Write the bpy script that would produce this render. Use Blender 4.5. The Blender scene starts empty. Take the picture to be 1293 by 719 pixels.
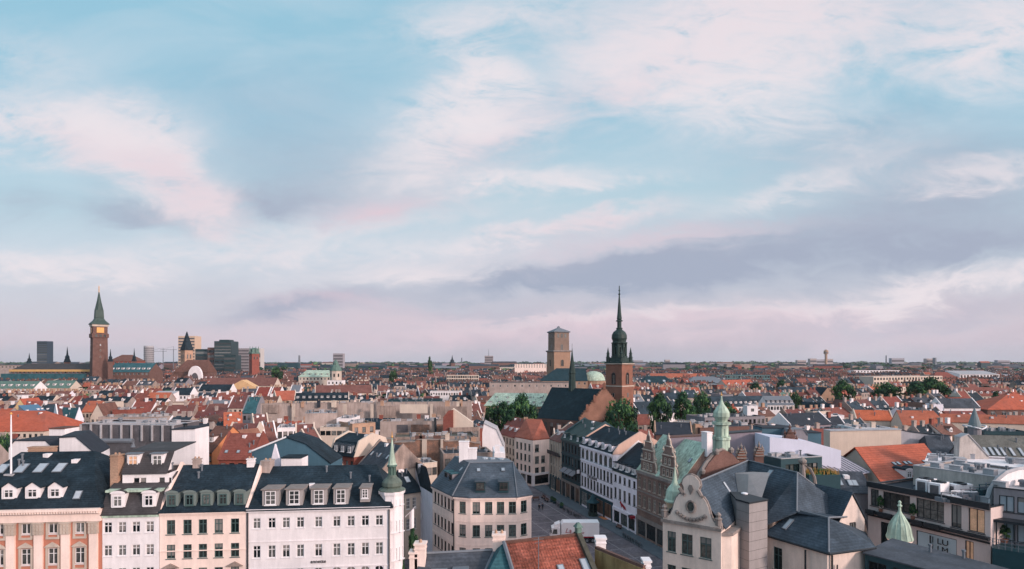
import bpy, bmesh, math, random
from mathutils import Vector, Matrix
R = math.radians
scene = bpy.context.scene
COL = scene.collection

# ------------------------------------------------------------------ camera, sky, sun, exposure
F, CX, HY, CH = 750.0, 646.5, 458.0, 34.0          # focal length and horizon in 1293-wide picture units, eye height
cam_d = bpy.data.cameras.new('camera'); cam = bpy.data.objects.new('camera', cam_d); COL.objects.link(cam)
cam.location = (0, 0, CH); cam.rotation_euler = (R(90), 0, 0)
cam_d.sensor_width = 36; cam_d.lens = F/1293*36; cam_d.shift_y = (HY-359.5)/1293
cam_d.clip_start = 1; cam_d.clip_end = 60000
scene.camera = cam
SUN_DIR = Vector((.80, -.60, math.tan(R(17)))).normalized()
sun_d = bpy.data.lights.new('sun', 'SUN'); sun_d.energy = 3.0; sun_d.angle = R(7); sun_d.color = (1, .80, .70)
sun = bpy.data.objects.new('sun', sun_d); COL.objects.link(sun); sun.location = (200, -150, 200)
sun.rotation_euler = SUN_DIR.to_track_quat('Z', 'Y').to_euler()
vs = scene.view_settings
vs.view_transform = 'Standard'; vs.look = 'None'; vs.exposure = 0.0; vs.gamma = 1; vs.use_curve_mapping = False
scene.cycles.max_bounces = 5; scene.cycles.diffuse_bounces = 2; scene.cycles.glossy_bounces = 2
scene.cycles.volume_bounces = 0

def lin(c):
    return tuple(((x/255)/12.92 if x/255 <= .04045 else ((x/255+.055)/1.055)**2.4) for x in c[:3]) + (1,)

def build_world():
    w = bpy.data.worlds.new('World'); scene.world = w; w.use_nodes = True
    nt = w.node_tree; N = nt.nodes; L = nt.links; N.clear()
    out = N.new('ShaderNodeOutputWorld'); bg = N.new('ShaderNodeBackground'); L.new(bg.outputs[0], out.inputs[0])
    bg.inputs[1].default_value = 0.1
    sky = N.new('ShaderNodeTexSky'); sky.sky_type = 'NISHITA'; sky.sun_disc = False
    sky.sun_elevation = R(17); sky.sun_rotation = math.atan2(SUN_DIR.x, SUN_DIR.y); sky.air_density = 1.0; sky.dust_density = .6; sky.ozone_density = 2
    tc = N.new('ShaderNodeTexCoord')
    def M(op, a, b=None, c=None, clamp=False):
        n = N.new('ShaderNodeMath'); n.operation = op; n.use_clamp = clamp
        for i, v in enumerate((a, b, c)):
            if v is None: continue
            if isinstance(v, (int, float)): n.inputs[i].default_value = v
            else: L.new(v, n.inputs[i])
        return n.outputs[0]
    sp = N.new('ShaderNodeSeparateXYZ'); L.new(tc.outputs['Generated'], sp.inputs[0])
    x, y, z = sp.outputs
    yc = M('MAXIMUM', y, .12); u = M('DIVIDE', x, yc); v = M('DIVIDE', z, yc)
    zc = M('ADD', M('MAXIMUM', z, 0.0), .10)
    cb = N.new('ShaderNodeCombineXYZ'); L.new(M('DIVIDE', x, zc), cb.inputs[0]); L.new(M('DIVIDE', y, zc), cb.inputs[1])
    def noise(vec, scale, detail=6, rough=.55, mp=None, dist=0):
        n = N.new('ShaderNodeTexNoise'); n.inputs['Scale'].default_value = scale; n.inputs['Detail'].default_value = detail
        n.inputs['Roughness'].default_value = rough; n.inputs['Distortion'].default_value = dist
        if mp:
            m = N.new('ShaderNodeMapping'); m.inputs['Scale'].default_value = mp[0]; m.inputs['Rotation'].default_value = mp[1]; m.inputs['Location'].default_value = mp[2] if len(mp) > 2 else (0,0,0)
            L.new(vec, m.inputs[0]); vec = m.outputs[0]
        L.new(vec, n.inputs['Vector']); return n
    uv = N.new('ShaderNodeCombineXYZ'); L.new(u, uv.inputs[0]); L.new(v, uv.inputs[1])
    # wisps: stretched noise, turned a little so that the streaks rise to the right
    n1 = noise(uv.outputs[0], 3.2, 8, .6, ((.8, 2.2, 1), (0, 0, R(-14))), .6)
    n2 = noise(uv.outputs[0], 8.0, 9, .64, ((.8, 2.0, 1), (0, 0, R(-10)), (3, 1, 0)), .8)
    n3 = noise(uv.outputs[0], 4.5, 6, .6, ((.9, 1.6, 1), (0, 0, R(20)), (7, 4, 0)), .5)
    n4 = noise(uv.outputs[0], 22.0, 8, .68, ((.6, 1.5, 1), (0, 0, R(-16)), (1, 9, 0)), 1.2)
    wu = M('ADD', u, M('MULTIPLY', M('SUBTRACT', n3.outputs['Fac'], .5), .20))
    wv = M('ADD', v, M('ADD', M('MULTIPLY', M('SUBTRACT', n1.outputs['Fac'], .5), .12), M('MULTIPLY', M('SUBTRACT', n2.outputs['Fac'], .5), .09)))
    def blob(px, py, rx, ry, rot, amp):
        u0, v0 = (px-CX)/F, (HY-py)/F; c, s = math.cos(R(rot)), math.sin(R(rot))
        du = M('SUBTRACT', wu, u0); dv = M('SUBTRACT', wv, v0)
        a = M('DIVIDE', M('ADD', M('MULTIPLY', du, c), M('MULTIPLY', dv, s)), rx/F)
        b = M('DIVIDE', M('SUBTRACT', M('MULTIPLY', dv, c), M('MULTIPLY', du, s)), ry/F)
        r2 = M('ADD', M('MULTIPLY', a, a), M('MULTIPLY', b, b))
        return M('MULTIPLY', M('EXPONENT', M('MULTIPLY', r2, -1)), amp)
    def total(bl):
        t = None
        for b in bl:
            o = blob(*b); t = o if t is None else M('ADD', t, o)
        return t
    tex = M('ADD', M('MULTIPLY', n2.outputs['Fac'], .9), M('MULTIPLY', n4.outputs['Fac'], .75))
    white = total([(50,152,120,30,-2,1.1),(165,175,70,32,-25,1.3),(225,222,70,28,-48,1.4),(262,262,32,18,-50,.8),(600,105,38,26,35,1.2),(600,150,85,42,12,1.0),(545,190,90,30,20,.6),
                   (690,232,110,15,4,.8),(620,228,50,13,0,.6),(880,60,130,62,12,1.3),(990,25,150,60,0,1.1),(980,140,120,40,-14,.55),(1262,40,90,50,14,1.15),(640,20,90,34,5,.45),(560,40,60,26,0,.3),
                   (1160,372,220,11,9,1.3),(760,405,160,8,3,.7),(520,345,120,14,4,.6),(690,290,130,10,9,.8),(640,100,60,26,-30,.6),(60,335,120,14,-6,.8),(330,325,240,16,3,.5),(1240,215,110,12,6,.5),(1010,235,110,12,18,.5),(830,397,120,8,3,.5),(420,290,200,14,6,.35),(20,75,90,30,0,.25)])
    grey = total([(700,352,170,20,5,1.1),(900,335,210,38,5,.8),(1170,270,200,60,10,.8),(330,258,110,22,6,.7),(185,275,100,22,-8,.55),(150,240,60,26,-30,.15),(385,390,80,15,3,1.1),
                  (430,215,170,50,0,.45),(1120,190,200,50,0,.45),(1230,320,150,30,10,.7),(15,265,50,22,0,.4),(1170,402,170,11,5,.5),(620,400,120,10,0,.4),(330,130,160,60,0,.25)])
    pink = total([(480,262,80,18,6,1.1),(240,240,80,28,-42,.75),(130,185,90,24,-18,.4),(760,115,120,30,20,.4),(620,190,80,30,10,.4),(820,305,190,14,5,.8),(420,385,80,10,-8,.7),(1000,400,400,14,3,.5),(1000,20,300,60,0,.35),(640,420,900,24,0,.75),(740,285,90,12,8,.6)])
    wt = M('ADD', M('ADD', .62, M('MULTIPLY', M('SUBTRACT', n2.outputs['Fac'], .5), 2.8)), M('MULTIPLY', M('SUBTRACT', n4.outputs['Fac'], .5), 1.4)); wt = M('MAXIMUM', wt, .06)
    wm = M('MULTIPLY', white, wt); wm = M('MULTIPLY', M('SUBTRACT', 1.0, M('EXPONENT', M('MULTIPLY', wm, -2.5))), .92)
    gm = M('MULTIPLY', M('MULTIPLY', grey, M('ADD', .35, M('MULTIPLY', tex, .8))), .95, clamp=True)
    pm = M('MULTIPLY', M('MULTIPLY', pink, tex), .8, clamp=True)
    # overall veil of thin cirrus
    vr = N.new('ShaderNodeMapRange'); vr.inputs[1].default_value = .42; vr.inputs[2].default_value = .78; vr.inputs[3].default_value = 0; vr.inputs[4].default_value = .5
    L.new(n1.outputs['Fac'], vr.inputs[0])
    ramp = N.new('ShaderNodeValToRGB'); L.new(M('DIVIDE', M('MAXIMUM', v, 0), .75), ramp.inputs[0])
    cr = ramp.color_ramp; stops = [(0,(190,190,206)),(.05,(202,192,207)),(.13,(207,202,214)),(.24,(206,217,228)),(.36,(190,216,228)),(.55,(162,206,226)),(.8,(156,204,225)),(1,(150,201,225))]
    cr.elements[0].position = 0; cr.elements[0].color = lin(stops[0][1]); cr.elements[1].position = 1; cr.elements[1].color = lin(stops[-1][1])
    for p, c in stops[1:-1]:
        e = cr.elements.new(p); e.color = lin(c)
    def scale(col, k):
        n = N.new('ShaderNodeVectorMath'); n.operation = 'SCALE'; n.inputs[3].default_value = k
        L.new(col, n.inputs[0]); return n.outputs[0]
    def mix(f, a, b):
        n = N.new('ShaderNodeMix'); n.data_type = 'RGBA'; n.clamp_factor = True
        if isinstance(f, float): n.inputs[0].default_value = f
        else: L.new(f, n.inputs[0])
        for i, q in ((6, a), (7, b)):
            if isinstance(q, tuple): n.inputs[i].default_value = tuple(k*10 for k in lin(q)[:3]) + (1,)
            else: L.new(q, n.inputs[i])
        return n.outputs[2]
    base = mix(.9, sky.outputs[0], scale(ramp.outputs[0], 10))
    c = mix(vr.outputs[0], base, (214, 222, 232))
    c = mix(gm, c, (168, 177, 197))
    c = mix(wm, c, (241, 231, 235))
    c = mix(pm, c, (226, 205, 215))
    # the brighter, pinker half of the sky round the rising sun, behind the camera
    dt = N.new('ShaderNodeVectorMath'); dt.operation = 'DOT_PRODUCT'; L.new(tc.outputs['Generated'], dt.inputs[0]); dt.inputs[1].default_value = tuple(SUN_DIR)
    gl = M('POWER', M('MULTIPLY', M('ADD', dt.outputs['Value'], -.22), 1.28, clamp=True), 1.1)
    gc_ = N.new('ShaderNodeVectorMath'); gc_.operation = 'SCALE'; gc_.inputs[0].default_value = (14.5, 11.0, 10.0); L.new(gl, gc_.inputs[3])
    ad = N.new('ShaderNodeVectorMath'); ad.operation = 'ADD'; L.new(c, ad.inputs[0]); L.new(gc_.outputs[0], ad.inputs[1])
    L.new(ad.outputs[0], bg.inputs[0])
build_world()

# ------------------------------------------------------------------ helpers
def G(px, py, H=0.0):                       # the point of the horizontal plane at height H seen in that direction
    Y = (CH-H)*F/(py-HY); return Vector(((px-CX)*Y/F, Y, H))
def P(px, py, Y):
    return Vector(((px-CX)*Y/F, Y, CH-(py-HY)*Y/F))
def proj(p):
    return CX+F*p[0]/p[1], HY+F*(CH-p[2])/p[1]
def V2(p): return Vector((p[0], p[1]))

_mats = {}
def mat(name, col, kind='plaster', rough=.85, var=.12, **k):
    if name in _mats: return _mats[name]
    m = bpy.data.materials.new(name); m.use_nodes = True; nt = m.node_tree; N = nt.nodes; L = nt.links
    b = N['Principled BSDF']; b.inputs['Roughness'].default_value = rough
    b.inputs['Specular IOR Level'].default_value = k.get('spec', .25)
    base = lin(col)
    tc = N.new('ShaderNodeTexCoord'); co = tc.outputs['Object']
    def noise(scale, detail=4, mp=None):
        n = N.new('ShaderNodeTexNoise'); n.inputs['Scale'].default_value = scale; n.inputs['Detail'].default_value = detail; n.inputs['Roughness'].default_value = .6
        if mp:
            q = N.new('ShaderNodeMapping'); q.inputs['Scale'].default_value = mp; L.new(co, q.inputs[0]); L.new(q.outputs[0], n.inputs['Vector'])
        else: L.new(co, n.inputs['Vector'])
        return n.outputs['Fac']
    def mr(f, lo, hi, a=.3, bb=.7):
        n = N.new('ShaderNodeMapRange'); n.inputs[1].default_value = a; n.inputs[2].default_value = bb; n.inputs[3].default_value = lo; n.inputs[4].default_value = hi
        L.new(f, n.inputs[0]); return n.outputs[0]
    def mul(a, c):
        n = N.new('ShaderNodeMath'); n.operation = 'MULTIPLY'
        for i, q in enumerate((a, c)):
            if isinstance(q, float): n.inputs[i].default_value = q
            else: L.new(q, n.inputs[i])
        return n.outputs[0]
    def mixc(f, a, c, mode='MIX'):
        n = N.new('ShaderNodeMix'); n.data_type = 'RGBA'; n.blend_type = mode
        if isinstance(f, float): n.inputs[0].default_value = f
        else: L.new(f, n.inputs[0])
        for i, q in ((6, a), (7, c)):
            if isinstance(q, tuple): n.inputs[i].default_value = q
            else: L.new(q, n.inputs[i])
        return n.outputs[2]
    def shade(col, f):
        n = N.new('ShaderNodeVectorMath'); n.operation = 'SCALE'
        if isinstance(col, tuple): n.inputs[0].default_value = col[:3]
        else: L.new(col, n.inputs[0])
        L.new(f, n.inputs[3]); return n.outputs[0]
    bump = None
    if kind == 'plaster':
        f = mul(mul(mr(noise(.35, 5), 1-var, 1+var*.6), mr(noise(2.2, 5, (1, 1, .12)), 1-var*1.1, 1+var*.3)), mr(noise(5, 4), 1-var*.35, 1+var*.3))
        col_o = shade(base, f)
        bump = noise(9, 3)
    elif kind == 'tile':
        w = N.new('ShaderNodeTexWave'); w.wave_type = 'BANDS'; w.bands_direction = 'Z'; w.inputs['Scale'].default_value = k.get('ws', 1.1); w.inputs['Distortion'].default_value = .4; L.new(co, w.inputs['Vector'])
        f = mul(mul(mr(noise(.5, 5), 1-var*1.6, 1+var*1.3), mr(noise(5, 3), 1-var, 1+var)), mr(w.outputs['Fac'], .86, 1.06, 0, 1))
        oi = N.new('ShaderNodeObjectInfo')
        pt = mixc(mul(oi.outputs['Random'], .55), base, tuple(lin((132, 92, 82))))
        c0 = mixc(mr(noise(1.7, 6), 0, .6, .42, .75), pt, tuple(x*.5 for x in base[:3])+(1,))
        c0 = mixc(mr(noise(.06, 3), 0, .45, .45, .6), c0, tuple(lin((120, 84, 78))))
        f = mul(f, mr(noise(11, 2), .84, 1.14)); col_o = shade(c0, f); bump = w.outputs['Fac']
    elif kind == 'slate':
        w = N.new('ShaderNodeTexWave'); w.wave_type = 'BANDS'; w.bands_direction = 'Z'; w.inputs['Scale'].default_value = 1.5; w.inputs['Distortion'].default_value = .8; w.inputs['Detail Scale'].default_value = 3; L.new(co, w.inputs['Vector'])
        f = mul(mul(mr(noise(.3, 6), 1-var*1.8, 1+var*2), mr(noise(4, 4), 1-var*1.2, 1+var*1.2)), mr(w.outputs['Fac'], .88, 1.08, 0, 1))
        c0 = mixc(mr(noise(.9, 6), 0, .5, .5, .72), base, tuple(min(1, x*1.7+.01) for x in base[:3])+(1,))
        col_o = shade(c0, f); bump = w.outputs['Fac']
    elif kind == 'copper':
        f = mul(mr(noise(.5, 5), 1-var, 1+var), mr(noise(1.6, 4, (1.5, 1.5, .12)), 1-var*1.8, 1+var))
        c0 = mixc(mr(noise(1.1, 6, (1, 1, .3)), 0, .7, .5, .75), base, tuple(x*.45 for x in base[:3])+(1,))
        col_o = shade(c0, f); bump = noise(6, 3)
    elif kind == 'brick':
        f = mul(mul(mr(noise(.4, 6), 1-var*1.5, 1+var*1.5), mr(noise(7, 4), 1-var*1.2, 1+var*1.2)), mr(noise(2, 4, (1, 1, 3)), .85, 1.1))
        c0 = mixc(mr(noise(.8, 5), 0, .5, .45, .7), base, lin(k.get('col2', tuple(int(x*.72) for x in col))))
        col_o = shade(c0, f); bump = noise(14, 2, (1, 1, 2.5))
    elif kind == 'leaf':
        oi = N.new('ShaderNodeObjectInfo')
        f = mul(mr(noise(.6, 3), .7, 1.35), mr(oi.outputs['Random'], .8, 1.2, 0, 1))
        col_o = shade(base, f)
    elif kind == 'glass':
        oi = N.new('ShaderNodeObjectInfo')
        g = N.new('ShaderNodeMath'); g.operation = 'POWER'; L.new(oi.outputs['Random'], g.inputs[0]); g.inputs[1].default_value = 1.9
        col_o = mixc(mul(g.outputs[0], mr(noise(2.2, 2), .2, .9)), base, lin(k.get('col2', (150, 148, 146))))
    elif kind == 'cobble':
        vo = N.new('ShaderNodeTexVoronoi'); vo.inputs['Scale'].default_value = 3.2; L.new(co, vo.inputs['Vector'])
        f = mul(mul(mr(noise(.16, 6), .6, 1.3), mr(vo.outputs['Distance'], 1.1, .72, 0, .7)), mr(noise(1.2, 4), .85, 1.15))
        c0 = mixc(mr(noise(.3, 5), 0, .6, .4, .7), base, lin((118, 106, 106)))
        col_o = shade(c0, f); bump = vo.outputs['Distance']
    else:
        col_o = shade(base, mul(mr(noise(.8, 4), 1-var, 1+var), mr(noise(6, 3), 1-var*.5, 1+var*.5)))
    L.new(col_o, b.inputs['Base Color'])
    if bump is not None:
        bn = N.new('ShaderNodeBump'); bn.inputs['Strength'].default_value = k.get('bump', .25); bn.inputs['Distance'].default_value = .05
        L.new(bump, bn.inputs['Height']); L.new(bn.outputs[0], b.inputs['Normal'])
    if 'metal' in k: b.inputs['Metallic'].default_value = k['metal']
    if 'emit' in k:
        b.inputs['Emission Color'].default_value = base; b.inputs['Emission Strength'].default_value = k['emit']
    _mats[name] = m; return m

# roofs
SLATEN = mat('slate_neutral', (56, 66, 77), 'slate', .75, .2, spec=.22)
SLATE = mat('slate_blue', (46, 58, 68), 'slate', .8, .2, spec=.2)
SLATED = mat('slate_dark', (28, 40, 49), 'slate', .8, .28, spec=.2)
SLATEG = mat('slate_grey', (64, 68, 76), 'slate', .8, .2, spec=.2)
SLATEM = mat('slate_mauve', (92, 88, 98), 'slate', .8, .2, spec=.2)
SLATEBR = mat('slate_brown', (62, 58, 60), 'slate', .7, .14)
TEAL = mat('slate_teal', (48, 84, 92), 'slate', .75, .2, spec=.22)
ORANGE = mat('tile_orange', (184, 92, 68), 'tile', .8, .12)
ORANGEB = mat('tile_bright_orange', (204, 104, 70), 'tile', .8, .12)
RED = mat('tile_red', (136, 64, 56), 'tile', .8, .14)
MAROON = mat('tile_maroon', (106, 62, 62), 'tile', .8, .14)
BROWNT = mat('tile_brown', (96, 68, 60), 'tile', .85, .15)
COPPER = mat('copper_green', (174, 190, 174), 'copper', .75, .24)
COPPERD = mat('copper_dark_green', (92, 116, 108), 'copper', .6, .15)
COPPERB = mat('copper_black', (46, 62, 60), 'copper', .55, .2)
LEAD = mat('lead_grey', (108, 112, 120), 'plain', .6, .12)
FLATD = mat('roofing_felt_dark', (46, 51, 60), 'plain', .9, .18)
FLATL = mat('roofing_pale', (164, 160, 164), 'plain', .9, .14)
LAV = mat('zinc_lavender', (150, 146, 158), 'plain', .55, .1)
# walls
WHITE = mat('plaster_white', (236, 226, 228), 'plaster', .85, .10)
WHITEV = mat('plaster_cool_white', (230, 222, 232), 'plaster', .85, .10)
PINKW = mat('plaster_pink_cream', (244, 217, 207), 'plaster', .85, .10)
CREAM = mat('plaster_cream', (206, 187, 174), 'plaster', .85, .09)
BEIGE = mat('plaster_beige', (172, 154, 148), 'plaster', .9, .22)
BEIGED = mat('plaster_stained_beige', (158, 138, 130), 'plaster', .9, .34)
YELLOW = mat('plaster_ochre', (206, 160, 104), 'plaster', .85, .12)
ORW = mat('plaster_orange', (206, 132, 92), 'plaster', .85, .12)
ORP = mat('plaster_salmon', (186, 122, 102), 'plaster', .85, .10)
GREYW = mat('plaster_grey', (136, 130, 136), 'plaster', .9, .12)
MAUVEW = mat('plaster_mauve', (146, 134, 144), 'plaster', .9, .10)
TEALW = mat('cladding_teal', (70, 100, 116), 'plaster', .7, .10)
BRICK = mat('brick_red', (140, 80, 70), 'brick', .9, .12)
BRICKO = mat('brick_orange', (136, 94, 80), 'brick', .9, .12)
BRICKB = mat('brick_brown', (110, 82, 76), 'brick', .9, .14)
BRICKP = mat('brick_pale', (176, 142, 122), 'brick', .9, .16, col2=(150, 108, 90))
RUIN = mat('brick_weathered', (128, 102, 92), 'brick', .95, .32, col2=(168, 112, 84))
STONE = mat('sandstone', (196, 178, 166), 'plaster', .9, .14)
STONED = mat('sandstone_grey', (142, 130, 126), 'plaster', .9, .2)
CONC = mat('concrete_mottled', (192, 180, 175), 'plaster', .9, .24)
DARKG = mat('paint_dark_teal', (38, 66, 74), 'plain', .5, .1)
DARK = mat('dark_metal', (40, 44, 50), 'plain', .5, .12)
FRAMEW = mat('window_frame_white', (222, 216, 218), 'plain', .6, .05)
FRAMEG = mat('window_frame_green', (72, 92, 92), 'plain', .6, .08)
FRAMED = mat('window_frame_dark', (60, 56, 58), 'plain', .6, .08)
GLASS = mat('window_glass', (20, 27, 31), 'glass', .12, 0, spec=.5)
GLASSG = mat('window_glass_green', (14, 29, 31), 'glass', .12, 0, spec=.5, col2=(112, 114, 112))
GLASSB = mat('rooflight_glass', (150, 158, 168), 'glass', .25, 0, spec=.6, col2=(190, 190, 196))
GLASSBLUE = mat('solar_glass', (74, 104, 130), 'glass', .2, 0, spec=.6, col2=(90, 120, 150))
LIT = mat('lit_window', (206, 160, 130), 'plain', .5, .3, emit=.16)
WHITEP = mat('white_paint', (228, 222, 226), 'plain', .5, .05)
REDP = mat('red_paint', (150, 34, 48), 'plain', .5, .05)
GOLD = mat('gilded_clock', (214, 158, 92), 'plain', .5, .1)
LOUV = mat('louvre_grey', (88, 84, 88), 'slate', .8, .12)

class MB:
    def __init__(s): s.v = []; s.f = []; s.m = []
    def face(s, pts, mi=0):
        i = len(s.v); s.v += [tuple(p) for p in pts]; s.f.append(list(range(i, i+len(pts)))); s.m.append(mi)
    def box(s, c, d, rz=0, mi=0, bev=0):      # centre of base, dims, turn
        cx, cy, cz = c; hx, hy, h = d[0]/2, d[1]/2, d[2]; co, si = math.cos(rz), math.sin(rz)
        q = [(cx+x*co-y*si, cy+x*si+y*co) for x, y in ((-hx,-hy),(hx,-hy),(hx,hy),(-hx,hy))]
        s.prism(q, cz, cz+h, mi)
    def prism(s, q, z0, z1, mi=0, top=None):
        i = len(s.v); n = len(q)
        s.v += [(p[0], p[1], z0) for p in q] + [(p[0], p[1], z1) for p in q]
        s.f.append([i+k for k in reversed(range(n))]); s.m.append(mi)
        s.f.append([i+n+k for k in range(n)]); s.m.append(mi if top is None else top)
        for k in range(n):
            s.f.append([i+k, i+(k+1) % n, i+n+(k+1) % n, i+n+k]); s.m.append(mi)
    def slab(s, faces, t, mi=0):               # faces with shared corners, thickened upwards
        idx = {}; top = []
        for f in faces:
            g = []
            for p in f:
                key = (round(p[0], 3), round(p[1], 3), round(p[2], 3))
                if key not in idx: idx[key] = len(idx)
                g.append(idx[key])
            top.append(g)
        base = len(s.v); n = len(idx); ks = list(idx)
        s.v += [(k[0], k[1], k[2]+t) for k in ks] + list(ks)
        ed = {}
        for g in top:
            s.f.append([base+i for i in g]); s.m.append(mi); s.f.append([base+n+i for i in reversed(g)]); s.m.append(mi)
            for a, b in zip(g, g[1:]+g[:1]): ed[(a, b)] = 1
        for (a, b) in ed:
            if (b, a) not in ed:
                s.f.append([base+a, base+n+a, base+n+b, base+b]); s.m.append(mi)
    def stack(s, cx, cy, levels, n=8, rot=0, mi=0, cap=True):   # levels: (z, radius[, material])
        base = None; c0 = 1/math.cos(math.pi/n)
        for li, lv in enumerate(levels):
            z, r = lv[0], lv[1]; m = lv[2] if len(lv) > 2 else mi
            i = len(s.v)
            s.v += [(cx+r*c0*math.cos(rot+2*math.pi*(k+.5)/n), cy+r*c0*math.sin(rot+2*math.pi*(k+.5)/n), z) for k in range(n)]
            if base is not None:
                for k in range(n):
                    s.f.append([base+k, base+(k+1) % n, i+(k+1) % n, i+k]); s.m.append(m)
            else:
                s.f.append([i+k for k in reversed(range(n))]); s.m.append(m)
            base = i
        s.f.append([base+k for k in range(n)]); s.m.append(m)
    def extrude(s, poly, off, mi=0, side=None):             # planar polygon (3-D points) pushed along off
        n = len(poly); i = len(s.v)
        s.v += [tuple(p) for p in poly] + [tuple(Vector(p)+Vector(off)) for p in poly]
        s.f.append([i+k for k in range(n)]); s.m.append(mi); s.f.append([i+n+k for k in reversed(range(n))]); s.m.append(mi)
        for k in range(n):
            s.f.append([i+k, i+n+k, i+n+(k+1) % n, i+(k+1) % n]); s.m.append(mi if side is None else side)
    def tube(s, pts, r, n=6, mi=0):
        pts = [Vector(p) for p in pts]; rings = []
        for k, p in enumerate(pts):
            d = (pts[min(k+1, len(pts)-1)]-pts[max(k-1, 0)]).normalized()
            a = d.orthogonal().normalized(); b = d.cross(a); rr = r[k] if isinstance(r, (list, tuple)) else r
            i = len(s.v); rings.append(i)
            s.v += [tuple(p+a*rr*math.cos(2*math.pi*j/n)+b*rr*math.sin(2*math.pi*j/n)) for j in range(n)]
        for a, b in zip(rings, rings[1:]):
            for j in range(n): s.f.append([a+j, a+(j+1) % n, b+(j+1) % n, b+j]); s.m.append(mi)
        s.f.append([rings[0]+j for j in reversed(range(n))]); s.m.append(mi)
        s.f.append([rings[-1]+j for j in range(n)]); s.m.append(mi)
    def mesh(s, name, mats, org=(0, 0, 0), fix=True):
        me = bpy.data.meshes.new(name)
        me.from_pydata([(x-org[0], y-org[1], z-org[2]) for x, y, z in s.v], [], s.f)
        for m in mats: me.materials.append(m)
        me.polygons.foreach_set('material_index', s.m)
        if fix:
            bm = bmesh.new(); bm.from_mesh(me); bmesh.ops.recalc_face_normals(bm, faces=bm.faces); bm.to_mesh(me); bm.free()
        me.update(); return me
    def build(s, name, mats, parent=None, label=None):
        if not s.f: return None
        if not isinstance(mats, (list, tuple)): mats = [mats]
        org = parent_world(parent) if parent else (0, 0, 0)
        o = bpy.data.objects.new(name, s.mesh(name, mats, org)); COL.objects.link(o)
        if parent: o.parent = parent
        if label: o['label'] = label
        return o
def parent_world(o):
    p = Vector((0, 0, 0))
    while o: p = p + o.location; o = o.parent
    return p
THINGS = []
def thing(name, label, cat, loc, group=None, rz=0):
    o = bpy.data.objects.new(name, None); COL.objects.link(o); o.location = loc; o.rotation_euler = (0, 0, rz)
    o.empty_display_size = .5
    o['label'] = label; o['category'] = cat
    if group: o['group'] = group
    THINGS.append(o); return o
def tag(o, label, cat, group=None, kind=None):
    if label: o['label'] = label
    if cat: o['category'] = cat
    if group: o['group'] = group
    if kind: o['kind'] = kind
    THINGS.append(o); return o
def inst(name, me, parent, world, rz=0, rot=None):          # a part that shares its mesh, placed at a world point
    o = bpy.data.objects.new(name, me); COL.objects.link(o); o.parent = parent
    o.location = Vector(world)-parent_world(parent)
    o.rotation_euler = rot if rot else (0, 0, rz)
    return o

# ------------------------------------------------------------------ cached parts
_c = {}; RW = random.Random(77); BLIND = mat('window_blind', (128, 122, 120), 'plain', .9, .1)
def win_mesh(w, h, style, fm, gm, one=False):
    key = ('w', round(w, 2), round(h, 2), style, fm.name, gm.name, one)
    if key in _c: return _c[key]
    f = MB(); g = MB(); t = .09 if style != 'thin' else .06; D = .10
    arch = style == 'arch'
    def bar(x0, x1, z0, z1, y0=-.05, y1=.05): f.box(((x0+x1)/2, (y0+y1)/2, z0), (x1-x0, y1-y0, z1-z0))
    bar(-w/2, -w/2+t, 0, h); bar(w/2-t, w/2, 0, h); bar(-w/2+t, w/2-t, 0, t); bar(-w/2+t, w/2-t, h-t, h)
    if style in ('cross', 'x3', 'arch', 'vert') and w > .7: bar(-t*.45, t*.45, t, h-t, -.04, .04)
    if style in ('cross', 'arch'): bar(-w/2+t, w/2-t, h*.64, h*.64+t*.8, -.045, .045)
    if style == 'x3':
        for k in (1, 2): bar(-w/2+t, w/2-t, h*k/3, h*k/3+t*.6, -.045, .045)
    if style == 'grid':
        for k in range(1, 4): bar(-w/2+w*k/4-t*.3, -w/2+w*k/4+t*.3, t, h-t, -.04, .04)
        bar(-w/2+t, w/2-t, h*.5, h*.5+t*.6, -.045, .045)
    if style != 'thin':
        f.box((0, -.12, -.10), (w+.22, .2, .09))          # sill
    if arch:
        n = 8
        for sg in (-1, 1):
            pts = [Vector((sg*w/2, -.1, h+.005)), Vector((sg*w/2, -.1, h-w/2))] + [Vector((sg*w/2*math.cos(a), -.1, h-w/2+w/2*math.sin(a))) for a in [math.pi/2*k/n for k in range(1, n+1)]]
            f.extrude(pts, (0, .12, 0), 2)
    g.face([(-w/2+.02, .02, .02), (w/2-.02, .02, .02), (w/2-.02, .02, h-.02), (-w/2+.02, .02, h-.02)])
    if one:
        for fc in g.f: f.face([g.v[i] for i in fc], 1)
        r = (f.mesh('window', [fm, gm]+([WHITEV] if arch else [])), None)
    else:
        r = (f.mesh('window', [fm, gm]+([WHITEV] if arch else [])), g.mesh('pane', [gm]))
    _c[key] = r; return r
def add_window(root, pos, rz, w, h, style='cross', fm=None, gm=None, one=False, lit=False, name='window'):
    fm = fm or FRAMEW; gm = gm or GLASS
    if lit: gm = LIT
    a, b = win_mesh(w, h, style, fm, gm, one)
    o = inst(name, a, root, pos, rz)
    if b:
        p = bpy.data.objects.new('pane', b); COL.objects.link(p); p.parent = o
        rq = RW.random()
        if rq < .34 and not lit and w < 1.8:
            f_ = (.3, .5, .8)[int(rq*30) % 3]; key = ('bl', round(w, 2), round(h, 2), f_)
            if key not in _c:
                m_ = MB(); m_.face([(-w/2+.06, .012, h*(1-f_)), (w/2-.06, .012, h*(1-f_)), (w/2-.06, .012, h-.06), (-w/2+.06, .012, h-.06)]); _c[key] = m_.mesh('blind', [BLIND])
            bo = bpy.data.objects.new('blind', _c[key]); COL.objects.link(bo); bo.parent = o
    return o
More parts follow.
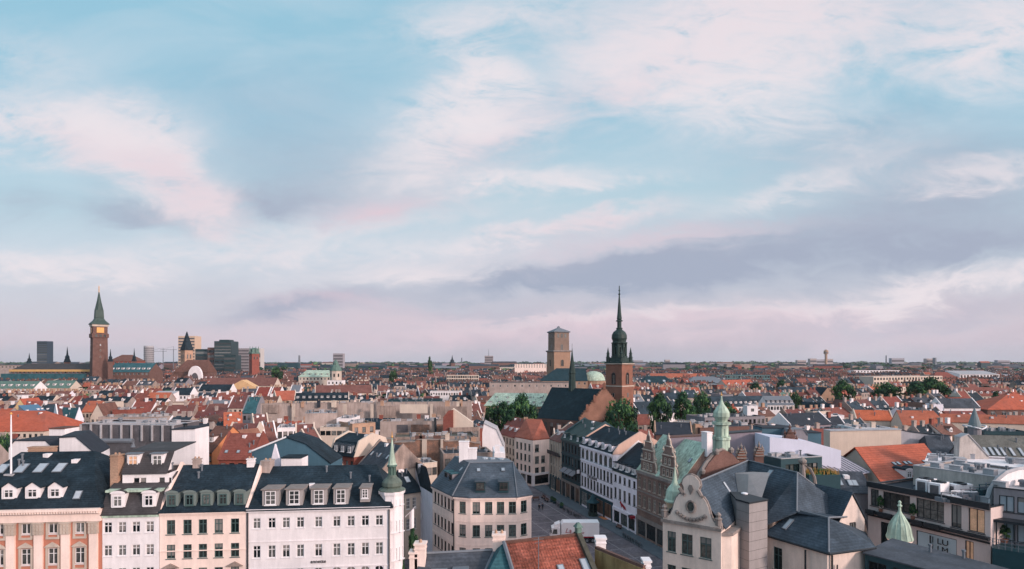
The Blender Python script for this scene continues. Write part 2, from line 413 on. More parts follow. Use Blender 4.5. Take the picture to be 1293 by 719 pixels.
def chim_mesh(w, d, h, m, pots=2):
    key = ('c', round(w, 1), round(d, 1), round(h, 1), m.name, pots)
    if key in _c: return _c[key]
    b = MB(); b.box((0, 0, -1.2), (w, d, h+1.2)); b.box((0, 0, h), (w+.16, d+.16, .14)); b.box((0, 0, h-.35), (w+.1, d+.1, .1))
    for k in range(pots):
        b.stack((k-(pots-1)/2)*w/max(pots, 1), 0, [(h+.14, .12), (h+.38, .09)], 6, 0, 1)
    r = b.mesh('chimney', [m, BRICKP]); _c[key] = r; return r
def dorm_mesh(w, h, d, kind, wm, rm):
    key = ('d', round(w, 1), round(h, 1), round(d, 1), kind, wm.name, rm.name)
    if key in _c: return _c[key]
    b = MB(); b.prism([(-w/2, 0), (w/2, 0), (w/2, d), (-w/2, d)], -.3, h)
    if kind == 'flat':
        b.box((0, d/2-.08, h), (w+.24, d+.3, .12), 0, 1)
    elif kind == 'gable':
        r = w*.38
        b.face([(-w/2, 0, h), (w/2, 0, h), (0, 0, h+r)]); 
        b.slab([[(-w/2-.14, -.16, h-.08), (0, -.16, h+r), (0, d+.8, h+r), (-w/2-.14, d+.8, h-.08)], [(0, -.16, h+r), (w/2+.14, -.16, h-.08), (w/2+.14, d+.8, h-.08), (0, d+.8, h+r)]], .09, 1)
    elif kind == 'arch':
        n = 6; pts = [(-w/2-.1, h)] + [((w/2+.1)*-math.cos(math.pi*k/n), h+.28*math.sin(math.pi*k/n)*w/1.2) for k in range(1, n)] + [(w/2+.1, h)]
        b.extrude([(x, -.12, z) for x, z in pts], (0, d+.6, 0), 0, 1)
    r = b.mesh('dormer', [wm, rm]); _c[key] = r; return r
def add_dormer(root, pos, rz, w=1.5, h=1.7, d=2, kind='gable', wm=None, rm=None, ww=None, wh=None, style='cross', fm=None, gm=None, lit=False):
    o = inst('dormer', dorm_mesh(w, h, d, kind, wm or WHITE, rm or SLATE), root, pos, rz)
    a, _ = win_mesh(ww or w*.62, wh or h*.72, style, fm or FRAMEW, LIT if lit else (gm or GLASS), True)
    q = bpy.data.objects.new('window', a); COL.objects.link(q); q.parent = o; q.location = (0, -.07, h*.14)
    return o
def add_skylight(root, q, s, t, w=.8, h=1.3, lift=.16):
    a, b, c, d = [Vector(p) for p in q]
    p = (a*(1-s)+b*s)*(1-t)+(d*(1-s)+c*s)*t
    ex = ((b-a)*(1-t)+(c-d)*t).normalized(); ey = ((d-a)*(1-s)+(c-b)*s).normalized(); ez = ex.cross(ey).normalized()
    if ez.z < 0: ez = -ez
    ey = ez.cross(ex).normalized()
    key = ('s', round(w, 1), round(h, 1))
    if key not in _c:
        m = MB(); m.box((0, 0, 0), (w, h, .10)); g = MB(); g.box((0, 0, .10), (w-.16, h-.16, .012))
        _c[key] = (m.mesh('skylight', [LEAD]), g.mesh('pane', [GLASSB]))
    o = bpy.data.objects.new('skylight', _c[key][0]); COL.objects.link(o); o.parent = root
    mw = Matrix((ex, ey, ez)).transposed().to_4x4(); o.matrix_basis = Matrix.Translation(p+ez*lift-parent_world(root)) @ mw
    g = bpy.data.objects.new('pane', _c[key][1]); COL.objects.link(g); g.parent = o
    return o

def clutter_mesh(v):
    if ('cl', v) in _c: return _c[('cl', v)]
    b = MB()
    if v == 'pipe': b.stack(0, 0, [(-.2, .11), (.75, .11), (.78, .17), (.95, .17)], 8)
    if v == 'box': b.box((0, 0, -.1), (1.3, .9, .85)); b.box((0, 0, .75), (1.4, 1.0, .08))
    if v == 'cowl': b.stack(0, 0, [(-.2, .3), (.5, .3), (.55, .45), (.8, .4), (.9, .1)], 10)
    if v == 'hatch': b.box((0, 0, -.25), (.7, .7, .65))
    r = b.mesh(v, [{'pipe': LEAD, 'box': FLATL, 'cowl': LEAD, 'hatch': WHITE}[v]]); _c[('cl', v)] = r; return r
# ------------------------------------------------------------------ walls and roofs
def wall_faces(mb, a, b, z0, z1, ops, depth=.22, mi=0):      # a->b left to right seen from outside
    a, b = V2(a), V2(b); L = (b-a).length; d = (b-a)/L; n = Vector((d.y, -d.x))
    def pt(s, z, o=0): q = a+d*s-n*o; return (q.x, q.y, z)
    ops = [o for o in ops if o[0] > .02 and o[1] < L-.02 and o[3] < z1 and o[2] > z0]
    xs = sorted(set([0, L]+[o[0] for o in ops]+[o[1] for o in ops])); zs = sorted(set([z0, z1]+[o[2] for o in ops]+[o[3] for o in ops]))
    for x0, x1 in zip(xs, xs[1:]):
        xm = (x0+x1)/2; run = z0
        col = sorted([(o[2], o[3]) for o in ops if o[0] < xm < o[1]])
        for lo, hi in col:
            if lo > run: mb.face([pt(x0, run), pt(x1, run), pt(x1, lo), pt(x0, lo)], mi)
            run = max(run, hi)
        if z1 > run: mb.face([pt(x0, run), pt(x1, run), pt(x1, z1), pt(x0, z1)], mi)
    for x0, x1, lo, hi in ops:
        mb.face([pt(x0, lo), pt(x0, lo, depth), pt(x0, hi, depth), pt(x0, hi)], mi)
        mb.face([pt(x1, lo), pt(x1, hi), pt(x1, hi, depth), pt(x1, lo, depth)], mi)
        mb.face([pt(x0, hi), pt(x0, hi, depth), pt(x1, hi, depth), pt(x1, hi)], mi)
        mb.face([pt(x0, lo), pt(x1, lo), pt(x1, lo, depth), pt(x0, lo, depth)], mi)
def edge_rz(a, b): return math.atan2(b[1]-a[1], b[0]-a[0])
def s_on(a, b, px):                                          # distance from a along a-b where the sight line px meets it
    u = (px-CX)/F; a, b = V2(a), V2(b); d = (b-a).normalized()
    return (u*a.y-a.x)/(d.x-u*d.y)
def solid_walls(root, pts, z0, tops, wins, wm, gables=(), name='wall'):
    """pts counter-clockwise; wins {edge: [(s, z, w, h, style, frame, glass, lit)]}; gables: extra upright polygons"""
    mb = MB(); n = len(pts)
    for i in range(n):
        a, b = pts[i], pts[(i+1) % n]; ws = wins.get(i, [])
        wall_faces(mb, a, b, z0, tops, [(w[0]-w[2]/2, w[0]+w[2]/2, w[1], w[1]+w[3]) for w in ws])
    for g in gables: mb.face(g)
    o = mb.build(name, wm, root)
    for i, ws in wins.items():
        a, b = V2(pts[i]), V2(pts[(i+1) % n]); d = (b-a).normalized(); nn = Vector((d.y, -d.x)); rz = edge_rz(a, b)
        for w in ws:
            w = list(w)+[None]*(8-len(w))
            q = a+d*w[0]-nn*.15
            add_window(root, (q.x, q.y, w[1]), rz, w[2], w[3], w[4] or 'cross', w[5], w[6], w[2]*1.0 < .3, bool(w[7]))
    return o
def roof_planes(q, eave, rise, kind, hips=(0, 0), ov=.35, og=.12, ms=None):
    """q: a,b,c,d counter-clockwise, a-b the front eave. returns planes {f,b,l,r,..} and gable polygons"""
    a, b, c, d = [V2(p) for p in q]
    A, B, C, D = [Vector((p.x, p.y, eave)) for p in (a, b, c, d)]
    dn = ((d-a)+(c-b))/2; half = dn.length/2
    def out(p, along, side, dz):  # push out
        return Vector((p.x+along.x+side.x, p.y+along.y+side.y, p.z+dz))
    fx = (a-d).normalized(); sx = (a-b).normalized(); fy = (b-c).normalized(); sy = (b-a).normalized()
    pl = {}; gab = []
    if kind == 'shed':
        sl = rise/(2*half)
        D2, C2 = D+Vector((0, 0, rise)), C+Vector((0, 0, rise))
        pl['f'] = [out(A, fx*ov, sx*og, -sl*ov), out(B, fy*ov, sy*og, -sl*ov), out(C2, -fy*.1, sy*og, sl*.1), out(D2, -fx*.1, sx*og, sl*.1)]
        gab = [[B, C, C2], [A, D2, D], [C, D, D2, C2]]
        return pl, gab
    z = Vector((0, 0, 1))
    e0 = eave; ring = [A, B, C, D]
    if ms:                                                    # mansard: steep lower slopes
        k, mh = ms; t = k/(2*half)
        A1 = A.lerp(D, t)+z*mh; D1 = D.lerp(A, t)+z*mh; B1 = B.lerp(C, t)+z*mh; C1 = C.lerp(B, t)+z*mh
        if hips[0]: v = (B1-A1).normalized()*k; A1 += v; D1 += v
        if hips[1]: v = (A1-B1).normalized()*k; B1 += v; C1 += v
        sl = mh/k*.5
        Ao, Bo, Co, Do = out(A, fx*.3, sx*og, -.12), out(B, fy*.3, sy*og, -.12), out(C, -fy*.3, sy*og, -.12), out(D, -fx*.3, sx*og, -.12)
        o2 = lambda p, s: p+Vector((s.x, s.y, 0))*(og)
        A1o, D1o = (A1, D1) if hips[0] else (o2(A1, sx), o2(D1, sx)); B1o, C1o = (B1, C1) if hips[1] else (o2(B1, sy), o2(C1, sy))
        pl['f0'] = [Ao, Bo, B1o, A1o]; pl['b0'] = [Co, Do, D1o, C1o]
        if hips[0]: pl['l0'] = [Do, Ao, A1o, D1o]
        if hips[1]: pl['r0'] = [Bo, Co, C1o, B1o]
        M1 = (A1+D1)/2+z*rise; M2 = (B1+C1)/2+z*rise; Lr = M2-M1
        R1 = M1+Lr*hips[0]; R2 = M2-Lr*hips[1]
        R1o = R1 if hips[0] else R1+Vector((sx.x, sx.y, 0))*og; R2o = R2 if hips[1] else R2+Vector((sy.x, sy.y, 0))*og
        pl['f'] = [A1o, B1o, R2o, R1o]; pl['b'] = [C1o, D1o, R1o, R2o]
        if hips[0]: pl['l'] = [D1o, A1o, R1o]
        else: gab.append([D, A, A1, M1, D1])
        if hips[1]: pl['r'] = [B1o, C1o, R2o]
        else: gab.append([B, C, C1, M2, B1])
        return pl, gab
    sl = rise/half
    M1 = (A+D)/2+z*rise; M2 = (B+C)/2+z*rise; Lr = M2-M1
    R1 = M1+Lr*hips[0]; R2 = M2-Lr*hips[1]
    s0 = sx*(ov if hips[0] else og); s1 = sy*(ov if hips[1] else og)
    Ao, Bo, Co, Do = out(A, fx*ov, s0, -sl*ov), out(B, fy*ov, s1, -sl*ov), out(C, -fy*ov, s1, -sl*ov), out(D, -fx*ov, s0, -sl*ov)
    R1o = R1 if hips[0] else R1+Vector((s0.x, s0.y, 0)); R2o = R2 if hips[1] else R2+Vector((s1.x, s1.y, 0))
    pl['f'] = [Ao, Bo, R2o, R1o]; pl['b'] = [Co, Do, R1o, R2o]
    if hips[0]: pl['l'] = [Do, Ao, R1o]
    else: gab.append([D, A, M1])
    if hips[1]: pl['r'] = [Bo, Co, R2o]
    else: gab.append([B, C, M2])
    return pl, gab
def bil(q, s, t):
    a, b, c, d = [Vector(p) for p in q]; return (a*(1-s)+b*s)*(1-t)+(d*(1-s)+c*s)*t

TOPS = []
FOOT = []          # footprints already built on
KEEP = []          # (px0, px1, lowest picture row to keep clear, distance)
def house(label, q, eave, rise=4, kind='gable', hips=(0, 0), rm=None, wm=None, wins=None, wgrid=None, dorm=None, chim=(), sky=(), perp=False,
          group=None, name='house', cat='house', party=0, ms=None, ov=.35, ybot=None, z0=0, wm2=None, cornice=None, clutter=True, dfm=None):
    """wgrid: {edge: (rows, cols, w, h, ztop, dz, style)}; dorm: (n, w, h, d, kind, t, wallm, plane); chim: [(s, t, w, h, mat)]; sky: (plane, n, t, w, h)"""
    rm = rm or RED; wm = wm or CREAM
    c = sum((V2(p) for p in q), Vector((0, 0)))/4
    root = thing(name, label, cat, (c.x, c.y, z0), group)
    FOOT.append([V2(p) for p in q])
    if ybot is not None:
        pp = [proj((p[0], p[1], eave))[0] for p in q]; KEEP.append((min(pp), max(pp), ybot, min(p[1] for p in q)))
    wins = dict(wins or {})
    for e, g in (wgrid or {}).items():
        rows, cols, w, h, zt, dz, st = g[:7]; a, b = V2(q[e]), V2(q[(e+1) % 4]); L = (b-a).length
        lst = list(wins.get(e, []))
        for r in range(rows):
            for k in range(cols): lst.append((L*(k+.5)/cols, zt-h-r*dz, w, h, st)+tuple(g[7:]))
        wins[e] = lst
    pl = {}; gab = []
    if kind == 'flat':
        solid_walls(root, q, z0, eave, wins, wm)
        mb = MB(); mb.face([(p[0], p[1], eave-.25) for p in q]); mb.build('roof', rm, root)
        mb = MB()
        for i in range(4):
            a, b = V2(q[i]), V2(q[(i+1) % 4]); d = (b-a).normalized(); n = Vector((d.y, -d.x))
            pts = [a+n*.06-d*.0, b+n*.06, b-n*.3, a-n*.3]; mb.prism([(p.x, p.y) for p in pts], eave+.002*i, eave+.12+.002*i)
        mb.build('parapet', wm2 or wm, root)
        pl = {'f': [Vector((p[0], p[1], eave-.25)) for p in q]}
    else:
        qq = q if not perp else [q[3], q[0], q[1], q[2]]
        pl, gab = roof_planes(qq, eave, rise, kind, hips, ov, .12, ms)
        solid_walls(root, q, z0, eave, wins, wm, gab)
        mb = MB(); mb.slab(list(pl.values()), .14); mb.build('roof', rm, root)
        if party:
            mb = MB()
            for g in gab:
                if len(g) < 3: continue
                n = (Vector(g[1])-Vector(g[0])).cross(Vector((0, 0, 1))).normalized()
                cc = sum((Vector(p) for p in g), Vector())/len(g)
                gg = [Vector(p)+Vector((0, 0, .42))*(0 if Vector(p).z <= eave+.01 else 1) for p in g]
                gg = [cc+(p-cc)*1.04 for p in gg]
                mb.extrude([p-n*.14 for p in gg], n*.34)
                mb.build('gable_parapet', wm2 or wm, root); mb = MB()
    if cornice:
        mb = MB()
        for i in cornice[0]:
            a, b = V2(q[i]), V2(q[(i+1) % 4]); d = (b-a).normalized(); n = Vector((d.y, -d.x))
            for zz, hh, pr in cornice[1]:
                pts = [a+n*pr, b+n*pr, b+n*.004, a+n*.004]; mb.prism([(p.x, p.y) for p in pts], zz, zz+hh)
        mb.build('cornice', cornice[2], root)
    if dorm:
        for dd in (dorm if isinstance(dorm, list) else [dorm]):
            n, w, h, d, dk, t, dm = dd[:7]; pn = dd[7] if len(dd) > 7 else ('f0' if 'f0' in pl else 'f')
            pq = pl[pn]; rz = edge_rz(pq[0], pq[1])
            for k in range(n):
                s = (k+.5)/n if not (len(dd) > 8 and dd[8]) else dd[8][k]
                p = bil(pq, s, t); add_dormer(root, p, rz, w, h, d, dk, dm, rm, fm=dfm)
    for cdef in chim:
        s, t, w, h, m = cdef
        pq = pl['f']; p = bil(pq, s, t) if len(pq) == 4 else pq[0]
        inst('chimney', chim_mesh(w, w*.7, h, m), root, p, edge_rz(q[0], q[1]))
    for sd in (sky if isinstance(sky, list) else [sky] if sky else []):
        pn, n, t, w, h = sd[:5]
        for k in range(n):
            s = (k+.5)/n if len(sd) < 6 else sd[5][k]
            add_skylight(root, pl[pn], s, t, w, h)
    # small roof clutter: vents on flat roofs, pipes by the ridge
    yn = min(p[1] for p in q)
    if yn < 260 and clutter and pl:
        rc = random.Random(int(q[0][0]*37+q[0][1]*11)); area = (V2(q[1])-V2(q[0])).length*(V2(q[3])-V2(q[0])).length; nC = min(30, int(area/14)+rc.randint(3, 6)) if kind == 'flat' else rc.randint(2, 5)
        for k in range(nC):
            s_, t_ = rc.uniform(.06, .94), rc.uniform(.1, .9) if kind == 'flat' else rc.uniform(.45, .95)
            pq = pl['f']; 
            if len(pq) != 4: break
            p = bil(pq, s_, t_); v = rc.choice(('pipe', 'pipe', 'box', 'cowl', 'box') if kind == 'flat' else ('pipe', 'pipe', 'hatch'))
            inst({'pipe': 'vent_pipe', 'box': 'vent_box', 'cowl': 'vent_cowl', 'hatch': 'roof_hatch'}[v], clutter_mesh(v), root, p, rc.uniform(-.3, .3)+edge_rz(q[0], q[1]))
    root_planes[root.name] = pl
    pp = [proj((p[0], p[1], eave+(rise if kind != 'flat' else 0)+(ms[1] if ms else 0))) for p in q]; TOPS.append((min(p[0] for p in pp), max(p[0] for p in pp), min(p[1] for p in pp)+1.5, min(p[1] for p in q), name))
    return root
root_planes = {}
def quad(px0, py0, px1, py1, H, depth, H1=None):
    a = G(px0, py0, H); b = G(px1, py1, H if H1 is None else H1); d = (b-a); d.z = 0; d.normalize(); n = Vector((-d.y, d.x, 0))
    return [V2(a), V2(b), V2(b+n*depth), V2(a+n*depth)]
# ------------------------------------------------------------------ ground, square, street
def struct(name, mb, m):
    o = mb.build(name, m); o['kind'] = 'structure'; return o
ASPH = mat('asphalt', (64, 62, 68), 'plain', .95, .2)
EARTH = mat('city_ground', (58, 56, 60), 'plain', .95, .25)
COB = mat('cobbles', (116, 108, 116), 'cobble', .9, .2, bump=.5)
PAVE = mat('pavement_slabs', (94, 100, 108), 'plain', .9, .15)
SETT = mat('granite_sett_band', (136, 127, 132), 'plain', .9, .15)
g = MB(); g.face([(-14000, -2000, -.02), (14000, -2000, -.02), (14000, 16000, -.02), (-14000, 16000, -.02)]); struct('ground', g, EARTH)
ROW = lambda Y: 10.1+(160.4-Y)*.335                   # the house line along the right side of the street
SQ = [(3.2, 88), (ROW(60)+.5, 60), (ROW(160.4), 160.4), (14, 167), (-4, 180), (-9, 176), (5, 159), (3.0, 120)]
g = MB(); g.face([(-22, 55, .0), (ROW(55), 55, .0), (ROW(164), 164, .0), (14, 170, .0), (-9, 176, .0), (-24, 120, 0)]); struct('square', g, COB)
# granite bands that cross the square in a loose diagonal grid
g = MB(); dr = Vector((-.335, 1)).normalized(); nr = Vector((dr.y, -dr.x))
for k in range(0, 22):
    c = Vector((ROW(160), 160))-dr*(k*5.2); a = c-nr*24; b = c-nr*4.3
    w = dr*.13; g.face([(p.x, p.y, .004) for p in (a-w, b-w, b+w, a+w)])
for k in range(0, 4):
    a = Vector((ROW(165), 165))-nr*(7.5+k*4.3); b = Vector((ROW(50), 50))-nr*(7.5+k*4.3); w = nr*.12
    g.face([(p.x, p.y, .008) for p in (a-w, a+w, b+w, b-w)])
struct('paving_bands', g, SETT)
g = MB(); pts = [Vector((ROW(165), 165)), Vector((ROW(50), 50))]
g.prism([(p.x, p.y) for p in (pts[1]-nr*3.6, pts[1]+nr*.5, pts[0]+nr*.5, pts[0]-nr*3.6)], -.01, .12); struct('pavement', g, PAVE)

# ------------------------------------------------------------------ the near row on the left
def LX(px):
    u = (px-CX)/F; Y = 75.7/(1-.1*u); return Vector((u*Y, Y))
nL = Vector((-.0995, .995)); dL = Vector((.995, .0995))
def row_quad(p0, p1, depth): a, b = LX(p0), LX(p1); return [a, b, b+nL*depth, a+nL*depth]
def zat(py, Y): return CH-(py-HY)*Y/F
def px_wins(q, e, centres, rows, w, style, fm=None, gm=None, litn=()):
    """rows given as picture rows (top, bottom) at the middle of the wall"""
    a, b = q[e], q[(e+1) % len(q)]; out = []; n = 0
    for (t, bt) in rows:
        for c in centres:
            s = s_on(a, b, c); Y = (V2(a)+(V2(b)-V2(a)).normalized()*s).y if False else None
            mid = (V2(a)+V2(b))/2; z1 = zat(t, mid.y); z0 = zat(bt, mid.y)
            out.append((s, z0, w, z1-z0, style, fm, gm, n in litn)); n += 1
    return out
# A: salmon palace with pilasters
q = row_quad(-75, 129, 14)
W = px_wins(q, 0, [-68, -35, -1, 33, 67, 101], [(660, 675)], 1.15, 'vert') + px_wins(q, 0, [-68, -35, -1, 33, 67, 101], [(693.5, 714)], 1.2, 'cross')
W += px_wins(q, 0, [-35, -1, 33, 67, 101], [(728, 748)], 1.2, 'cross')
A = house('salmon palace with pale pilasters and dark slate mansard, at the bottom left corner', q, 16.8, 3.0, hips=(.15, .2), rm=SLATED, wm=ORP, wins={0: W}, ms=(1.9, 2.55),
          dorm=[(5, 1.7, 1.35, 1.6, 'gable', .42, WHITE, 'f0', [.07, .228, .385, .545, .70])], sky=[('f', 4, .45, 1.1, 1.7, [.08, .27, .46, .65]), ('f0', 1, .5, .8, 1.1, [.86])],
          name='palace', cat='palace', ov=.5)
a, b = q[0], q[1]; mb = MB(); caps = MB()
for c in (-52, -18, 14.5, 49.6, 83.6, 119):
    s = s_on(a, b, c); p = a+dL*s
    mb = MB(); mb.box((p.x-nL.x*.12, p.y-nL.y*.12, 0), (.92, .3, 15.2), edge_rz(a, b)); mb.build('pilaster', PINKW, A)
    caps = MB(); rz0 = edge_rz(a, b); caps.box((p.x-nL.x*.16, p.y-nL.y*.16, 13.7), (1.05, .36, 1.3), rz0)
    for i_ in range(3):
        for sg in (-1, 0, 1): caps.box((p.x-nL.x*.36+dL.x*sg*.36, p.y-nL.y*.36+dL.y*sg*.36, 13.75+i_*.42), (.26, .12, .3), rz0)
    caps.box((p.x-nL.x*.18, p.y-nL.y*.18, 15.0), (1.25, .5, .18), rz0); caps.build('capital', STONE, A)
mb = MB()
for zz, hh, pr in ((15.2, .95, .3), (16.15, .35, .55), (16.5, .28, .85)):
    pts = [a-nL*pr, b-nL*pr, b-nL*.004, a-nL*.004]; mb.prism([(p.x, p.y) for p in pts], zz, zz+hh)
n = 60
for k in range(n):
    p = a+(b-a)*((k+.5)/n); mb.box((p.x-nL.x*.72, p.y-nL.y*.72, 16.28), (.16, .2, .22), edge_rz(a, b))
mb.build('cornice', PINKW, A)
for c in [-68, -35, -1, 33, 67, 101]:
    s = s_on(a, b, c); p = a+dL*s-nL*.05
    for z0_, z1_, ww in ((13.35, 15.0, 1.5), (9.6, 12.15, 1.55)):
        mb = MB()
        for sg in (-1, 1): mb.box((p.x+dL.x*sg*(ww/2-.12), p.y+dL.y*sg*(ww/2-.12), z0_), (.24, .12, z1_-z0_), edge_rz(a, b))
        mb.box((p.x, p.y, z0_-.22), (ww, .2, .24), edge_rz(a, b)); mb.box((p.x, p.y, z1_-.02), (ww, .12, .14), edge_rz(a, b)); mb.build('window_surround', STONE, A)
    if True:
        mb = MB(); pp = p-nL*.02; mb.extrude([(pp.x-dL.x*.85, pp.y-dL.y*.85, 12.2), (pp.x+dL.x*.85, pp.y+dL.y*.85, 12.2), (pp.x+dL.x*.6, pp.y+dL.y*.6, 12.45), (pp.x, pp.y, 12.8), (pp.x-dL.x*.6, pp.y-dL.y*.6, 12.45)], -nL.to_3d()*.22); mb.build('pediment', STONE, A)
# chimney on A, flagpole
p = P(54, 577, 79); c = inst('chimney', chim_mesh(3.0, 1.0, 1.1, BRICKP, 0), A, (p.x, p.y, 21.6), edge_rz(a, b)); 
t = thing('flagpole', 'slim white flagpole on the dark roof of the salmon palace', 'flagpole', (P(14, 594, 73).x, 73, 20.6))
mb = MB(); mb.tube([(t.location.x, 73, 20.3), (t.location.x, 73, 25.6), (t.location.x, 73, 27.6)], [.11, .09, .06], 8); mb.build('pole', WHITEP, t)
mb = MB(); mb.stack(t.location.x, 73, [(27.6, .08), (27.72, .14), (27.86, .05)], 8); mb.build('finial', GOLD, t)
mb = MB(); mb.box((t.location.x, 73, 19.9), (1.1, .9, .45)); mb.build('base', FLATL, t)
# B: narrow white house with copper eaves and a mansard
q = row_quad(129.3, 201, 12)
Bh = house('narrow white house with green copper band and arched dormers beside the salmon palace', q, 15.9, 2.2, rm=SLATEBR, wm=WHITE,
      wins={0: px_wins(q, 0, [136, 154, 171.5, 189], [(659, 673), (688, 702), (717, 731)], .95, 'cross', FRAMEW)}, ms=(1.2, 2.4), ov=.3,
      dorm=[(2, 1.6, 1.75, 1.6, 'arch', .3, WHITE, 'f0', [.27, .8])], cornice=([0], [(15.5, .3, .18)], COPPER))
a, b = q[0], q[1]
mb = MB(); e = a+nL*.55; f = b+nL*.55
mb.prism([(p.x, p.y) for p in (e, f, f+nL*1.9, e+nL*1.9)], 18.35, 18.62); mb.build('copper_band', COPPER, Bh)
mb = MB(); e = a+nL*2.6+dL*.9; f = b+nL*2.6-dL*.1; ww = [(1.6, 18.95, .75, .75, 'thin', FRAMEW), (2.4, 18.95, .75, .75, 'thin', FRAMEW), (4.6, 18.95, .75, .75, 'thin', FRAMEW), (5.4, 18.95, .75, .75, 'thin', FRAMEW)]
solid_walls(Bh, [e, f, f+nL*7, e+nL*7], 18, 20.2, {0: ww}, WHITE, name='attic_wall')
mb.slab([[(e.x-nL.x*.3, e.y-nL.y*.3, 20.2), (f.x, f.y-.3, 20.2), (f.x+nL.x*1.6, f.y+nL.y*1.6, 22.7), (e.x+nL.x*1.6, e.y+nL.y*1.6, 22.7)], [(e.x+nL.x*1.6, e.y+nL.y*1.6, 22.7), (f.x+nL.x*1.6, f.y+nL.y*1.6, 22.7), (f.x+nL.x*8, f.y+nL.y*8, 23.0), (e.x+nL.x*8, e.y+nL.y*8, 23.0)]], .12)
mb.build('attic_roof', SLATEBR, Bh)
for k, (c, l) in enumerate(((166, 1), (197, 0))):
    p = LX(c)+nL*3.0; add_dormer(Bh, (p.x*1.03, p.y*1.0, 20.55), edge_rz(a, b), 1.5, 2.0, 2.2, 'flat', WHITE, LEAD, 1.1, 1.55, 'cross', lit=bool(l))
inst('chimney', chim_mesh(.95, 1.3, 3.4, BRICKP), Bh, (LX(141).x*1.03, LX(141).y+3.2, 19.0), 0)
# C: cream house, five green dormers
q = row_quad(201.6, 311, 12)
Cc = [215.7, 236.6, 256, 276, 296.6]
Chs = house('cream house with green framed windows and five dormers between two white houses', q, 16.1, 4.4, rm=SLATED, wm=PINKW,
      wins={0: px_wins(q, 0, Cc, [(656, 674), (687, 704.6), (717, 735)], .98, 'cross', FRAMEG, GLASSG)}, ov=.3,
      dorm=[(5, 1.4, 1.75, 2.0, 'arch', .12, mat('dormer_grey_green', (112, 122, 120), 'plain', .8, .1), 'f', [.13, .33, .52, .71, .9])], chim=[(.2, .97, .9, 1.0, BEIGE), (.86, .97, .9, .9, WHITE)], party=1, dfm=FRAMEG,
      cornice=([0], [(15.55, .2, .12), (15.75, .28, .28), (11.2, .12, .08)], PINKW))
a, b = q[0], q[1]; mb = MB()
for c in (215.7, 296.6):
    p = a+dL*s_on(a, b, c)-nL*.02; z = zat(714, 72.5)
    mb.extrude([(p.x-dL.x*1.0, p.y-dL.y, z), (p.x+dL.x*1.0, p.y+dL.y*1, z), (p.x, p.y, z+.55)], -nL.to_3d()*.3)
mb.build('pediment', BEIGED, Chs)
# D: long white house with corner turret
q = row_quad(311.6, 493, 12.5)
Dc = [324, 343, 361, 379, 402, 425, 443, 461, 478.7]
Dh = house('long white house with dark hipped roof and stone dormers, corner turret on its right', q, 16.1, 4.0, hips=(0, .14), rm=SLATED, wm=WHITE,
      wins={0: px_wins(q, 0, Dc, [(652.5, 666), (687, 703)], .92, 'cross') + px_wins(q, 0, Dc, [(717, 736)], 1.1, 'arch'), 1: [(2.5+k*2.4, z, .9, 1.5, 'cross') for k in range(4) for z in (13.6, 10.2)]}, ov=.35,
      cornice=([0, 1], [(15.6, .16, .1), (15.76, .34, .32), (12.0, .12, .07), (8.7, .14, .08)], WHITE), ybot=640)
a, b = q[0], q[1]
for c, w, h in ((341, 2.0, 2.1), (371, 2.0, 2.1), (402, 1.9, 2.1), (430, 1.8, 2.1), (460.5, 1.2, 1.4)):
    p = a+dL*s_on(a, b, c)+nL*.25; add_dormer(Dh, (p.x, p.y, 16.25 if h > 2 else 16.9), edge_rz(a, b), w, h, 2.6, 'flat', mat('dormer_stone', (158, 150, 150), 'plaster', .8, .1), STONED, w*.62, h*.8, 'x3')
def text_obj(s, size, m, parent, loc, rz, depth=.03, name='lettering', shear=0, sx=1.0):
    cu = bpy.data.curves.new(name, 'FONT'); cu.body = s; cu.size = size; cu.extrude = depth; cu.align_x = 'CENTER'; cu.shear = shear
    tmp = bpy.data.objects.new('tmp', cu); COL.objects.link(tmp)
    me = bpy.data.meshes.new_from_object(tmp); bpy.data.objects.remove(tmp)
    me.materials.clear(); me.materials.append(m)
    o = bpy.data.objects.new(name, me); COL.objects.link(o); o.parent = parent
    o.location = Vector(loc)-(parent_world(parent) if parent else Vector((0, 0, 0))); o.rotation_euler = (R(90), 0, rz); o.scale = (sx, 1, 1)
    return o
p = a+dL*s_on(a, b, 402)-nL*.06; text_obj('annette', .62, FRAMED, Dh, (p.x, p.y, zat(711, 73.3)), edge_rz(a, b))
mb = MB()
for c in (312, 492.5): p = a+dL*max(.15, min(s_on(a, b, c), (b-a).length-.15))-nL*.12; mb.tube([(p.x, p.y, 4), (p.x, p.y, 16.0)], .09, 6)
mb.build('drainpipe', FRAMED, Dh)
p = LX(317)+nL*6; inst('chimney', chim_mesh(1.1, 1.6, 1.4, BEIGE), Dh, (p.x+.2, p.y, 19.6), 0)
# turret
tc_ = (-15.35, 76.0)
t = thing('corner_turret', 'white octagonal corner turret with dark bell dome and thin green copper spire', 'turret', (tc_[0], tc_[1], 0))
mb = MB(); mb.stack(*tc_, [(0, 1.38), (17.3, 1.38), (17.3, 1.55), (17.7, 1.6)], 8, R(22.5)*0); mb.build('wall', WHITE, t)
for z, h in ((16.0, .75), (12.6, 1.5), (9.1, 1.6)):
    for an in (-67.5, -22.5):
        q2 = Vector((math.cos(R(an)), math.sin(R(an)))); add_window(t, (tc_[0]+q2.x*1.39, tc_[1]+q2.y*1.39, z), R(an)+R(90), .62 if h < 1 else .8, h, 'cross', one=False)
mb = MB(); mb.stack(*tc_, [(17.7, 1.65), (17.85, 1.6), (18.1, 1.1), (18.35, 1.25), (18.75, 1.22), (19.1, .95), (19.4, .62), (19.65, .48)], 12); mb.build('dome', mat('bronze_dome', (96, 106, 98), 'copper', .6, .15), t)
mb = MB()
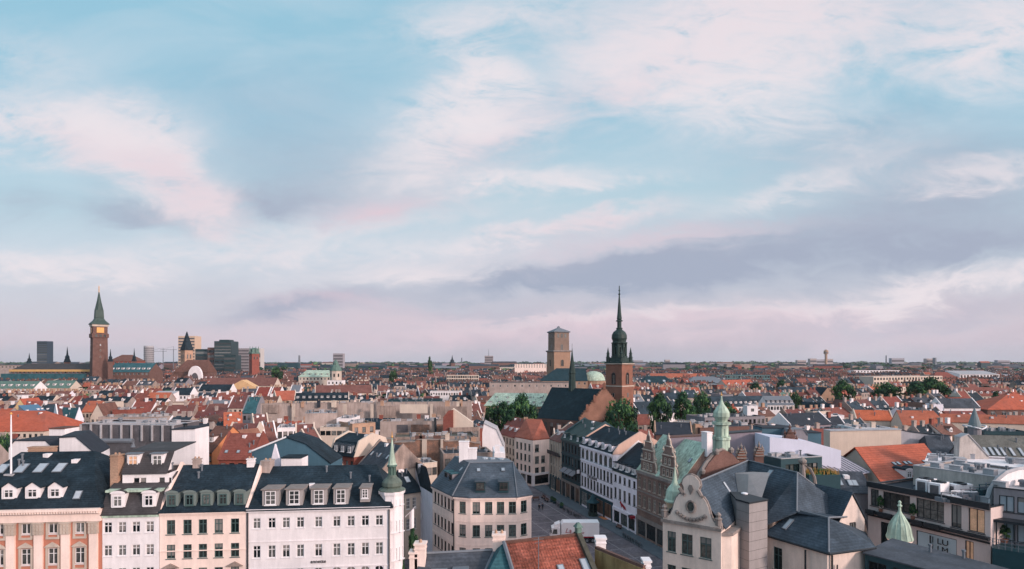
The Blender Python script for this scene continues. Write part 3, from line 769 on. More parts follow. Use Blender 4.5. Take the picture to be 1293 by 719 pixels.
for k in range(8): an = 2*math.pi*k/8; mb.box((tc_[0]+.45*math.cos(an), tc_[1]+.45*math.sin(an), 19.6), (.12, .12, 1.1), an)
mb.stack(*tc_, [(19.6, .35), (20.7, .35)], 8); mb.stack(*tc_, [(20.7, .6), (20.85, .62), (20.95, .5)], 8); mb.build('lantern', COPPERD, t)
mb = MB(); mb.stack(*tc_, [(20.95, .58), (21.15, .46), (22.4, .27), (24.2, .06), (24.4, .04)], 8); mb.build('spire', COPPER, t)
mb = MB(); mb.stack(*tc_, [(24.35, .05), (24.5, .13), (24.65, .05), (25.2, .02)], 6); mb.build('finial', GOLD, t)
# ------------------------------------------------------------------ E: pink corner block in the middle
HE = 13.8
pl = [G(546, 613, HE), G(573, 626, HE), G(594, 627.6, HE), G(652, 627, HE), G(671, 624, HE)]
pl = [V2(p) for p in pl]; pl.append(pl[-1]+Vector((-1.2, 13))); pl.append(Vector((-9.5, 107)))
E = thing('corner_house', 'pink cream corner house with grey hipped roof and dark windows, left of the square', 'house', (-4, 96, 0)); FOOT.append(pl[:])
rowsE = [(633, 648), (662, 677), (691, 706), (720, 736)]
wE = {}
def rz_(cs, a, b, rows, w, st, fm, gm, yref):
    out = []
    for t_, b_ in rows:
        for c in cs:
            z1 = zat(t_, yref); z0 = zat(b_, yref); out.append((s_on(a, b, c), z0, w, z1-z0, st, fm, gm))
    return out
wE[0] = rz_([549.5, 553.5, 557.8, 562, 566.6, 570.8], pl[0], pl[1], rowsE, .85, 'vert', FRAMED, GLASSG, 90)
wE[1] = rz_([584], pl[1], pl[2], rowsE, 1.05, 'cross', FRAMEG, GLASSG, 90)
wE[2] = rz_([601.4, 617, 632, 647], pl[2], pl[3], rowsE, 1.1, 'cross', FRAMEG, GLASSG, 90)
wE[3] = rz_([661.4], pl[3], pl[4], rowsE, 1.1, 'cross', FRAMEG, GLASSG, 90)
solid_walls(E, pl, 0, HE, wE, PINKW)
tFL, tFR, tBR, tBL = G(593, 586, 17.6), G(648, 585, 17.6), G(641, 580.5, 17.6), G(600, 577.5, 17.6); t0 = G(573, 575, 17.6)
tBL = Vector((-5.9, 103, 17.6)); t0 = Vector((-10.1, 104.4, 17.4))
ov = [Vector((p.x, p.y, HE)) for p in pl]
ec = Vector((-3, 98))
ov = [Vector((p.x+(V2(p)-ec).normalized().x*.35, p.y+(V2(p)-ec).normalized().y*.35, HE-.15)) for p in ov]
mid = lambda i, j, t: ov[i].lerp(ov[j], t)
SLATEE = mat('slate_corner_house', (70, 78, 88), 'slate', .75, .16, spec=.22)
mb = MB(); f = [[ov[0], ov[1], tFL, t0]]; mb.slab(f, .14, 0)
mb.slab([[ov[1], ov[2], tFL], [ov[2], ov[3], tFR, tFL], [ov[3], ov[4], tFR], [ov[4], ov[5], tBR, tFR], [ov[5], ov[6], tBR], [ov[6], ov[0], t0], [tBR, ov[6], t0, tBL]], .14, 1)
mb.build('roof', [SLATEE, SLATEE], E)
mb = MB(); mb.slab([[tFL, tFR, tBR, tBL], [t0, tFL, tBL]], .2); mb.build('roof_deck', LEAD, E)
for s in (.3, .5, .75):
    p = tFL.lerp(tFR, s)*.4+tBL.lerp(tBR, s)*.6; mbx = MB(); mbx.stack(p.x, p.y, [(17.75, .5), (17.95, .5), (18.05, .35)], 8); mbx.build('dome_rooflight', GLASSB, E)
mb = MB()                                                      # lead hips and eaves skirt
for aa, bb in ((ov[1], tFL), (tFL, tFR), (ov[3], tFR)):
    mb.tube([Vector(aa)+Vector((0, 0, .2)), Vector(bb)+Vector((0, 0, .2))], .1, 5)
mb.build('hip_flashing', LEAD, E)
mb = MB()
for i in (0, 1, 2, 3): 
    a_, b_ = pl[i], pl[i+1]; d_ = (b_-a_).normalized(); n_ = Vector((d_.y, -d_.x))
    for zz, hh, pr in ((13.2, .2, .12), (13.4, .3, .28), (9.9, .12, .06), (6.4, .12, .06)):
        mb.prism([(p.x, p.y) for p in (a_+n_*pr, b_+n_*pr, b_+n_*.004, a_+n_*.004)], zz+.003*i, zz+hh+.003*i)
mb.build('cornice', PINKW, E)
for c in (606.5, 636):
    p = G(c, 618.5, 14.75); add_dormer(E, (p.x, p.y, 14.6), edge_rz(pl[2], pl[3]), 1.5, 1.35, 2.2, 'flat', DARKG, SLATEE, 1.2, 1.0, 'cross', FRAMED, GLASSG)
for s in (.38, .62):
    p = bil([ov[0], ov[1], tFL, t0], s, .35); add_dormer(E, p, edge_rz(pl[0], pl[1]), 1.2, 1.2, 1.8, 'flat', GREYW, TEAL, .8, .8, 'cross', FRAMED, GLASSG)
qf = [ov[2], ov[3], tFR, tFL]
for s in (.2, .75): add_skylight(E, qf, s, .78, .6, .8)
add_skylight(E, [ov[0], ov[1], tFL, t0], .8, .75, .6, .8)
for c, y0, w_, h_ in ((586, 580, 1.6, 2.9), (597, 581, 1.3, 1.9)):
    p = P(c, y0, 100); inst('chimney', chim_mesh(w_, 1.1, h_, WHITE, 0), E, (p.x, p.y, p.z), 0)
mb = MB(); p = pl[1]; mb.tube([(p.x, p.y-.15, 1), (p.x, p.y-.15, 13.6)], .08, 6); mb.build('drainpipe', DARK, E)
# white stepped gable walls right behind E
q = [V2(P(624, 570, 108)), V2(P(638, 570, 108)), V2(P(636, 570, 116)), V2(P(622, 570, 116))]
t = thing('white_chimney_stack', 'tall white rendered chimney block rising behind the grey roofed corner house', 'chimney', (q[0].x, 110, 0)); FOOT.append(q)
mb = MB(); mb.prism([(p.x, p.y) for p in q], 0, 17.6); mb.prism([(q[0].x+.1, q[0].y+.1), (q[0].x+1.0, q[0].y+.1), (q[0].x+1.0, q[0].y+1), (q[0].x+.1, q[0].y+1)], 17.6, 18.9); mb.build('wall', WHITE, t)
# white house left of E with side windows, in the narrow lane
q = [V2(G(530, 612, 12.5)), V2(G(546.5, 622, 12.5)), V2(G(546.5, 622, 12.5))+Vector((-3.5, 9.5)), V2(G(530, 612, 12.5))+Vector((-3.5, 9.5))]
house('white side house with small windows wedged left of the pink corner house', q, 12.5, 3.2, rm=SLATED, wm=WHITEV, wins={0: [(1.0, z, .6, 1.2, 'cross') for z in (9.6, 6.6, 3.4)]}, hips=(0, 0))
q = quad(511, 622, 531, 619, 11.6, 9)
house('pale lane house with two large windows between turret and pink corner house', q, 11.6, 3.4, hips=(.2, .2), rm=SLATED, wm=CREAM, wins={0: [(.7, 8.6, .75, 1.9, 'x3'), (1.9, 8.6, .75, 1.9, 'x3'), (.7, 5.0, .75, 1.9, 'x3'), (1.9, 5.0, .75, 1.9, 'x3')]}, sky=[('f', 1, .5, .9, 1.4)], chim=[(.5, 1, .8, 1.4, DARK)])

# ------------------------------------------------------------------ foreground roofs at the bottom
R1, R2 = P(636, 687, 46.5), P(727, 676, 48.6); R1.z = R2.z = 19.75
dd = (R2-R1); dd.z = 0; dd.normalize(); nn = Vector((dd.y, -dd.x, 0))
a_ = R1+nn*6; b_ = R2+nn*6; c_ = R2-nn*5; d_ = R1-nn*5
TILEN = mat('tile_orange_near', (160, 74, 54), 'tile', .85, .4, ws=1.6, bump=.6)
Fh = thing('foreground_house', 'near house with bright orange pantile roof at the bottom edge, in front of the truck', 'house', (R1.x+4, 44, 0))
FOOT.append([V2(p) for p in (a_, b_, c_, d_)])
z3 = Vector((0, 0, 1))
def lv(p, z): return Vector((p.x, p.y, z))
gabs = [[lv(b_, 15), lv(c_, 15.5), lv(R2, 19.7)], [lv(d_, 15.5), lv(a_, 15), lv(R1, 19.7)]]
solid_walls(Fh, [V2(a_), V2(b_), V2(c_), V2(d_)], 0, 15, {}, CREAM, gabs)
mb = MB(); F_ = [lv(a_+nn*.3, 14.8), lv(b_+nn*.3, 14.8), R2, R1]; B_ = [lv(c_, 15.8), lv(d_, 15.8), R1, R2]
mb.slab([F_, B_], .12)
# pantile ribs down the slope
up = (R1-F_[0]); L_ = (R2-R1).length; k = 0; n_r = int(L_/.23)
for k in range(n_r+1):
    s = k/n_r; lo = F_[0].lerp(F_[1], s)+z3*.13; hi = R1.lerp(R2, s)+z3*.13; mb.tube([lo, hi], .04, 4)
for k in range(1, 17):
    t = k/17; lo = F_[0].lerp(R1, t)+z3*.125; hi = F_[1].lerp(R2, t)+z3*.125; mb.tube([lo, hi], .025, 4)
mb.build('roof', TILEN, Fh)
mb = MB(); mb.tube([R1+z3*.16, R2+z3*.16], .15, 6); mb.build('ridge_tiles', BROWNT, Fh)
mb = MB()
gp = [lv(b_, 14.5)+nn*.5, lv(R2, 20.15), lv(c_, 15.6)]
ggg = [b_+nn*.5, R2, c_]
poly = [lv(b_+nn*.6, 12), lv(b_+nn*.6, 15.3), Vector((R2.x, R2.y, 20.3)), lv(c_, 16.2), lv(c_, 12)]
mb.extrude(poly, dd*.4); mb.build('gable_parapet', mat('mossy_stone', (84, 82, 74), 'plaster', .95, .3), Fh)
mb = MB(); mb.box((R2.x+.2, R2.y, 20.1), (.4, .45, .45), .4); mb.stack(R2.x+.2, R2.y, [(20.55, .32), (20.9, .1)], 4, R(20)); mb.build('copper_cap', COPPERD, Fh)
add_skylight(Fh, F_, .62, .66, .55, .55); add_skylight(Fh, F_, .955, .66, .7, 1.1)
for (c0, c1, y0, y1, m_, Yd, par_) in ((623, 637, 674, 693, PINKW, 48, 'stack'),):
    pp = P(630, 694, 47.6); inst('chimney', chim_mesh(.95, .9, 1.25, PINKW, 2), Fh, (pp.x, pp.y, 18.95), 0)
t = thing('aerial', 'thin metal aerial mast on the orange pantile roof', 'aerial', (P(680, 716, 45).x, 45, 18))
mb = MB(); mb.tube([(t.location.x, 45, 17.6), (t.location.x, 45, 20.9)], .03, 5); mb.build('mast', LEAD, t)
mb = MB(); 
for k, w_ in enumerate((.5, .4, .3)): mb.tube([(t.location.x-w_, 45, 20.8-k*.25), (t.location.x+w_, 45, 20.9-k*.25)], .018, 4)
mb.build('cross_bars', LEAD, t)
# grey/teal roof left of it
g1, g2 = P(530, 705, 46.5), P(625, 694.5, 47.4); g1.z = g2.z = 18.9
t = thing('foreground_house', 'near house with grey slate and teal roof slopes, left of the orange pantile roof', 'house', (g1.x+3, 44, 0))
a0, b0 = Vector((g1.x, 40.5, 14.5)), Vector((R1.x-.3, 40.5, 14.5)); vb = Vector((g2.x-2.6, 41.0, 14.8))
mb = MB(); mb.slab([[a0, vb, g2, g1]], .12, 0); mb.slab([[g1, g2, Vector((g2.x, 52, 14.8)), Vector((g1.x, 52, 14.8))]], .12, 0)
mb.build('roof', SLATEG, t)
mb = MB(); mb.slab([[vb, Vector((R1.x+2.6, 40.7, 13.9)), R1-z3*.05+dd*-.1, g2]], .12, 0); mb.build('side_roof', TEAL, t)
mb = MB(); mb.tube([g2+z3*.15, vb+z3*.15], .13, 5); mb.tube([R1+z3*.22, F_[0]+z3*.25], .16, 5); mb.tube([g1+z3*.15, g2+z3*.15], .12, 5); mb.build('lead_flashing', LEAD, t)
solid_walls(t, [(g1.x, 40.8), (R1.x, 40.8), (R1.x, 51.5), (g1.x, 51.5)], 0, 14.4, {}, BEIGE, [[(g1.x, 40.8, 14.4), (g1.x, 51.5, 14.4), (g1.x, 46.5, 18.8)]])
qg = [a0, vb, g2, g1]
for s in (.34, .68):
    add_dormer(t, bil(qg, s, .60), 0, 1.0, .9, 1.4, 'flat', STONED, LEAD, .8, .6, 'thin', FRAMEW)
add_skylight(t, [vb, Vector((R1.x+2.6, 40.7, 13.9)), R1, g2], .55, .62, .6, .6)
for c_, yb, w_, h_ in ((531, 710, .8, 1.4), (523, 719, .6, 1.3)):
    p = P(c_, yb, 46); inst('chimney', chim_mesh(w_, .8, h_, PINKW, 1), t, p, 0)
t = thing('foreground_wall', 'stained ochre boundary wall with a coping and two white chimneys, right of the orange roof', 'wall', (7.5, 46, 0))
w0, w1 = P(751, 694, 48), P(812, 719, 43.5)
mb = MB(); dwn = (w1-w0); mb.extrude([lv(w0, 8), w0, w1, lv(w1, 8)], Vector((.35, .5, 0))); mb.build('wall', mat('ochre_render', (168, 140, 100), 'plaster', .95, .3), t)
mb = MB(); mb.tube([w0+Vector((.15, .2, .05)), w1+Vector((.15, .2, .05))], .22, 4); mb.build('coping', BRICKB, t)
for c_, yb, w_, h_ in ((758, 696, .8, 1.05), (816, 722, .5, .8)):
    p = P(c_, yb, 48.7 if c_ < 800 else 44.2); inst('chimney', chim_mesh(w_, .8, h_, WHITE, 0), t, p, 0)

# ------------------------------------------------------------------ right side of the shopping street
def RY(px): u = (px-CX)/F; Y = 63.8/(u+.335); return Vector((u*Y, Y))
nR = Vector((.9482, .3177)); dRw = Vector((.3177, -.9482))     # depth direction, direction towards the camera
def rowR(p0, p1, depth): a, b = RY(p0), RY(p1); return [a, b, b+nR*depth, a+nR*depth]
def even(q, e, n, rows, w, st, fm=None, gm=None, lit=()):
    L = (V2(q[(e+1) % 4])-V2(q[e])).length; o = []; i = 0
    for z, h in rows:
        for k in range(n): o.append((L*(k+.5)/n, z, w, h, st, fm, gm, i in lit)); i += 1
    return o
def shopfront(root, q, e, bays, z1, m, glass=GLASS, lit=()):
    a, b = V2(q[e]), V2(q[(e+1) % 4]); d = (b-a).normalized(); n = Vector((d.y, -d.x)); L = (b-a).length
    mb = MB()
    for k in range(bays+1):
        s = min(max(L*k/bays, .25), L-.25); p = a+d*s+n*.08; mb.box((p.x, p.y, .1), (.5, .2, z1-.1), edge_rz(a, b))
    pts = [a+n*.25, b+n*.25, b+n*.01, a+n*.01]; mb.prism([(p.x, p.y) for p in pts], z1, z1+.6)
    mb.build('shopfront', m, root)
    for k in range(bays):
        s = L*(k+.5)/bays; p = a+d*s+n*.03; w = L/bays-.6
        key = ('sf', round(w, 1), round(z1, 1), k in lit)
        g = MB(); g.box((0, 0, 0), (w, .03, z1-.7)); 
        for x in (-w/2, 0, w/2): g.box((x, -.03, 0), (.07, .05, z1-.7), 0, 1)
        inst('shop_window', g.mesh('shop_window', [LIT2 if k in lit else glass, DARK]), root, (p.x, p.y, .55), edge_rz(a, b))
LIT2 = mat('lit_shop_window', (96, 76, 66), 'plain', .3, .6, emit=.05)
# I: pink house with red roof closing the view
HI = 12.6
c0, c1, c2, c3 = G(631, 547, HI), G(650, 552.5, HI), G(673, 556.7, HI), G(694, 554.6, HI)
qi = [V2(c1), V2(c2), V2(c2)+Vector((9.5, 14)), V2(c1)+Vector((6, 16))]
t = thing('corner_house', 'pink house with orange tiled hipped roof closing the far end of the square', 'house', (c2.x, c2.y+5, 0))
ci = [V2(c1), V2(c2), V2(c3), V2(c3)+Vector((0, 9)), V2(c1)+Vector((9, 16))]; FOOT.append(ci)
wi = {0: [(1.2+k*1.95, z, 1.0, 1.9, 'vert', FRAMEG) for k in range(4) for z in (9.6, 6.6, 3.6)], 1: [(s, z, 1.4, 2.0, 'cross', FRAMEG) for s, z in ((1.4, 9.4), (1.4, 6.2), (1.4, 2.9+.2), (3.6, 6.2), (3.6, 3.1))]}
solid_walls(t, ci, 0, HI, wi, PINKW)
rp = [Vector((p.x, p.y, HI)) for p in ci]; r1_, r2_ = P(664, 533, 175), P(684, 537, 172); r1_.z = r2_.z = 17.2
mb = MB(); mb.slab([[rp[0], rp[1], r1_], [rp[1], r2_, r1_], [rp[1], rp[2], r2_], [rp[2], rp[3], r2_], [rp[3], rp[4], r1_, r2_], [rp[4], rp[0], r1_]], .3); mb.build('roof', ORANGE, t)
for c_, yb in ((664, 533), (672, 535)): p = P(c_, yb+2, 176); inst('chimney', chim_mesh(1.2, .9, 1.6, BRICKP), t, p, 0)
shopfront(t, ci[:4], 1, 1, 3.0, WHITE); shopfront(t, ci[:4], 0, 3, 3.0, WHITE)
KEEP.append((628, 700, 612, 160))
q = [V2(c0), V2(c1), V2(c1)+Vector((7, 12)), V2(c0)+Vector((7, 12))]
house('pale terrace house with dark red roof and three white dormers, left of the orange roof', q, HI, 4.5, rm=RED, wm=CREAM, wgrid={0: (4, 5, .95, 1.7, 11.8, 2.7, 'vert', FRAMED)}, dorm=(3, 1.3, 1.2, 1.8, 'flat', .3, WHITE))
# J: narrow stone front
q = rowR(694.5, 709, 12)
J = house('narrow beige stone front with pilasters and balcony between the pink house and black front', q, 13.6, 3.8, rm=MAROON, wm=STONE, wins={0: even(q, 0, 4, [(10.2, 1.9), (7.2, 1.9), (4.6, 1.9)], .8, 'vert', FRAMED)}, dorm=(2, 1.3, 1.3, 1.8, 'arch', .3, WHITE), party=1, ybot=600)
shopfront(J, q, 0, 2, 3.6, DARKG, lit=(1,))
mb = MB(); a, b = q[0], q[1]
mb.prism([(p.x, p.y) for p in (a-nR*.9, b-nR*.9, b-nR*.01, a-nR*.01)], 9.7, 9.85); mb.prism([(p.x, p.y) for p in (a-nR*.9, b-nR*.9, b-nR*.82, a-nR*.82)], 9.85, 10.7); mb.build('balcony', DARK, J)
mb = MB()
for k in range(5): p = a+(b-a)*(.04+.92*k/4)-nR*.1; mb = MB(); mb.box((p.x, p.y, 3.9), (.45, .35, 9.3), edge_rz(a, b)); mb.build('pilaster', STONE, J)
# K: dark green-black house
q = rowR(709.3, 733, 13)
K = house('dark green black shop house with grey awnings, next to the white arched front', q, 14.5, 3.2, rm=COPPERB, wm=DARKG, ms=(1.3, 1.5), wins={0: even(q, 0, 6, [(11.6, 2.1), (8.4, 2.1), (5.2, 2.1)], 1.0, 'vert', DARK, GLASS)}, dorm=(3, 1.3, 1.2, 1.5, 'flat', .3, DARKG, 'f0'), party=1, ybot=640,
      cornice=([0], [(14.1, .35, .3), (10.8, .2, .15), (7.6, .2, .15)], DARKG))
shopfront(K, q, 0, 4, 3.8, STONED, lit=(1, 3))
a, b = q[0], q[1]; d = (b-a).normalized()
for k in range(3):
    p = a+(b-a)*(.26+.25*k); mb = MB(); mb.slab([[Vector((p.x-d.x*1.25, p.y-d.y*1.25, 7.6))+(-nR*.1).to_3d(), Vector((p.x+d.x*1.25, p.y+d.y*1.25, 7.6))+(-nR*.1).to_3d(), Vector((p.x+d.x*1.25, p.y+d.y*1.25, 6.6))+(-nR*1.5).to_3d(), Vector((p.x-d.x*1.25, p.y-d.y*1.25, 6.6))+(-nR*1.5).to_3d()]], .06)
    mb.build('awning', GREYW, K)
# L: white house with arched top-floor windows
q = rowR(733.3, 774, 13)
Lh = house('white shop house with seven arched top floor windows and five dormers', q, 14.5, 2.6, rm=SLATED, wm=WHITEV, ms=(1.5, 1.5), wins={0: even(q, 0, 7, [(11.4, 2.3)], 1.5, 'arch', FRAMEG) + even(q, 0, 10, [(8.1, 2.3), (4.9, 2.3)], 1.05, 'vert', FRAMED)},
      dorm=(5, 1.5, 1.35, 1.8, 'arch', .25, WHITEV, 'f0'), party=1, wm2=mat('firewall_peach', (206, 170, 156), 'plaster', .9, .1), ybot=680, cornice=([0], [(14.0, .5, .35), (10.9, .2, .18), (4.3, .2, .12)], WHITEV))
shopfront(Lh, q, 0, 4, 3.6, DARKG, lit=(2, 3))
a, b = q[0], q[1]; p = a+(b-a)*.38-nR*.05; text_obj('TOM ADAMS', .85, FRAMED, Lh, (p.x, p.y, 7.35), edge_rz(a, b))
mb = MB(); p = a-nR*.7; mb.box((p.x, p.y, 7.2), (.2, 1.3, 1.6), edge_rz(a, b)); mb.build('projecting_sign', DARK, Lh)
mb = MB(); mb.box((p.x+.0, p.y-.12, 7.6), (.06, .7, .9), edge_rz(a, b)); mb.build('sign_face', WHITEP, Lh)
# M: smaller white house
q = rowR(774.3, 804, 12)
Mh = house('lower white shop house with red emblem and copper eaves, right of the arched front', q, 11.4, 3.6, rm=SLATED, wm=WHITEV, ms=(1.1, 1.7), wins={0: even(q, 0, 5, [(8.9, 1.5), (5.4, 2.3)], .95, 'cross', FRAMED)},
      dorm=(4, 1.5, 1.3, 1.6, 'flat', .2, WHITE, 'f0'), party=1, wm2=WHITE, ybot=690, cornice=([0], [(11.05, .25, .2)], COPPERD))
shopfront(Mh, q, 0, 3, 3.0, WHITEV, GLASSG)
a, b = q[0], q[1]; d = (b-a).normalized(); p = a+(b-a)*.45-nR*.08
sh = [(-1.2, .9), (-.9, 1.1), (-.75, .75), (-.3, .7), (.3, .45), (.9, .25), (1.3, -.35), (.95, -.25), (.6, -.1), (.45, -.5), (.25, -.1), (-.35, .15), (-.6, -.2), (-.75, .1), (-.95, .5), (-1.3, .6)]
mb = MB(); mb.extrude([(p.x+d.x*x, p.y+d.y*x, 4.25+z) for x, z in sh], -nR.to_3d()*.06); mb.build('emblem', REDP, Mh)
for k in (.93, .99):
    mb = MB(); pp = a+(b-a)*(k-.05)-nR*.6; mb.box((pp.x, pp.y, 3.2), (.8, .9, .5), edge_rz(a, b)); mb.build('awning', REDP if k > .95 else DARK, Mh)
# N: brown brick renaissance house with two scrolled gables
q = rowR(804.3, 858, 12); BRN = mat('brick_renaissance', (132, 108, 100), 'brick', .9, .22)
Nh = house('brown brick renaissance house with two scrolled gables and a green copper roof', q, 12.9, 6.6, rm=COPPER, wm=BRN, wins={0: even(q, 0, 8, [(9.6, 2.2), (6.0, 2.3)], .95, 'cross', STONE)}, party=0, ybot=700, ov=.1,
      cornice=([0], [(12.4, .5, .3), (8.9, .2, .18), (5.4, .25, .22), (3.9, .2, .2)], STONED), sky=[('f', 2, .55, .7, .9, [.55, .9])])
shopfront(Nh, q, 0, 4, 3.4, STONED, lit=())
a, b = q[0], q[1]; d = (b-a).normalized(); L = (b-a).length
def scroll_gable(root, c, dvec, nvec, w, z0, h, wm, sm, wins=True, thick=.5):
    half = [(1, 0), (1, .04), (.92, .10), (.97, .17), (.90, .25), (.72, .33), (.70, .42), (.66, .50), (.70, .55), (.60, .62), (.42, .67), (.40, .76), (.34, .80), (.20, .84), (.16, .93), (0, 1.0)]
    pts = [(x*w/2, z*h) for x, z in half] + [(-x*w/2, z*h) for x, z in reversed(half[:-1])]
    mb = MB(); mb.extrude([(c.x+dvec.x*x, c.y+dvec.y*x, z0+z) for x, z in pts], nvec.to_3d()*thick); g = mb.build('gable', wm, root)
    mb = MB()
    for i in range(len(pts)-1):
        p0, p1 = pts[i], pts[i+1]
        if abs(p0[1]-p1[1])+abs(p0[0]-p1[0]) < .05: continue
        A_ = Vector((c.x+dvec.x*p0[0], c.y+dvec.y*p0[0], z0+p0[1]))+nvec.to_3d()*.2; B_ = Vector((c.x+dvec.x*p1[0], c.y+dvec.y*p1[0], z0+p1[1]))+nvec.to_3d()*.2
        mb.tube([A_, B_], .17*w/5, 5)
    for zz, fr in ((0, 1.02), (.30, .86), (.58, .66), (.80, .4)):
        cc = c-nvec*.12; mb.box((cc.x, cc.y, z0+zz*h-.06), (w*fr, .3, .16), math.atan2(dvec.y, dvec.x))
    for x, zz in ((0, 1.0), (-.46, .34), (.46, .34), (-.33, .66), (.33, .66)):
        cc = c+dvec*x*w+nvec*.2; mb.stack(cc.x, cc.y, [(z0+zz*h, .1), (z0+zz*h+.3, .2), (z0+zz*h+.5, .08), (z0+zz*h+.9, .02)], 6)
    o = mb.build('gable_coping', sm, root)
    if wins:
        for x, z, ww, hh in ((-.22, .07, .7, 1.3), (.0, .07, .7, 1.3), (.22, .07, .7, 1.3), (-.12, .36, .6, 1.1), (.12, .36, .6, 1.1)):
            cc = c+dvec*x*w-nvec*.04; add_window(root, (cc.x, cc.y, z0+z*h), math.atan2(dvec.y, dvec.x), ww, hh, 'cross', STONE, one=True)
    return g
for f_ in (.27, .74):
    scroll_gable(Nh, a+d*L*f_+nR*.1, d, nR, L*.38, 13.0, 7.4, BRN, STONE)
p = q[1]+nR*6; inst('chimney', chim_mesh(1.6, 1.1, 3.0, WHITE, 0), Nh, (p.x-.3, p.y, 18.6), edge_rz(a, b))
# ------------------------------------------------------------------ G: big cream house with scrolled gable at the lower right
ga, gb = Vector((16.4, 64.6)), Vector((21.4, 60.8)); gd = (gb-ga).normalized(); gn = Vector((-gd.y, gd.x))   # gn points away from the street
PG, SG = mat('plaster_rose_cream', (228, 206, 196), 'plaster', .85, .14), STONE
Gt = thing('gabled_house', 'large cream house with a scrolled gable and grey slate roofs, front of the lower right', 'house', (25, 66, 0))
FOOT.append([ga, gb, gb+gn*22, ga+gn*22]); FOOT.append([Vector((24, 56)), Vector((44, 58)), Vector((46, 78)), Vector((28, 82))])
gq = [ga, gb, gb+gn*20, ga+gn*20]; Lg = (gb-ga).length
wg = []
for c, w in ((848, .95), (867.5, 1.2), (891, 1.2)):
    s = s_on(ga, gb, c); wg += [(s, 13.6, w, 2.2, 'cross', FRAMEG, GLASSG), (s, 9.8, w, 2.4, 'cross', FRAMEG, GLASSG), (s, 6, w, 2.4, 'cross', FRAMEG, GLASSG)]
solid_walls(Gt, gq, 0, 17, {0: wg}, PG)
# scrolled gable, hand profile in metres from the middle of the front
half = [(3.1, 0), (3.1, .45), (2.8, .62), (2.55, .4), (2.3, .6), (2.02, 1.2), (1.85, 1.9), (1.6, 2.5), (1.3, 2.9), (1.0, 3.0), (.78, 3.4), (.82, 3.8), (.98, 4.1), (.85, 4.6), (.45, 5.0), (0, 5.15)]
prof = half+[(-x, z) for x, z in reversed(half[:-1])]
gm_ = (ga+gb)/2
mb = MB(); mb.extrude([(gm_.x+gd.x*x, gm_.y+gd.y*x, 17+z) for x, z in prof], gn.to_3d()*.5); mb.build('gable', PG, Gt)
mb = MB()
for p0, p1 in zip(prof, prof[1:]):
    A_ = Vector((gm_.x+gd.x*p0[0], gm_.y+gd.y*p0[0], 17+p0[1]))+gn.to_3d()*.2; B_ = Vector((gm_.x+gd.x*p1[0], gm_.y+gd.y*p1[0], 17+p1[1]))+gn.to_3d()*.2
    mb.tube([A_, B_], .16, 6)
for sx_ in (-1, 1):
    cc = gm_+gd*sx_*2.9-gn*.1; mb.stack(cc.x, cc.y, [(17.3, .3), (17.9, .3), (18.0, .38), (18.15, .15), (18.4, .28), (18.65, .08)], 8)
for sx_ in (-1, 1):
    cc = gm_+gd*sx_*1.0-gn*.1; mb.tube([Vector((cc.x-gd.x*.3*k, cc.y-gd.y*.3*k, 20.3+.35*math.sin(k*1.6))) for k in (-1, -.4, .2, .8)], .2, 6)
cc = gm_-gn*.12
mb.box((cc.x, cc.y, 16.75), (6.5, .45, .25), edge_rz(ga, gb))
mb.build('gable_coping', STONED, Gt)
mb = MB(); cc = gm_-gn*.12                                      # oval window with garland
ring = [(cc.x+gd.x*.45*math.cos(t), cc.y+gd.y*.45*math.cos(t), 18.8+.6*math.sin(t)) for t in [k*math.pi/8 for k in range(17)]]
mb.tube(ring, .11, 6)
for k in range(9):
    x = -1.5+3*k/8; mb.stack(cc.x+gd.x*x, cc.y+gd.y*x, [(17.25+.55*(x/1.5)**2, .14), (17.5+.55*(x/1.5)**2, .2), (17.65+.55*(x/1.5)**2, .08)], 6)
mb.extrude([(cc.x+gd.x*x, cc.y+gd.y*x, 20.6+z) for x, z in ((0, -.55), (.3, .1), (.15, .5), (-.15, .5), (-.3, .1))], -gn.to_3d()*.06)
mb.build('stone_ornament', STONED, Gt)
mb = MB(); mb.face([(cc.x+gd.x*.42*math.cos(t)+gn.x*.1, cc.y+gd.y*.42*math.cos(t)+gn.y*.1, 18.8+.56*math.sin(t)) for t in [k*math.pi/8 for k in range(16)]]); mb.build('oval_window', GLASSG, Gt)
# return block right of the gable
rq = [gb+gd*.02+gn*.3, gb+gd*.75+gn*1.0, gb+gd*.75+gn*4, gb+gn*4]
mb = MB(); mb.prism([(p.x, p.y) for p in rq], 0, 16.2, 0); mb.prism([(p.x, p.y) for p in (rq[0]-gn*.2, rq[1]-gn*.2+gd*.2, rq[2]+gd*.2, rq[3])], 16.2, 16.5, 1); mb.build('side_wall', [PG, STONED], Gt)
mb = MB(); pp = rq[1]-gd*.45-gn*.1; mb.tube([(pp.x, pp.y, 3), (pp.x, pp.y, 15.8)], .1, 6); mb.build('drainpipe', DARK, Gt)
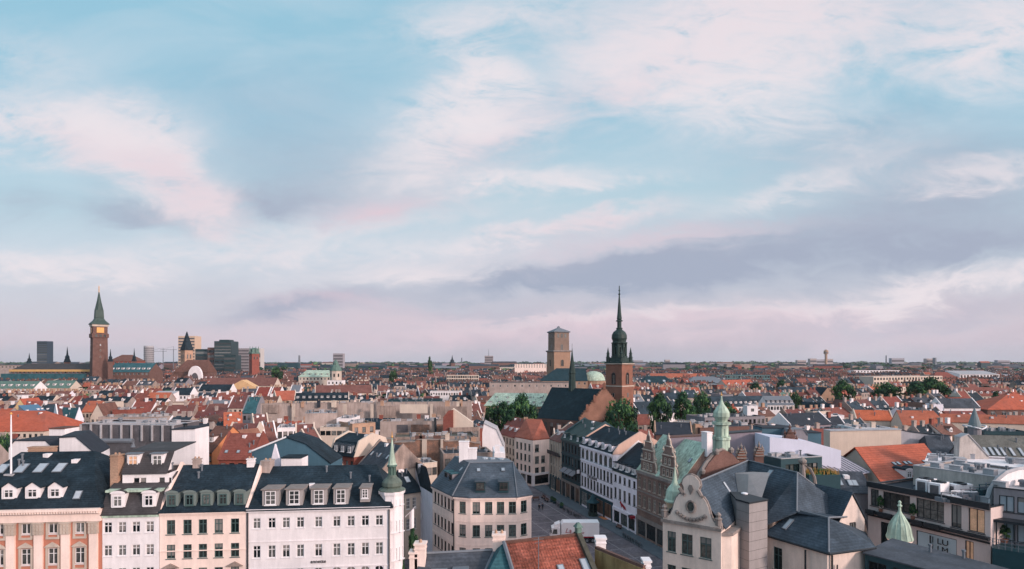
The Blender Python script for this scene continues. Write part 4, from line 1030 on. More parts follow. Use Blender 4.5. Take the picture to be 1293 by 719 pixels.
# roofs
P1 = Vector((30.9, 77.7, 21.0)); A_ = Vector((33.2, 69.1, 21.0)); B_ = Vector((31.6, 65.9, 17.3)); C_ = Vector((40, 75.4, 17.0)); D_ = Vector((42.5, 72.0, 15.2))
g0 = Vector((gm_.x+gn.x*.5, gm_.y+gn.y*.5, 20.9))
eL = lambda s: Vector((ga.x+gn.x*s-gd.x*.3, ga.y+gn.y*s-gd.y*.3, 16.8)); eR = lambda s: Vector((gb.x+gn.x*s+gd.x*.3, gb.y+gn.y*s+gd.y*.3, 16.8))
mb = MB(); mb.slab([[eR(.5), Vector((28.2, 70.5, 16.9)), P1, g0], [eL(20), eL(.5), g0, P1]], .14); 
mb.slab([[Vector((28.2, 70.5, 16.9)), Vector((27.4, 66.5, 15.3)), B_, A_, P1]], .14)
mb.build('roof', SLATEN, Gt)
mb = MB(); mb.slab([[A_, B_, Vector((33.9, 63.9, 17.2)), D_, C_], [P1, A_, C_, Vector((38, 82, 17))]], .14); mb.build('hip_roof', SLATEN, Gt)
# lower wing
w0, w1, w2 = Vector((27.9, 66.2, 14.8)), Vector((31.7, 59.4, 14.8)), Vector((37.6, 61.4, 14.8)); r0, r1 = Vector((32.0, 67.0, 17.2)), Vector((33.9, 63.6, 17.2))
mb = MB(); mb.slab([[w0, w1, r1, r0]], .14, 0); mb.slab([[w1, w2, r1]], .14, 1); mb.slab([[w2, Vector((41.6, 70, 14.0)), r1]], .14, 1); mb.build('wing_roof', [SLATEN, SLATEN], Gt)
wq = [V2(w0)+Vector((.35, .1)), V2(w1)+Vector((.05, .4)), V2(w2)+Vector((-.3, .25)), Vector((42.5, 71.5)), Vector((36, 80)), Vector((28, 71))]
s1 = s_on(wq[0], wq[1], 982)
solid_walls(Gt, wq, 0, 14.75, {0: [(s1, 11.3, 1.1, 2.5, 'cross', FRAMEG, GLASSG), (s1, 7.0, 1.1, 2.5, 'cross', FRAMEG, GLASSG)], 1: [(4.6, 11.0, 1.1, 1.6, 'cross', FRAMED)]}, PG, name='wing_wall')
mb = MB()
for p0, p1 in ((w0, w1), (w1, w2)): mb.tube([p0+Vector((0, 0, .02)), p1+Vector((0, 0, .02))], .13, 6)
pp = Vector((w1.x-.35, w1.y+.75)); mb.tube([(pp.x-1.0, pp.y+1.3, 14.6), (pp.x-1.0, pp.y+1.3, 4)], .1, 6); mb.tube([(w1.x+.5, w1.y+.35, 14.6), (w1.x+.5, w1.y+.35, 4)], .1, 6); mb.tube([(w1.x+1.1, w1.y+.5, 13.6), (w1.x+1.1, w1.y+.5, 4)], .07, 6)
mb.build('gutter', DARK, Gt)
mb = MB()
for p0, p1 in ((A_, B_), (A_, P1), (A_, C_), (w1, r1), (r0, r1), (P1, g0), (r1, D_)): mb.tube([p0+Vector((0, 0, .2)), p1+Vector((0, 0, .2))], .11, 5)
mb.build('ridge_flashing', LEAD, Gt)
# gable dormer on the right slope
gv = Vector((.35, -.94)); gu = Vector((.94, .35)); gc = Vector((38.9, 68.0))
apx = gc+gv*0; hw = 2.0
def gp(u_, v_, z): q_ = gc+gu*u_+gv*v_; return Vector((q_.x, q_.y, z))
mb = MB(); mb.extrude([gp(-hw, 0, 11), gp(hw, 0, 11), gp(hw, 0, 15.9), gp(0, 0, 18.9), gp(-hw, 0, 15.9)], (-gv*6).to_3d()); mb.build('dormer_gable', PG, Gt)
mb = MB(); mb.slab([[gp(-hw-.2, .15, 15.75), gp(0, .15, 19.05), gp(0, -8, 19.05), gp(-hw-.2, -8, 15.75)], [gp(0, .15, 19.05), gp(hw+.2, .15, 15.75), gp(hw+.2, -8, 15.75), gp(0, -8, 19.05)]], .12); mb.build('dormer_roof', SLATEN, Gt)
pw = gp(.1, .03, 14.1); add_window(Gt, pw, math.atan2(gu.y, gu.x), .85, 1.6, 'vert', FRAMED, GLASS, one=True)
# metal clad shafts and vents
TIN = mat('clad_metal_beige', (150, 142, 142), 'plaster', .6, .1)
mb = MB(); s0, s1_, s2 = G(930, 632, 19.2), G(946, 636.5, 19.2), G(969, 632.5, 19.2)
sq = [V2(s0), V2(s1_), V2(s2), V2(s2)+Vector((-1.5, 3.4)), V2(s0)+Vector((.6, 3.4))]
mb.prism([(p.x, p.y) for p in sq], 0, 19.2); mb.build('lift_shaft', TIN, Gt)
mb = MB(); cc_ = sum(sq, Vector((0, 0)))/5; mb.prism([((p.x-cc_.x)*1.05+cc_.x, (p.y-cc_.y)*1.05+cc_.y) for p in sq], 19.2, 19.38)
for k in range(1, 12):
    mb.prism([((p.x-cc_.x)*1.008+cc_.x, (p.y-cc_.y)*1.008+cc_.y) for p in sq], 19.2-k*1.0, 19.22-k*1.0)
mb.build('shaft_trim', DARK, Gt)
mb = MB(); q_ = [G(970, 636, 17.5), G(993, 634, 17.5)]; mb.prism([(q_[0].x, q_[0].y), (q_[1].x, q_[1].y), (q_[1].x-1, q_[1].y+3), (q_[0].x-1, q_[0].y+3)], 15.8, 17.5); mb.build('roof_box', TIN, Gt)
mb = MB(); p = P(940, 630, 66); mb.stack(p.x, p.y, [(p.z-1.2, .34), (p.z+.55, .34), (p.z+.62, .38), (p.z+.7, .2)], 12); mb.build('roof_vent', WHITEP, Gt)
mb = MB(); e_ = [G(948, 592, 19.8), G(972, 594, 19.8), G(960, 627, 16.5), G(942, 612, 17.5)]
mb.extrude([P(945, 599, 70.5), P(972, 597, 69.5), P(961, 632, 66.0), P(944, 626, 67.5)], (-1.2, 2.2, -.3)); mb.build('clad_dormer', TIN, Gt)
pass  # mb = MB(); mb.slab([[Vector(p) for p in (P(892, 621, 63.5), P(921, 620, 64.5), P(905, 659, 61.8), P(897, 655, 61.6))]], .25); mb.build('side_cladding', TIN, Gt)
add_skylight(Gt, [eR(.5), Vector((28.2, 70.5, 16.9)), P1, g0], .45, .62, .55, 1.9)
add_skylight(Gt, [Vector((27.4, 66.5, 15.3)), B_, A_, P1], .42, .8, .7, 1.9)
add_skylight(Gt, [w0, w1, r1, r0], .2, .5, .55, 1.7)
# small copper turret at the left corner of G
t = thing('corner_turret', 'small turret with pale green copper bell roof left of the scrolled gable', 'turret', (17.35, 65.9, 0))
tx, ty = 17.3, 65.6; tx, ty = P(852, 640, 66.5).x, 66.5
mb = MB(); mb.stack(tx, ty, [(0, .9), (14.6, .9), (16.3, .9), (18.2, .87), (18.25, 1.0), (18.45, 1.02)], 8); mb.build('wall', YELLOWS if False else mat('sandstone_warm', (190, 160, 136), 'plaster', .9, .12), t)
for k in range(8):
    an = -math.pi/2+R(0)+k*math.pi/4; add_window(t, (tx+.88*math.cos(an), ty+.88*math.sin(an), 16.6), an+math.pi/2, .42, 1.2, 'vert', STONED, GLASS, one=True)
mb = MB(); mb.stack(tx, ty, [(18.45, 1.1), (18.6, 1.12), (18.75, .98), (19.2, .95), (19.7, .85), (20.1, .6), (20.4, .36), (20.8, .24), (21.6, .14), (22.3, .05)], 10); mb.build('copper_dome', COPPER, t)
# big curved brick gable with the green lantern tower behind
t = thing('church_gable', 'tall brown brick gable with curved pale stone coping behind the scrolled gable house', 'gable', (24.5, 74, 0))
gg0 = P(880, 620, 72); gg1 = P(946, 600, 77)
dv = (V2(gg1)-V2(gg0)).normalized(); nv = Vector((-dv.y, dv.x)); Lc = (V2(gg1)-V2(gg0)).length
arc = [(0, 0), (.03, 1.2), (.1, 2.4), (.22, 3.6), (.36, 4.6), (.5, 5.0), (.64, 4.6), (.8, 3.3), (.92, 1.8), (1, 0)]
mb = MB(); poly = [(gg0.x+dv.x*Lc*x, gg0.y+dv.y*Lc*x, 18.0+z) for x, z in arc]; mb.extrude([(gg0.x, gg0.y, 0)]+poly+[(gg1.x, gg1.y, 0)], nv.to_3d()*1.0)
mb.build('wall', BRICKB, t)
mb = MB(); mb.tube([Vector(p)+nv.to_3d()*.4 for p in poly], .27, 6)
for i in (2, 4, 6): mb.stack(poly[i][0], poly[i][1], [(poly[i][2], .25), (poly[i][2]+.4, .35), (poly[i][2]+.7, .1)], 8)
mb.build('coping', STONED, t)
t = thing('lantern_tower', 'slender green copper lantern tower with onion dome and thin spike', 'tower', (P(911, 540, 76).x, 76, 0))
lx, ly = t.location.x, 76; zz = lambda py: CH-(py-HY)*76/F
mb = MB(); mb.stack(lx, ly, [(0, .95), (zz(556), .95), (zz(555), 1.05), (zz(552), 1.05), (zz(551), .8), (zz(537), .8), (zz(536), 1.1), (zz(533), 1.05)], 8, R(10)); mb.build('drum', COPPER, t)
for k in range(4):
    an = -math.pi/2+R(10-12)+k*math.pi/2; add_window(t, (lx+.8*math.cos(an), ly+.8*math.sin(an), zz(550)), an+math.pi/2, .5, 1.0, 'cross', COPPER, GLASS, one=True)
mb = MB(); mb.stack(lx, ly, [(zz(533), .65), (zz(530.5), .72), (zz(526), .98), (zz(521), .98), (zz(516), .72), (zz(511), .34), (zz(506), .14), (zz(499), .05)], 12); mb.build('onion_dome', COPPER, t)
mb = MB(); mb.stack(lx, ly, [(zz(500), .05), (zz(499), .13), (zz(498), .05), (zz(495), .02)], 6); mb.build('finial', GOLD, t)
# dark flat roof at the bottom right with the bell lantern
q = [G(1088, 702, 14.4), G(1262, 727, 13.6), G(1126, 679, 15.0)]
pa, pb = V2(G(1092, 698, 14.6)), V2(G(1262, 742, 14.6)); pd = Vector((pb-pa)).normalized(); pn = Vector((-pd.y, pd.x))
q = [pa, pb, pb+pn*4.5, pa+pn*5.8]
house('low wide building with dark grey metal roof at the lower right corner', q, 14.5, .45, 'shed', rm=mat('metal_roof_grey', (74, 76, 84), 'slate', .7, .14, spec=.25), wm=DARKG, wins={0: [(1.2+k*2.3, 12.2, 1.7, 1.7, 'vert', DARK, GLASS) for k in range(6)]}, name='building', cat='building', ov=.2)
t = thing('copper_cupola', 'pale green copper bell cupola with a spike in front of the store terrace', 'cupola', (P(1136, 690, 66).x, 66, 0))
ux, uy = t.location.x, 66; zz = lambda py: CH-(py-HY)*66/F
mb = MB(); mb.stack(ux, uy, [(8, 1.0), (zz(684), 1.0), (zz(682), 1.2), (zz(680.5), 1.2)], 10); mb.build('drum', PINKW, t)
mb = MB(); prof_ = [(680.5, 1.28), (679, 1.28), (674, 1.14), (667, 1.06), (661, .9), (655, .6), (650, .34), (646, .16), (640, .12)]
mb.stack(ux, uy, [(zz(y), r) for y, r in prof_], 14)
for k in range(14):
    an = 2*math.pi*(k+.5)/14; mb.tube([(ux+(r*1.025)*math.cos(an), uy+(r*1.025)*math.sin(an), zz(y)) for y, r in prof_[1:-2]], .035, 4)
mb.build('copper_bell', COPPER, t)
mb = MB(); mb.stack(ux, uy, [(zz(640), .2), (zz(638.5), .24), (zz(637), .12), (zz(634), .16), (zz(632), .03)], 8); mb.build('finial', COPPER, t)

# ------------------------------------------------------------------ H: department store with roof terrace
HH = 17.0
ha, hb = V2(G(1096, 612, HH)), V2(G(1251, 641.5, HH)); hd = (hb-ha).normalized(); hn = Vector((-hd.y, hd.x))
hq = [ha, hb, hb+hn*16, ha+hn*14]
wh = []
for x0, x1, z, h, st in ((1099.5, 1109.5, 14.2, 2.3, 'vert'), (1115, 1149, 14.2, 2.3, 'grid'), (1157, 1192, 14.0, 2.5, 'grid'), (1201, 1214, 13.75, 2.8, 'vert')):
    s0_, s1_ = s_on(ha, hb, x0), s_on(ha, hb, x1); wh.append(((s0_+s1_)/2, z, s1_-s0_, h, st, DARK, GLASS))
s0_, s1_ = s_on(ha, hb, 1223), s_on(ha, hb, 1243.5); wh.append(((s0_+s1_)/2, 13.75, s1_-s0_, 2.8, 'vert', DARK, GLASS, 1))
HPINK = mat('render_rose_grey', (212, 190, 186), 'plaster', .85, .08)
s0_, s1_ = s_on(ha, hb, 1157), s_on(ha, hb, 1208)
wh2 = [((s0_+s1_)/2, 9.0, s1_-s0_, 3.3, 'plain', DARK, mat('pale_display_glass', (176, 190, 200), 'plain', .3, .06, spec=.6))]
s2_, s3_ = s_on(ha, hb, 1218.5), s_on(ha, hb, 1229.5); wh2.append(((s2_+s3_)/2, 9.6, s3_-s2_, 2.9, 'vert', DARK, GLASS, 1))
s2_, s3_ = s_on(ha, hb, 1112), s_on(ha, hb, 1150); wh2.append(((s2_+s3_)/2, 9.0, s3_-s2_, 3.3, 'vert', DARK, GLASSG))
H_ = house('rose grey department store with roof terrace and large dark windows, lower right', hq, HH, kind='flat', rm=FLATD, wm=HPINK, wm2=DARK, wins={0: wh+wh2}, name='department_store', cat='store', ybot=719)
mb = MB()
for zz_, hh, pr, sh_ in ((16.75, .75, .35, 0), (13.2, .35, .55, 1), (12.75, .18, .2, 0)):
    mb.prism([(p.x, p.y) for p in (ha-hn*pr, hb-hn*pr, hb-hn*.01, ha-hn*.01)], zz_, zz_+hh)
mb.build('fascia', DARK, H_)
for x0, x1 in ((1099, 1109), (1114, 1130), (1157, 1170), (1172, 1192)):
    a0_, a1_ = ha+hd*s_on(ha, hb, x0)-hn*.62, ha+hd*s_on(ha, hb, x1)-hn*.62; mb = MB(); mb.prism([(p.x, p.y) for p in (a0_-hn*.5, a1_-hn*.5, a1_, a0_)], 13.2, 13.75); mb.build('planter', DARK, H_)
p = ha+hd*(s_on(ha, hb, 1191))+hn*.0-hn*.12
for s_, dx, dz, sz, sx in (('LU', 0, 11.25, 1.0, 1.15), ('LM', 0, 10.3, 1.0, 1.05)):
    text_obj(s_, sz, DARK, H_, (p.x+hd.x*dx, p.y+hd.y*dx, dz), edge_rz(ha, hb), .04, sx=sx)
mb = MB(); pp = p-hd*1.45; mb.box((pp.x, pp.y, 10.25), (.16, .06, 1.8), edge_rz(ha, hb)); pp = p-hd*1.15; mb.box((pp.x, pp.y, 11.25), (.07, .06, .75), edge_rz(ha, hb)); mb.box((pp.x, pp.y, 10.3), (.07, .06, .8), edge_rz(ha, hb)); mb.build('logo_bars', DARK, H_)
# rooftop plant
def acunit(px0, px1, py0, py1, Y, lab, dep=2.6):
    a0_, b0_ = P(px0, py1, Y), P(px1, py1, Y*.985); t = thing('ventilation_unit', lab, 'ventilation unit', ((a0_.x+b0_.x)/2, a0_.y+1, min(a0_.z, HH-.2)), 'plant on the store roof')
    h = (py1-py0)*Y/F; z = 16.75; d = V2(b0_-a0_); L = d.length; d.normalize(); n = Vector((-d.y, d.x)); mb = MB()
    mb.prism([(p.x, p.y) for p in (V2(a0_), V2(b0_), V2(b0_)+n*dep, V2(a0_)+n*dep)], z, z+h+.4); mb.build('casing', WHITEP, t)
    mb = MB(); m_ = L/2
    mb.prism([(p.x, p.y) for p in (V2(a0_)+d*.2-n*.03, V2(b0_)-d*.2-n*.03, V2(b0_)-d*.2, V2(a0_)+d*.2)], z+.35, z+h+.15); mb.build('grille', LOUV, t)
    mb = MB(); 
    for fr in (.3, .7):
        c = V2(a0_)+d*L*fr+n*dep/2; mb.stack(c.x, c.y, [(z+h+.4, .55), (z+h+.55, .55)], 12)
    mb.build('fan', DARK, t)
acunit(1156, 1170.5, 604, 620, 77.5, 'white ventilation unit on the store roof, leftmost of the pair with grey grilles')
acunit(1172, 1187.5, 607, 623, 75.5, 'white ventilation unit on the store roof, right one of the pair with grey grilles')
acunit(1196, 1206, 609, 622, 76.5, 'narrow white ventilation unit behind the pair on the store roof')
for k, (x0, y0, w_, h_, m_) in enumerate(((1193, 627, 2.0, .5, LEAD), (1204, 624, 1.6, .7, WHITEP), (1217, 627, 1.8, .9, GREYW), (1230, 626, 2.2, 1.2, LEAD), (1240, 630, 1.8, 1.5, DARKG), (1214, 620, 2.6, .6, WHITEP), (1246, 622, 1.2, 1.7, LEAD))):
    p = P(x0, y0, 74); mb = MB(); mb.box((p.x, p.y, 16.75), (w_, 1.1, h_), .3); mb.box((p.x+.2, p.y-.7, 16.75), (w_*.5, .3, h_*.7), .3); mb.tube([(p.x-w_*.4, p.y-.5, 16.9), (p.x-w_*.4, p.y-.5, 17.4+h_), (p.x+w_*.6, p.y-.5, 17.4+h_)], .09, 6)
    tag(mb.build('rooftop_machine', m_), ['low grey duct box right of the white ventilation units', 'white machine box beside the grey duct on the store roof', 'grey machine box in the middle of the rooftop plant', 'squat lead coloured machine near the curved white wall', 'dark teal cabinet at the right end of the rooftop plant', 'flat white duct behind the grey rooftop machines', 'tall grey cabinet against the curved white wall'][k], 'machine', 'plant on the store roof')
# mottled concrete box and white upper storey behind the plant
bq = quad(1153, 604, 1262, 624, 18.3, 9)
house('mottled concrete rooftop box behind the ventilation units', [V2(P(1153, 600, 84)), V2(P(1258, 610, 75.5)), V2(P(1258, 610, 75.5))+hn*10, V2(P(1153, 600, 84))+hn*10], 19.4, kind='flat', rm=FLATL, wm=CONC, wm2=FLATL, name='rooftop_block', cat='building', z0=10)
house('white rooftop pavilion with glazed left end, above the mottled concrete box', [V2(P(1168, 585, 93)), V2(P(1293, 592, 87)), V2(P(1310, 592, 95)), V2(P(1172, 585, 101))], 18.5, kind='flat', rm=WHITE, wm=WHITE, wins={0: [(.9+k*.9, 16.6, .75, 1.5, 'thin', FRAMEW, GLASSG) for k in range(4)]}, name='rooftop_block', cat='building', z0=10)
# white curved wall and terrace building at the right edge
cq0 = P(1252, 640, 72); 
arc = [(0, 15), (0, 17.4), (.6, 18.6), (1.8, 19.6), (3.4, 20.3), (5.5, 20.6), (11, 20.7), (11, 15)]
t = thing('curved_wall', 'white curved roof wall between the store terrace and the right hand flats', 'wall', (cq0.x, cq0.y, 0))
cv = Vector((.93, .36)); mb = MB(); mb.extrude([(cq0.x+cv.x*x-.2, cq0.y+cv.y*x, z if z > 15 else 0) for x, z in arc], Vector((-.2, .55, 0))); mb.build('wall', WHITE, t)
mb = MB(); mb.tube([(cq0.x+cv.x*x-.25, cq0.y+cv.y*x+.25, z+.05) for x, z in arc[1:7]], .3, 5); mb.build('coping', FLATL, t)
ra, rb = V2(G(1253, 655, 16.0)), V2(G(1320, 664, 16.0)); rd = (rb-ra).normalized(); rn = Vector((-rd.y, rd.x))
RH = house('grey terrace flats with white railings at the right edge beside the store', [ra+rn*3.5, rb+rn*3.5, rb+rn*12, ra+rn*12], 19.0, kind='flat', rm=FLATL, wm=GREYW, wm2=DARK, name='apartment_building', cat='building',
           wins={0: [(1.2+k*1.65, 16.3, 1.4, 1.9, 'vert', DARK, GLASSB) for k in range(4)]+[(1.2+k*1.65, 12.9, 1.4, 2.2, 'vert', DARK, GLASSB) for k in range(4)]})
mb = MB(); mb.prism([(p.x, p.y) for p in (ra, rb, rb+rn*3.45, ra+rn*3.45)], 0, 12.6); mb.build('terrace_deck', DARKG, RH)
mb = MB(); mb.prism([(p.x, p.y) for p in (ra+rn*1.6, rb+rn*1.6, rb+rn*3.4, ra+rn*3.4)], 15.3, 15.6); mb.build('canopy', DARK, RH)
mb = MB(); Lr = (rb-ra).length
for zz_ in (13.0, 13.35, 13.7): mb.tube([(ra.x, ra.y, zz_), (rb.x, rb.y, zz_)], .04, 4)
for k in range(9): p = ra+rd*Lr*k/8; mb.tube([(p.x, p.y, 12.6), (p.x, p.y, 13.72)], .04, 4)
mb.build('railing', LEAD, RH)
mb = MB()
for k in range(5): p = ra+rd*(.3+k*1.65)+rn*1.7; mb.tube([(p.x, p.y, 12.6), (p.x, p.y, 15.3)], .08, 5)
mb.build('canopy_post', DARK, RH)

# ------------------------------------------------------------------ trees and plants
LEAFS = [mat('leaf_dark', (30, 56, 44), 'leaf', .9), mat('leaf_mid', (42, 72, 50), 'leaf', .9), mat('leaf_light', (76, 106, 62), 'leaf', .9)]
BARK = mat('bark', (74, 62, 54), 'plain', .95, .2)
def tree_meshes(seed, h=12, r=6, n=42, per=120, leaf=.34):
    rnd = random.Random(seed); tr = MB()
    tr.tube([(0, 0, 0), (.1, .05, h*.25), (.05, -.1, h*.45), (.2, .1, h*.8)], [.42, .34, .26, .08], 8)
    for k in range(9):
        a = rnd.uniform(0, 6.28); z = h*rnd.uniform(.28, .55); L = r*rnd.uniform(.5, .85)
        tr.tube([(0, 0, z), (L*.5*math.cos(a), L*.5*math.sin(a), z+L*.35), (L*math.cos(a), L*math.sin(a), z+L*.75)], [.2, .12, .05], 5)
    cr = MB()
    for k in range(n):
        a = rnd.uniform(0, 6.28); cz = rnd.random()**.8; rr = r*math.sqrt(max(.05, 1-(cz*1.75-.75)**2))*rnd.uniform(.55, .95)
        c = Vector((rr*math.cos(a)*rnd.uniform(.5, 1), rr*math.sin(a)*rnd.uniform(.5, 1), h*.30+cz*h*.66)); br = r*rnd.uniform(.16, .30)
        mi = rnd.choice((0, 1, 1, 2, 2)) 
        for j in range(per):
            d = Vector((rnd.gauss(0, 1), rnd.gauss(0, 1), rnd.gauss(0, 1))).normalized()
            p = c+Vector((d.x, d.y, d.z*.75))*br*rnd.uniform(.55, 1.1)
            nrm = (d+Vector((rnd.gauss(0, .5), rnd.gauss(0, .5), rnd.gauss(.3, .5)))).normalized()
            u_ = nrm.orthogonal().normalized(); v_ = nrm.cross(u_); s = leaf*rnd.uniform(.6, 1.3)
            cr.face([p-u_*s, p-v_*s*.6, p+u_*s, p+v_*s*.6], mi if rnd.random() < .75 else rnd.choice((0, 1, 2)))
    return tr.mesh('trunk', [BARK]), cr.mesh('crown', LEAFS, fix=False)
TREES = [tree_meshes(3), tree_meshes(8, 13, 5.2), tree_meshes(5, 11, 6.6)]
def tree(px, py_top, Y, width_px, label, k, group='trees among the roofs', base=0):
    top = CH-(py_top-HY)*Y/F; w = width_px*1.3*Y/F/2; tr, cr = TREES[k % 3]; hh = (12, 13, 11)[k % 3]; rr = (6, 5.2, 6.6)[k % 3]
    x = (px-CX)/F*Y; t = thing('tree', label, 'tree', (x, Y, base), group, rz=k*1.3)
    sz = (top-base)/(hh*.97); sx_ = w/(rr*.98)
    for n_, me in (('trunk', tr), ('crown', cr)):
        o = bpy.data.objects.new(n_, me); COL.objects.link(o); o.parent = t; o.scale = (sx_, sx_, sz)
    FOOT.append([Vector((x-w*.8, Y-w*.8)), Vector((x+w*.8, Y-w*.8)), Vector((x+w*.8, Y+w*.8)), Vector((x-w*.8, Y+w*.8))])
    KEEP.append((px-width_px*.45, px+width_px*.45, py_top+width_px*.45, Y))
    return t
tree(660, 503, 205, 34, 'dark leafy tree directly left of the big church roof', 0)
tree(638, 511, 200, 34, 'broad tree in front of the green copper roofed hall', 1)
tree(622, 516, 210, 22, 'small tree at the left end of the row below the copper roof', 2)
tree(648, 520, 186, 30, 'low tree just behind the orange hipped roof at the square', 1)
tree(785, 511, 178, 44, 'dense round tree right of the church tower foot', 2)
tree(834, 501, 215, 26, 'tall tree in front of the blue roofed house with the white gable', 0)
tree(864, 498, 235, 26, 'tree left of centre in the pair behind the green lantern tower', 1)
tree(886, 500, 240, 24, 'tree right in the pair behind the green lantern tower', 2)
tree(917, 511, 250, 24, 'small tree between the onion dome and the white roof cube', 0)
tree(955, 485, 420, 18, 'distant tree beside the orange roofs right of the lantern tower', 1)
tree(1004, 499, 290, 18, 'tree in front of the long dark roof right of the white roof cube', 2)
tree(1066, 483, 340, 24, 'round tree left of the dark green wide tree', 0)
tree(1120, 487, 350, 34, 'wide low tree in the middle of the right hand roofs', 2)
tree(1158, 484, 330, 24, 'left half of the big tree clump above the dark flat roofs', 1)
tree(1178, 480, 335, 34, 'right half of the big tree clump above the dark flat roofs', 0)
tree(988, 481, 480, 14, 'far small tree above the long dark roof', 1)
tree(1258, 496, 310, 10, 'thin tree left of the big orange hipped roof', 1)
tree(4, 555, 140, 26, 'pale green tree at the left edge beneath the orange roof', 2)
tree(350, 466, 700, 14, 'far tree left of the green roofed hall with the cupola', 0, 'far trees')
tree(543, 452, 900, 6, 'tall dark poplar like tree above the far dark roofs', 1, 'far trees')
tree(497, 470, 600, 12, 'far dark tree amid the dark roofs in the middle distance', 2, 'far trees')
# planting on the terraces
def shrub(px, py, Y, r, h, z, label, k=0):
    me = TREES[k % 3][1]; x = (px-CX)/F*Y; t = thing('potted_shrub', label, 'shrub', (x, Y, z), 'terrace plants')
    o = bpy.data.objects.new('foliage', me); COL.objects.link(o); o.parent = t; o.scale = (r/6, r/6, h/11); o.location = (0, 0, .1)
    mb = MB(); mb.stack(x, Y, [(z, r*.35), (z+.5, r*.5)], 8); mb.build('pot', BRICKO, t)
p = P(1267, 670, 70.5); shrub(1267, 670, 70.5, 1.0, 1.7, 12.6, 'green shrub in a terracotta pot on the terrace at the right edge', 1)
p = ha+hd*s_on(ha, hb, 1113)-hn*.35; shrub(1112, 0, p.y, .5, 2.0, 13.55, 'thin climbing shrub between the two left store windows', 0)
p = ha+hd*s_on(ha, hb, 1152.5)-hn*.35; shrub(1152.5, 0, p.y, .5, 2.0, 13.55, 'thin climbing shrub between the two wide store windows', 2)
# ------------------------------------------------------------------ landmarks
def mpx(px, Y): return px*Y/F
def bar_windows(root, cx, cy, n, r, rot, sides, w, h, z, m=GLASS, offs=(0,), name='window', arch=True, fm=STONED):
    for k in sides:
        an = rot+2*math.pi*k/n
        for o_ in offs:
            x = cx+(r+.02)*math.cos(an)-o_*math.sin(an); y = cy+(r+.02)*math.sin(an)+o_*math.cos(an)
            key = ('bw', round(w, 1), round(h, 1), m.name, arch, fm.name)
            if key not in _c:
                q = MB(); pts = [(-w/2, 0), (w/2, 0), (w/2, h-w/2 if arch else h)]
                if arch: pts += [(w/2*math.cos(t), h-w/2+w/2*math.sin(t)) for t in [math.pi*j/6 for j in range(1, 6)]]
                pts += [(-w/2, h-w/2 if arch else h)]
                q.extrude([(a, -.05, b) for a, b in pts], (0, .06, 0), 1)
                pl_ = [Vector((a, -.06, b)) for a, b in pts]; q.tube(pl_+[pl_[0]], max(.1, w*.08), 4, 0)
                _c[key] = q.mesh('window', [fm, m])
            inst(name, _c[key], root, (x, y, z), an+math.pi/2)
# city hall tower
Y = 600; s_ = 12.6; x = (125-CX)/F*Y; z_ = lambda py: CH-(py-HY)*Y/F
rot = R(-45)
t = thing('city_hall_tower', 'tall brick clock tower with green copper spire on the left horizon', 'tower', (x, Y, 0)); KEEP.append((112, 138, 470, 595))
FOOT.append([Vector((x-16, Y-12)), Vector((x+16, Y-12)), Vector((x+16, Y+14)), Vector((x-16, Y+14))])
mb = MB(); mb.stack(x, Y, [(0, 6.9), (z_(474), 6.7), (z_(428), 6.2), (z_(413), 6.2)], 4, rot); mb.build('shaft', mat('brick_city_hall', (108, 80, 74), 'brick', .9, .14), t)
mb = MB(); mb.stack(x, Y, [(z_(427), 6.9), (z_(426), 7.15), (z_(422), 7.15), (z_(421.5), 6.6)], 4, rot); mb.build('gallery', BRICKB, t)
mb = MB(); mb.stack(x, Y, [(z_(413), 6.6), (z_(412.6), 6.9), (z_(410.3), 6.9)], 4, rot); mb.build('cornice_band', STONE, t)
mb = MB(); mb.stack(x, Y, [(z_(410.3), 7.6), (z_(409.3), 7.6), (z_(405), 4.6), (z_(402), 3.5), (z_(401.5), 3.7), (z_(392), 3.3)], 4, rot); SPG = mat('spire_copper_dull', (62, 78, 74), 'copper', .6, .15); mb.build('copper_skirt', SPG, t)
mb = MB(); mb.stack(x, Y, [(z_(392), 3.6), (z_(391), 3.4), (z_(380), 1.7), (z_(369), .4)], 8, rot); mb.build('spire', SPG, t)
mb = MB(); mb.tube([(x, Y, z_(372)), (x, Y, z_(361))], [.4, .28], 6)
for py in (369, 366, 363.5): mb.stack(x, Y, [(z_(py)-.5, .2), (z_(py), .62), (z_(py)+.5, .2)], 8)
mb.build('finial', GOLD, t)
for k in (0, 3):
    an = rot+math.pi/2*k; q2 = Vector((math.cos(an), math.sin(an)))
    c = MB(); c.box((0, -.1, -3), (6.2, .3, 5.4)); inst('clock_panel', c.mesh('clock_panel', [GOLD if k == 0 else BRICKP]), t, (x+q2.x*6.55, Y+q2.y*6.55, z_(417)), an+math.pi/2)
bar_windows(t, x, Y, 4, 7.15, rot, (0, 3), 2.2, 2.8, z_(426), GLASS, (-3.6, 0, 3.6), fm=BRICKB)
bar_windows(t, x, Y, 4, 6.72, rot, (0, 3), .9, 1.8, z_(437), GLASSB, (0,), fm=STONE); bar_windows(t, x, Y, 4, 6.78, rot, (0, 3), .9, 1.8, z_(444), GLASS, (0,), fm=STONE); bar_windows(t, x, Y, 4, 6.85, rot, (0, 3), .9, 1.8, z_(452), GLASS, (0,), fm=STONE)
bar_windows(t, x, Y, 8, 3.25, rot, range(8), 1.2, 4.5, z_(401), GLASS, (0,), fm=COPPERD)
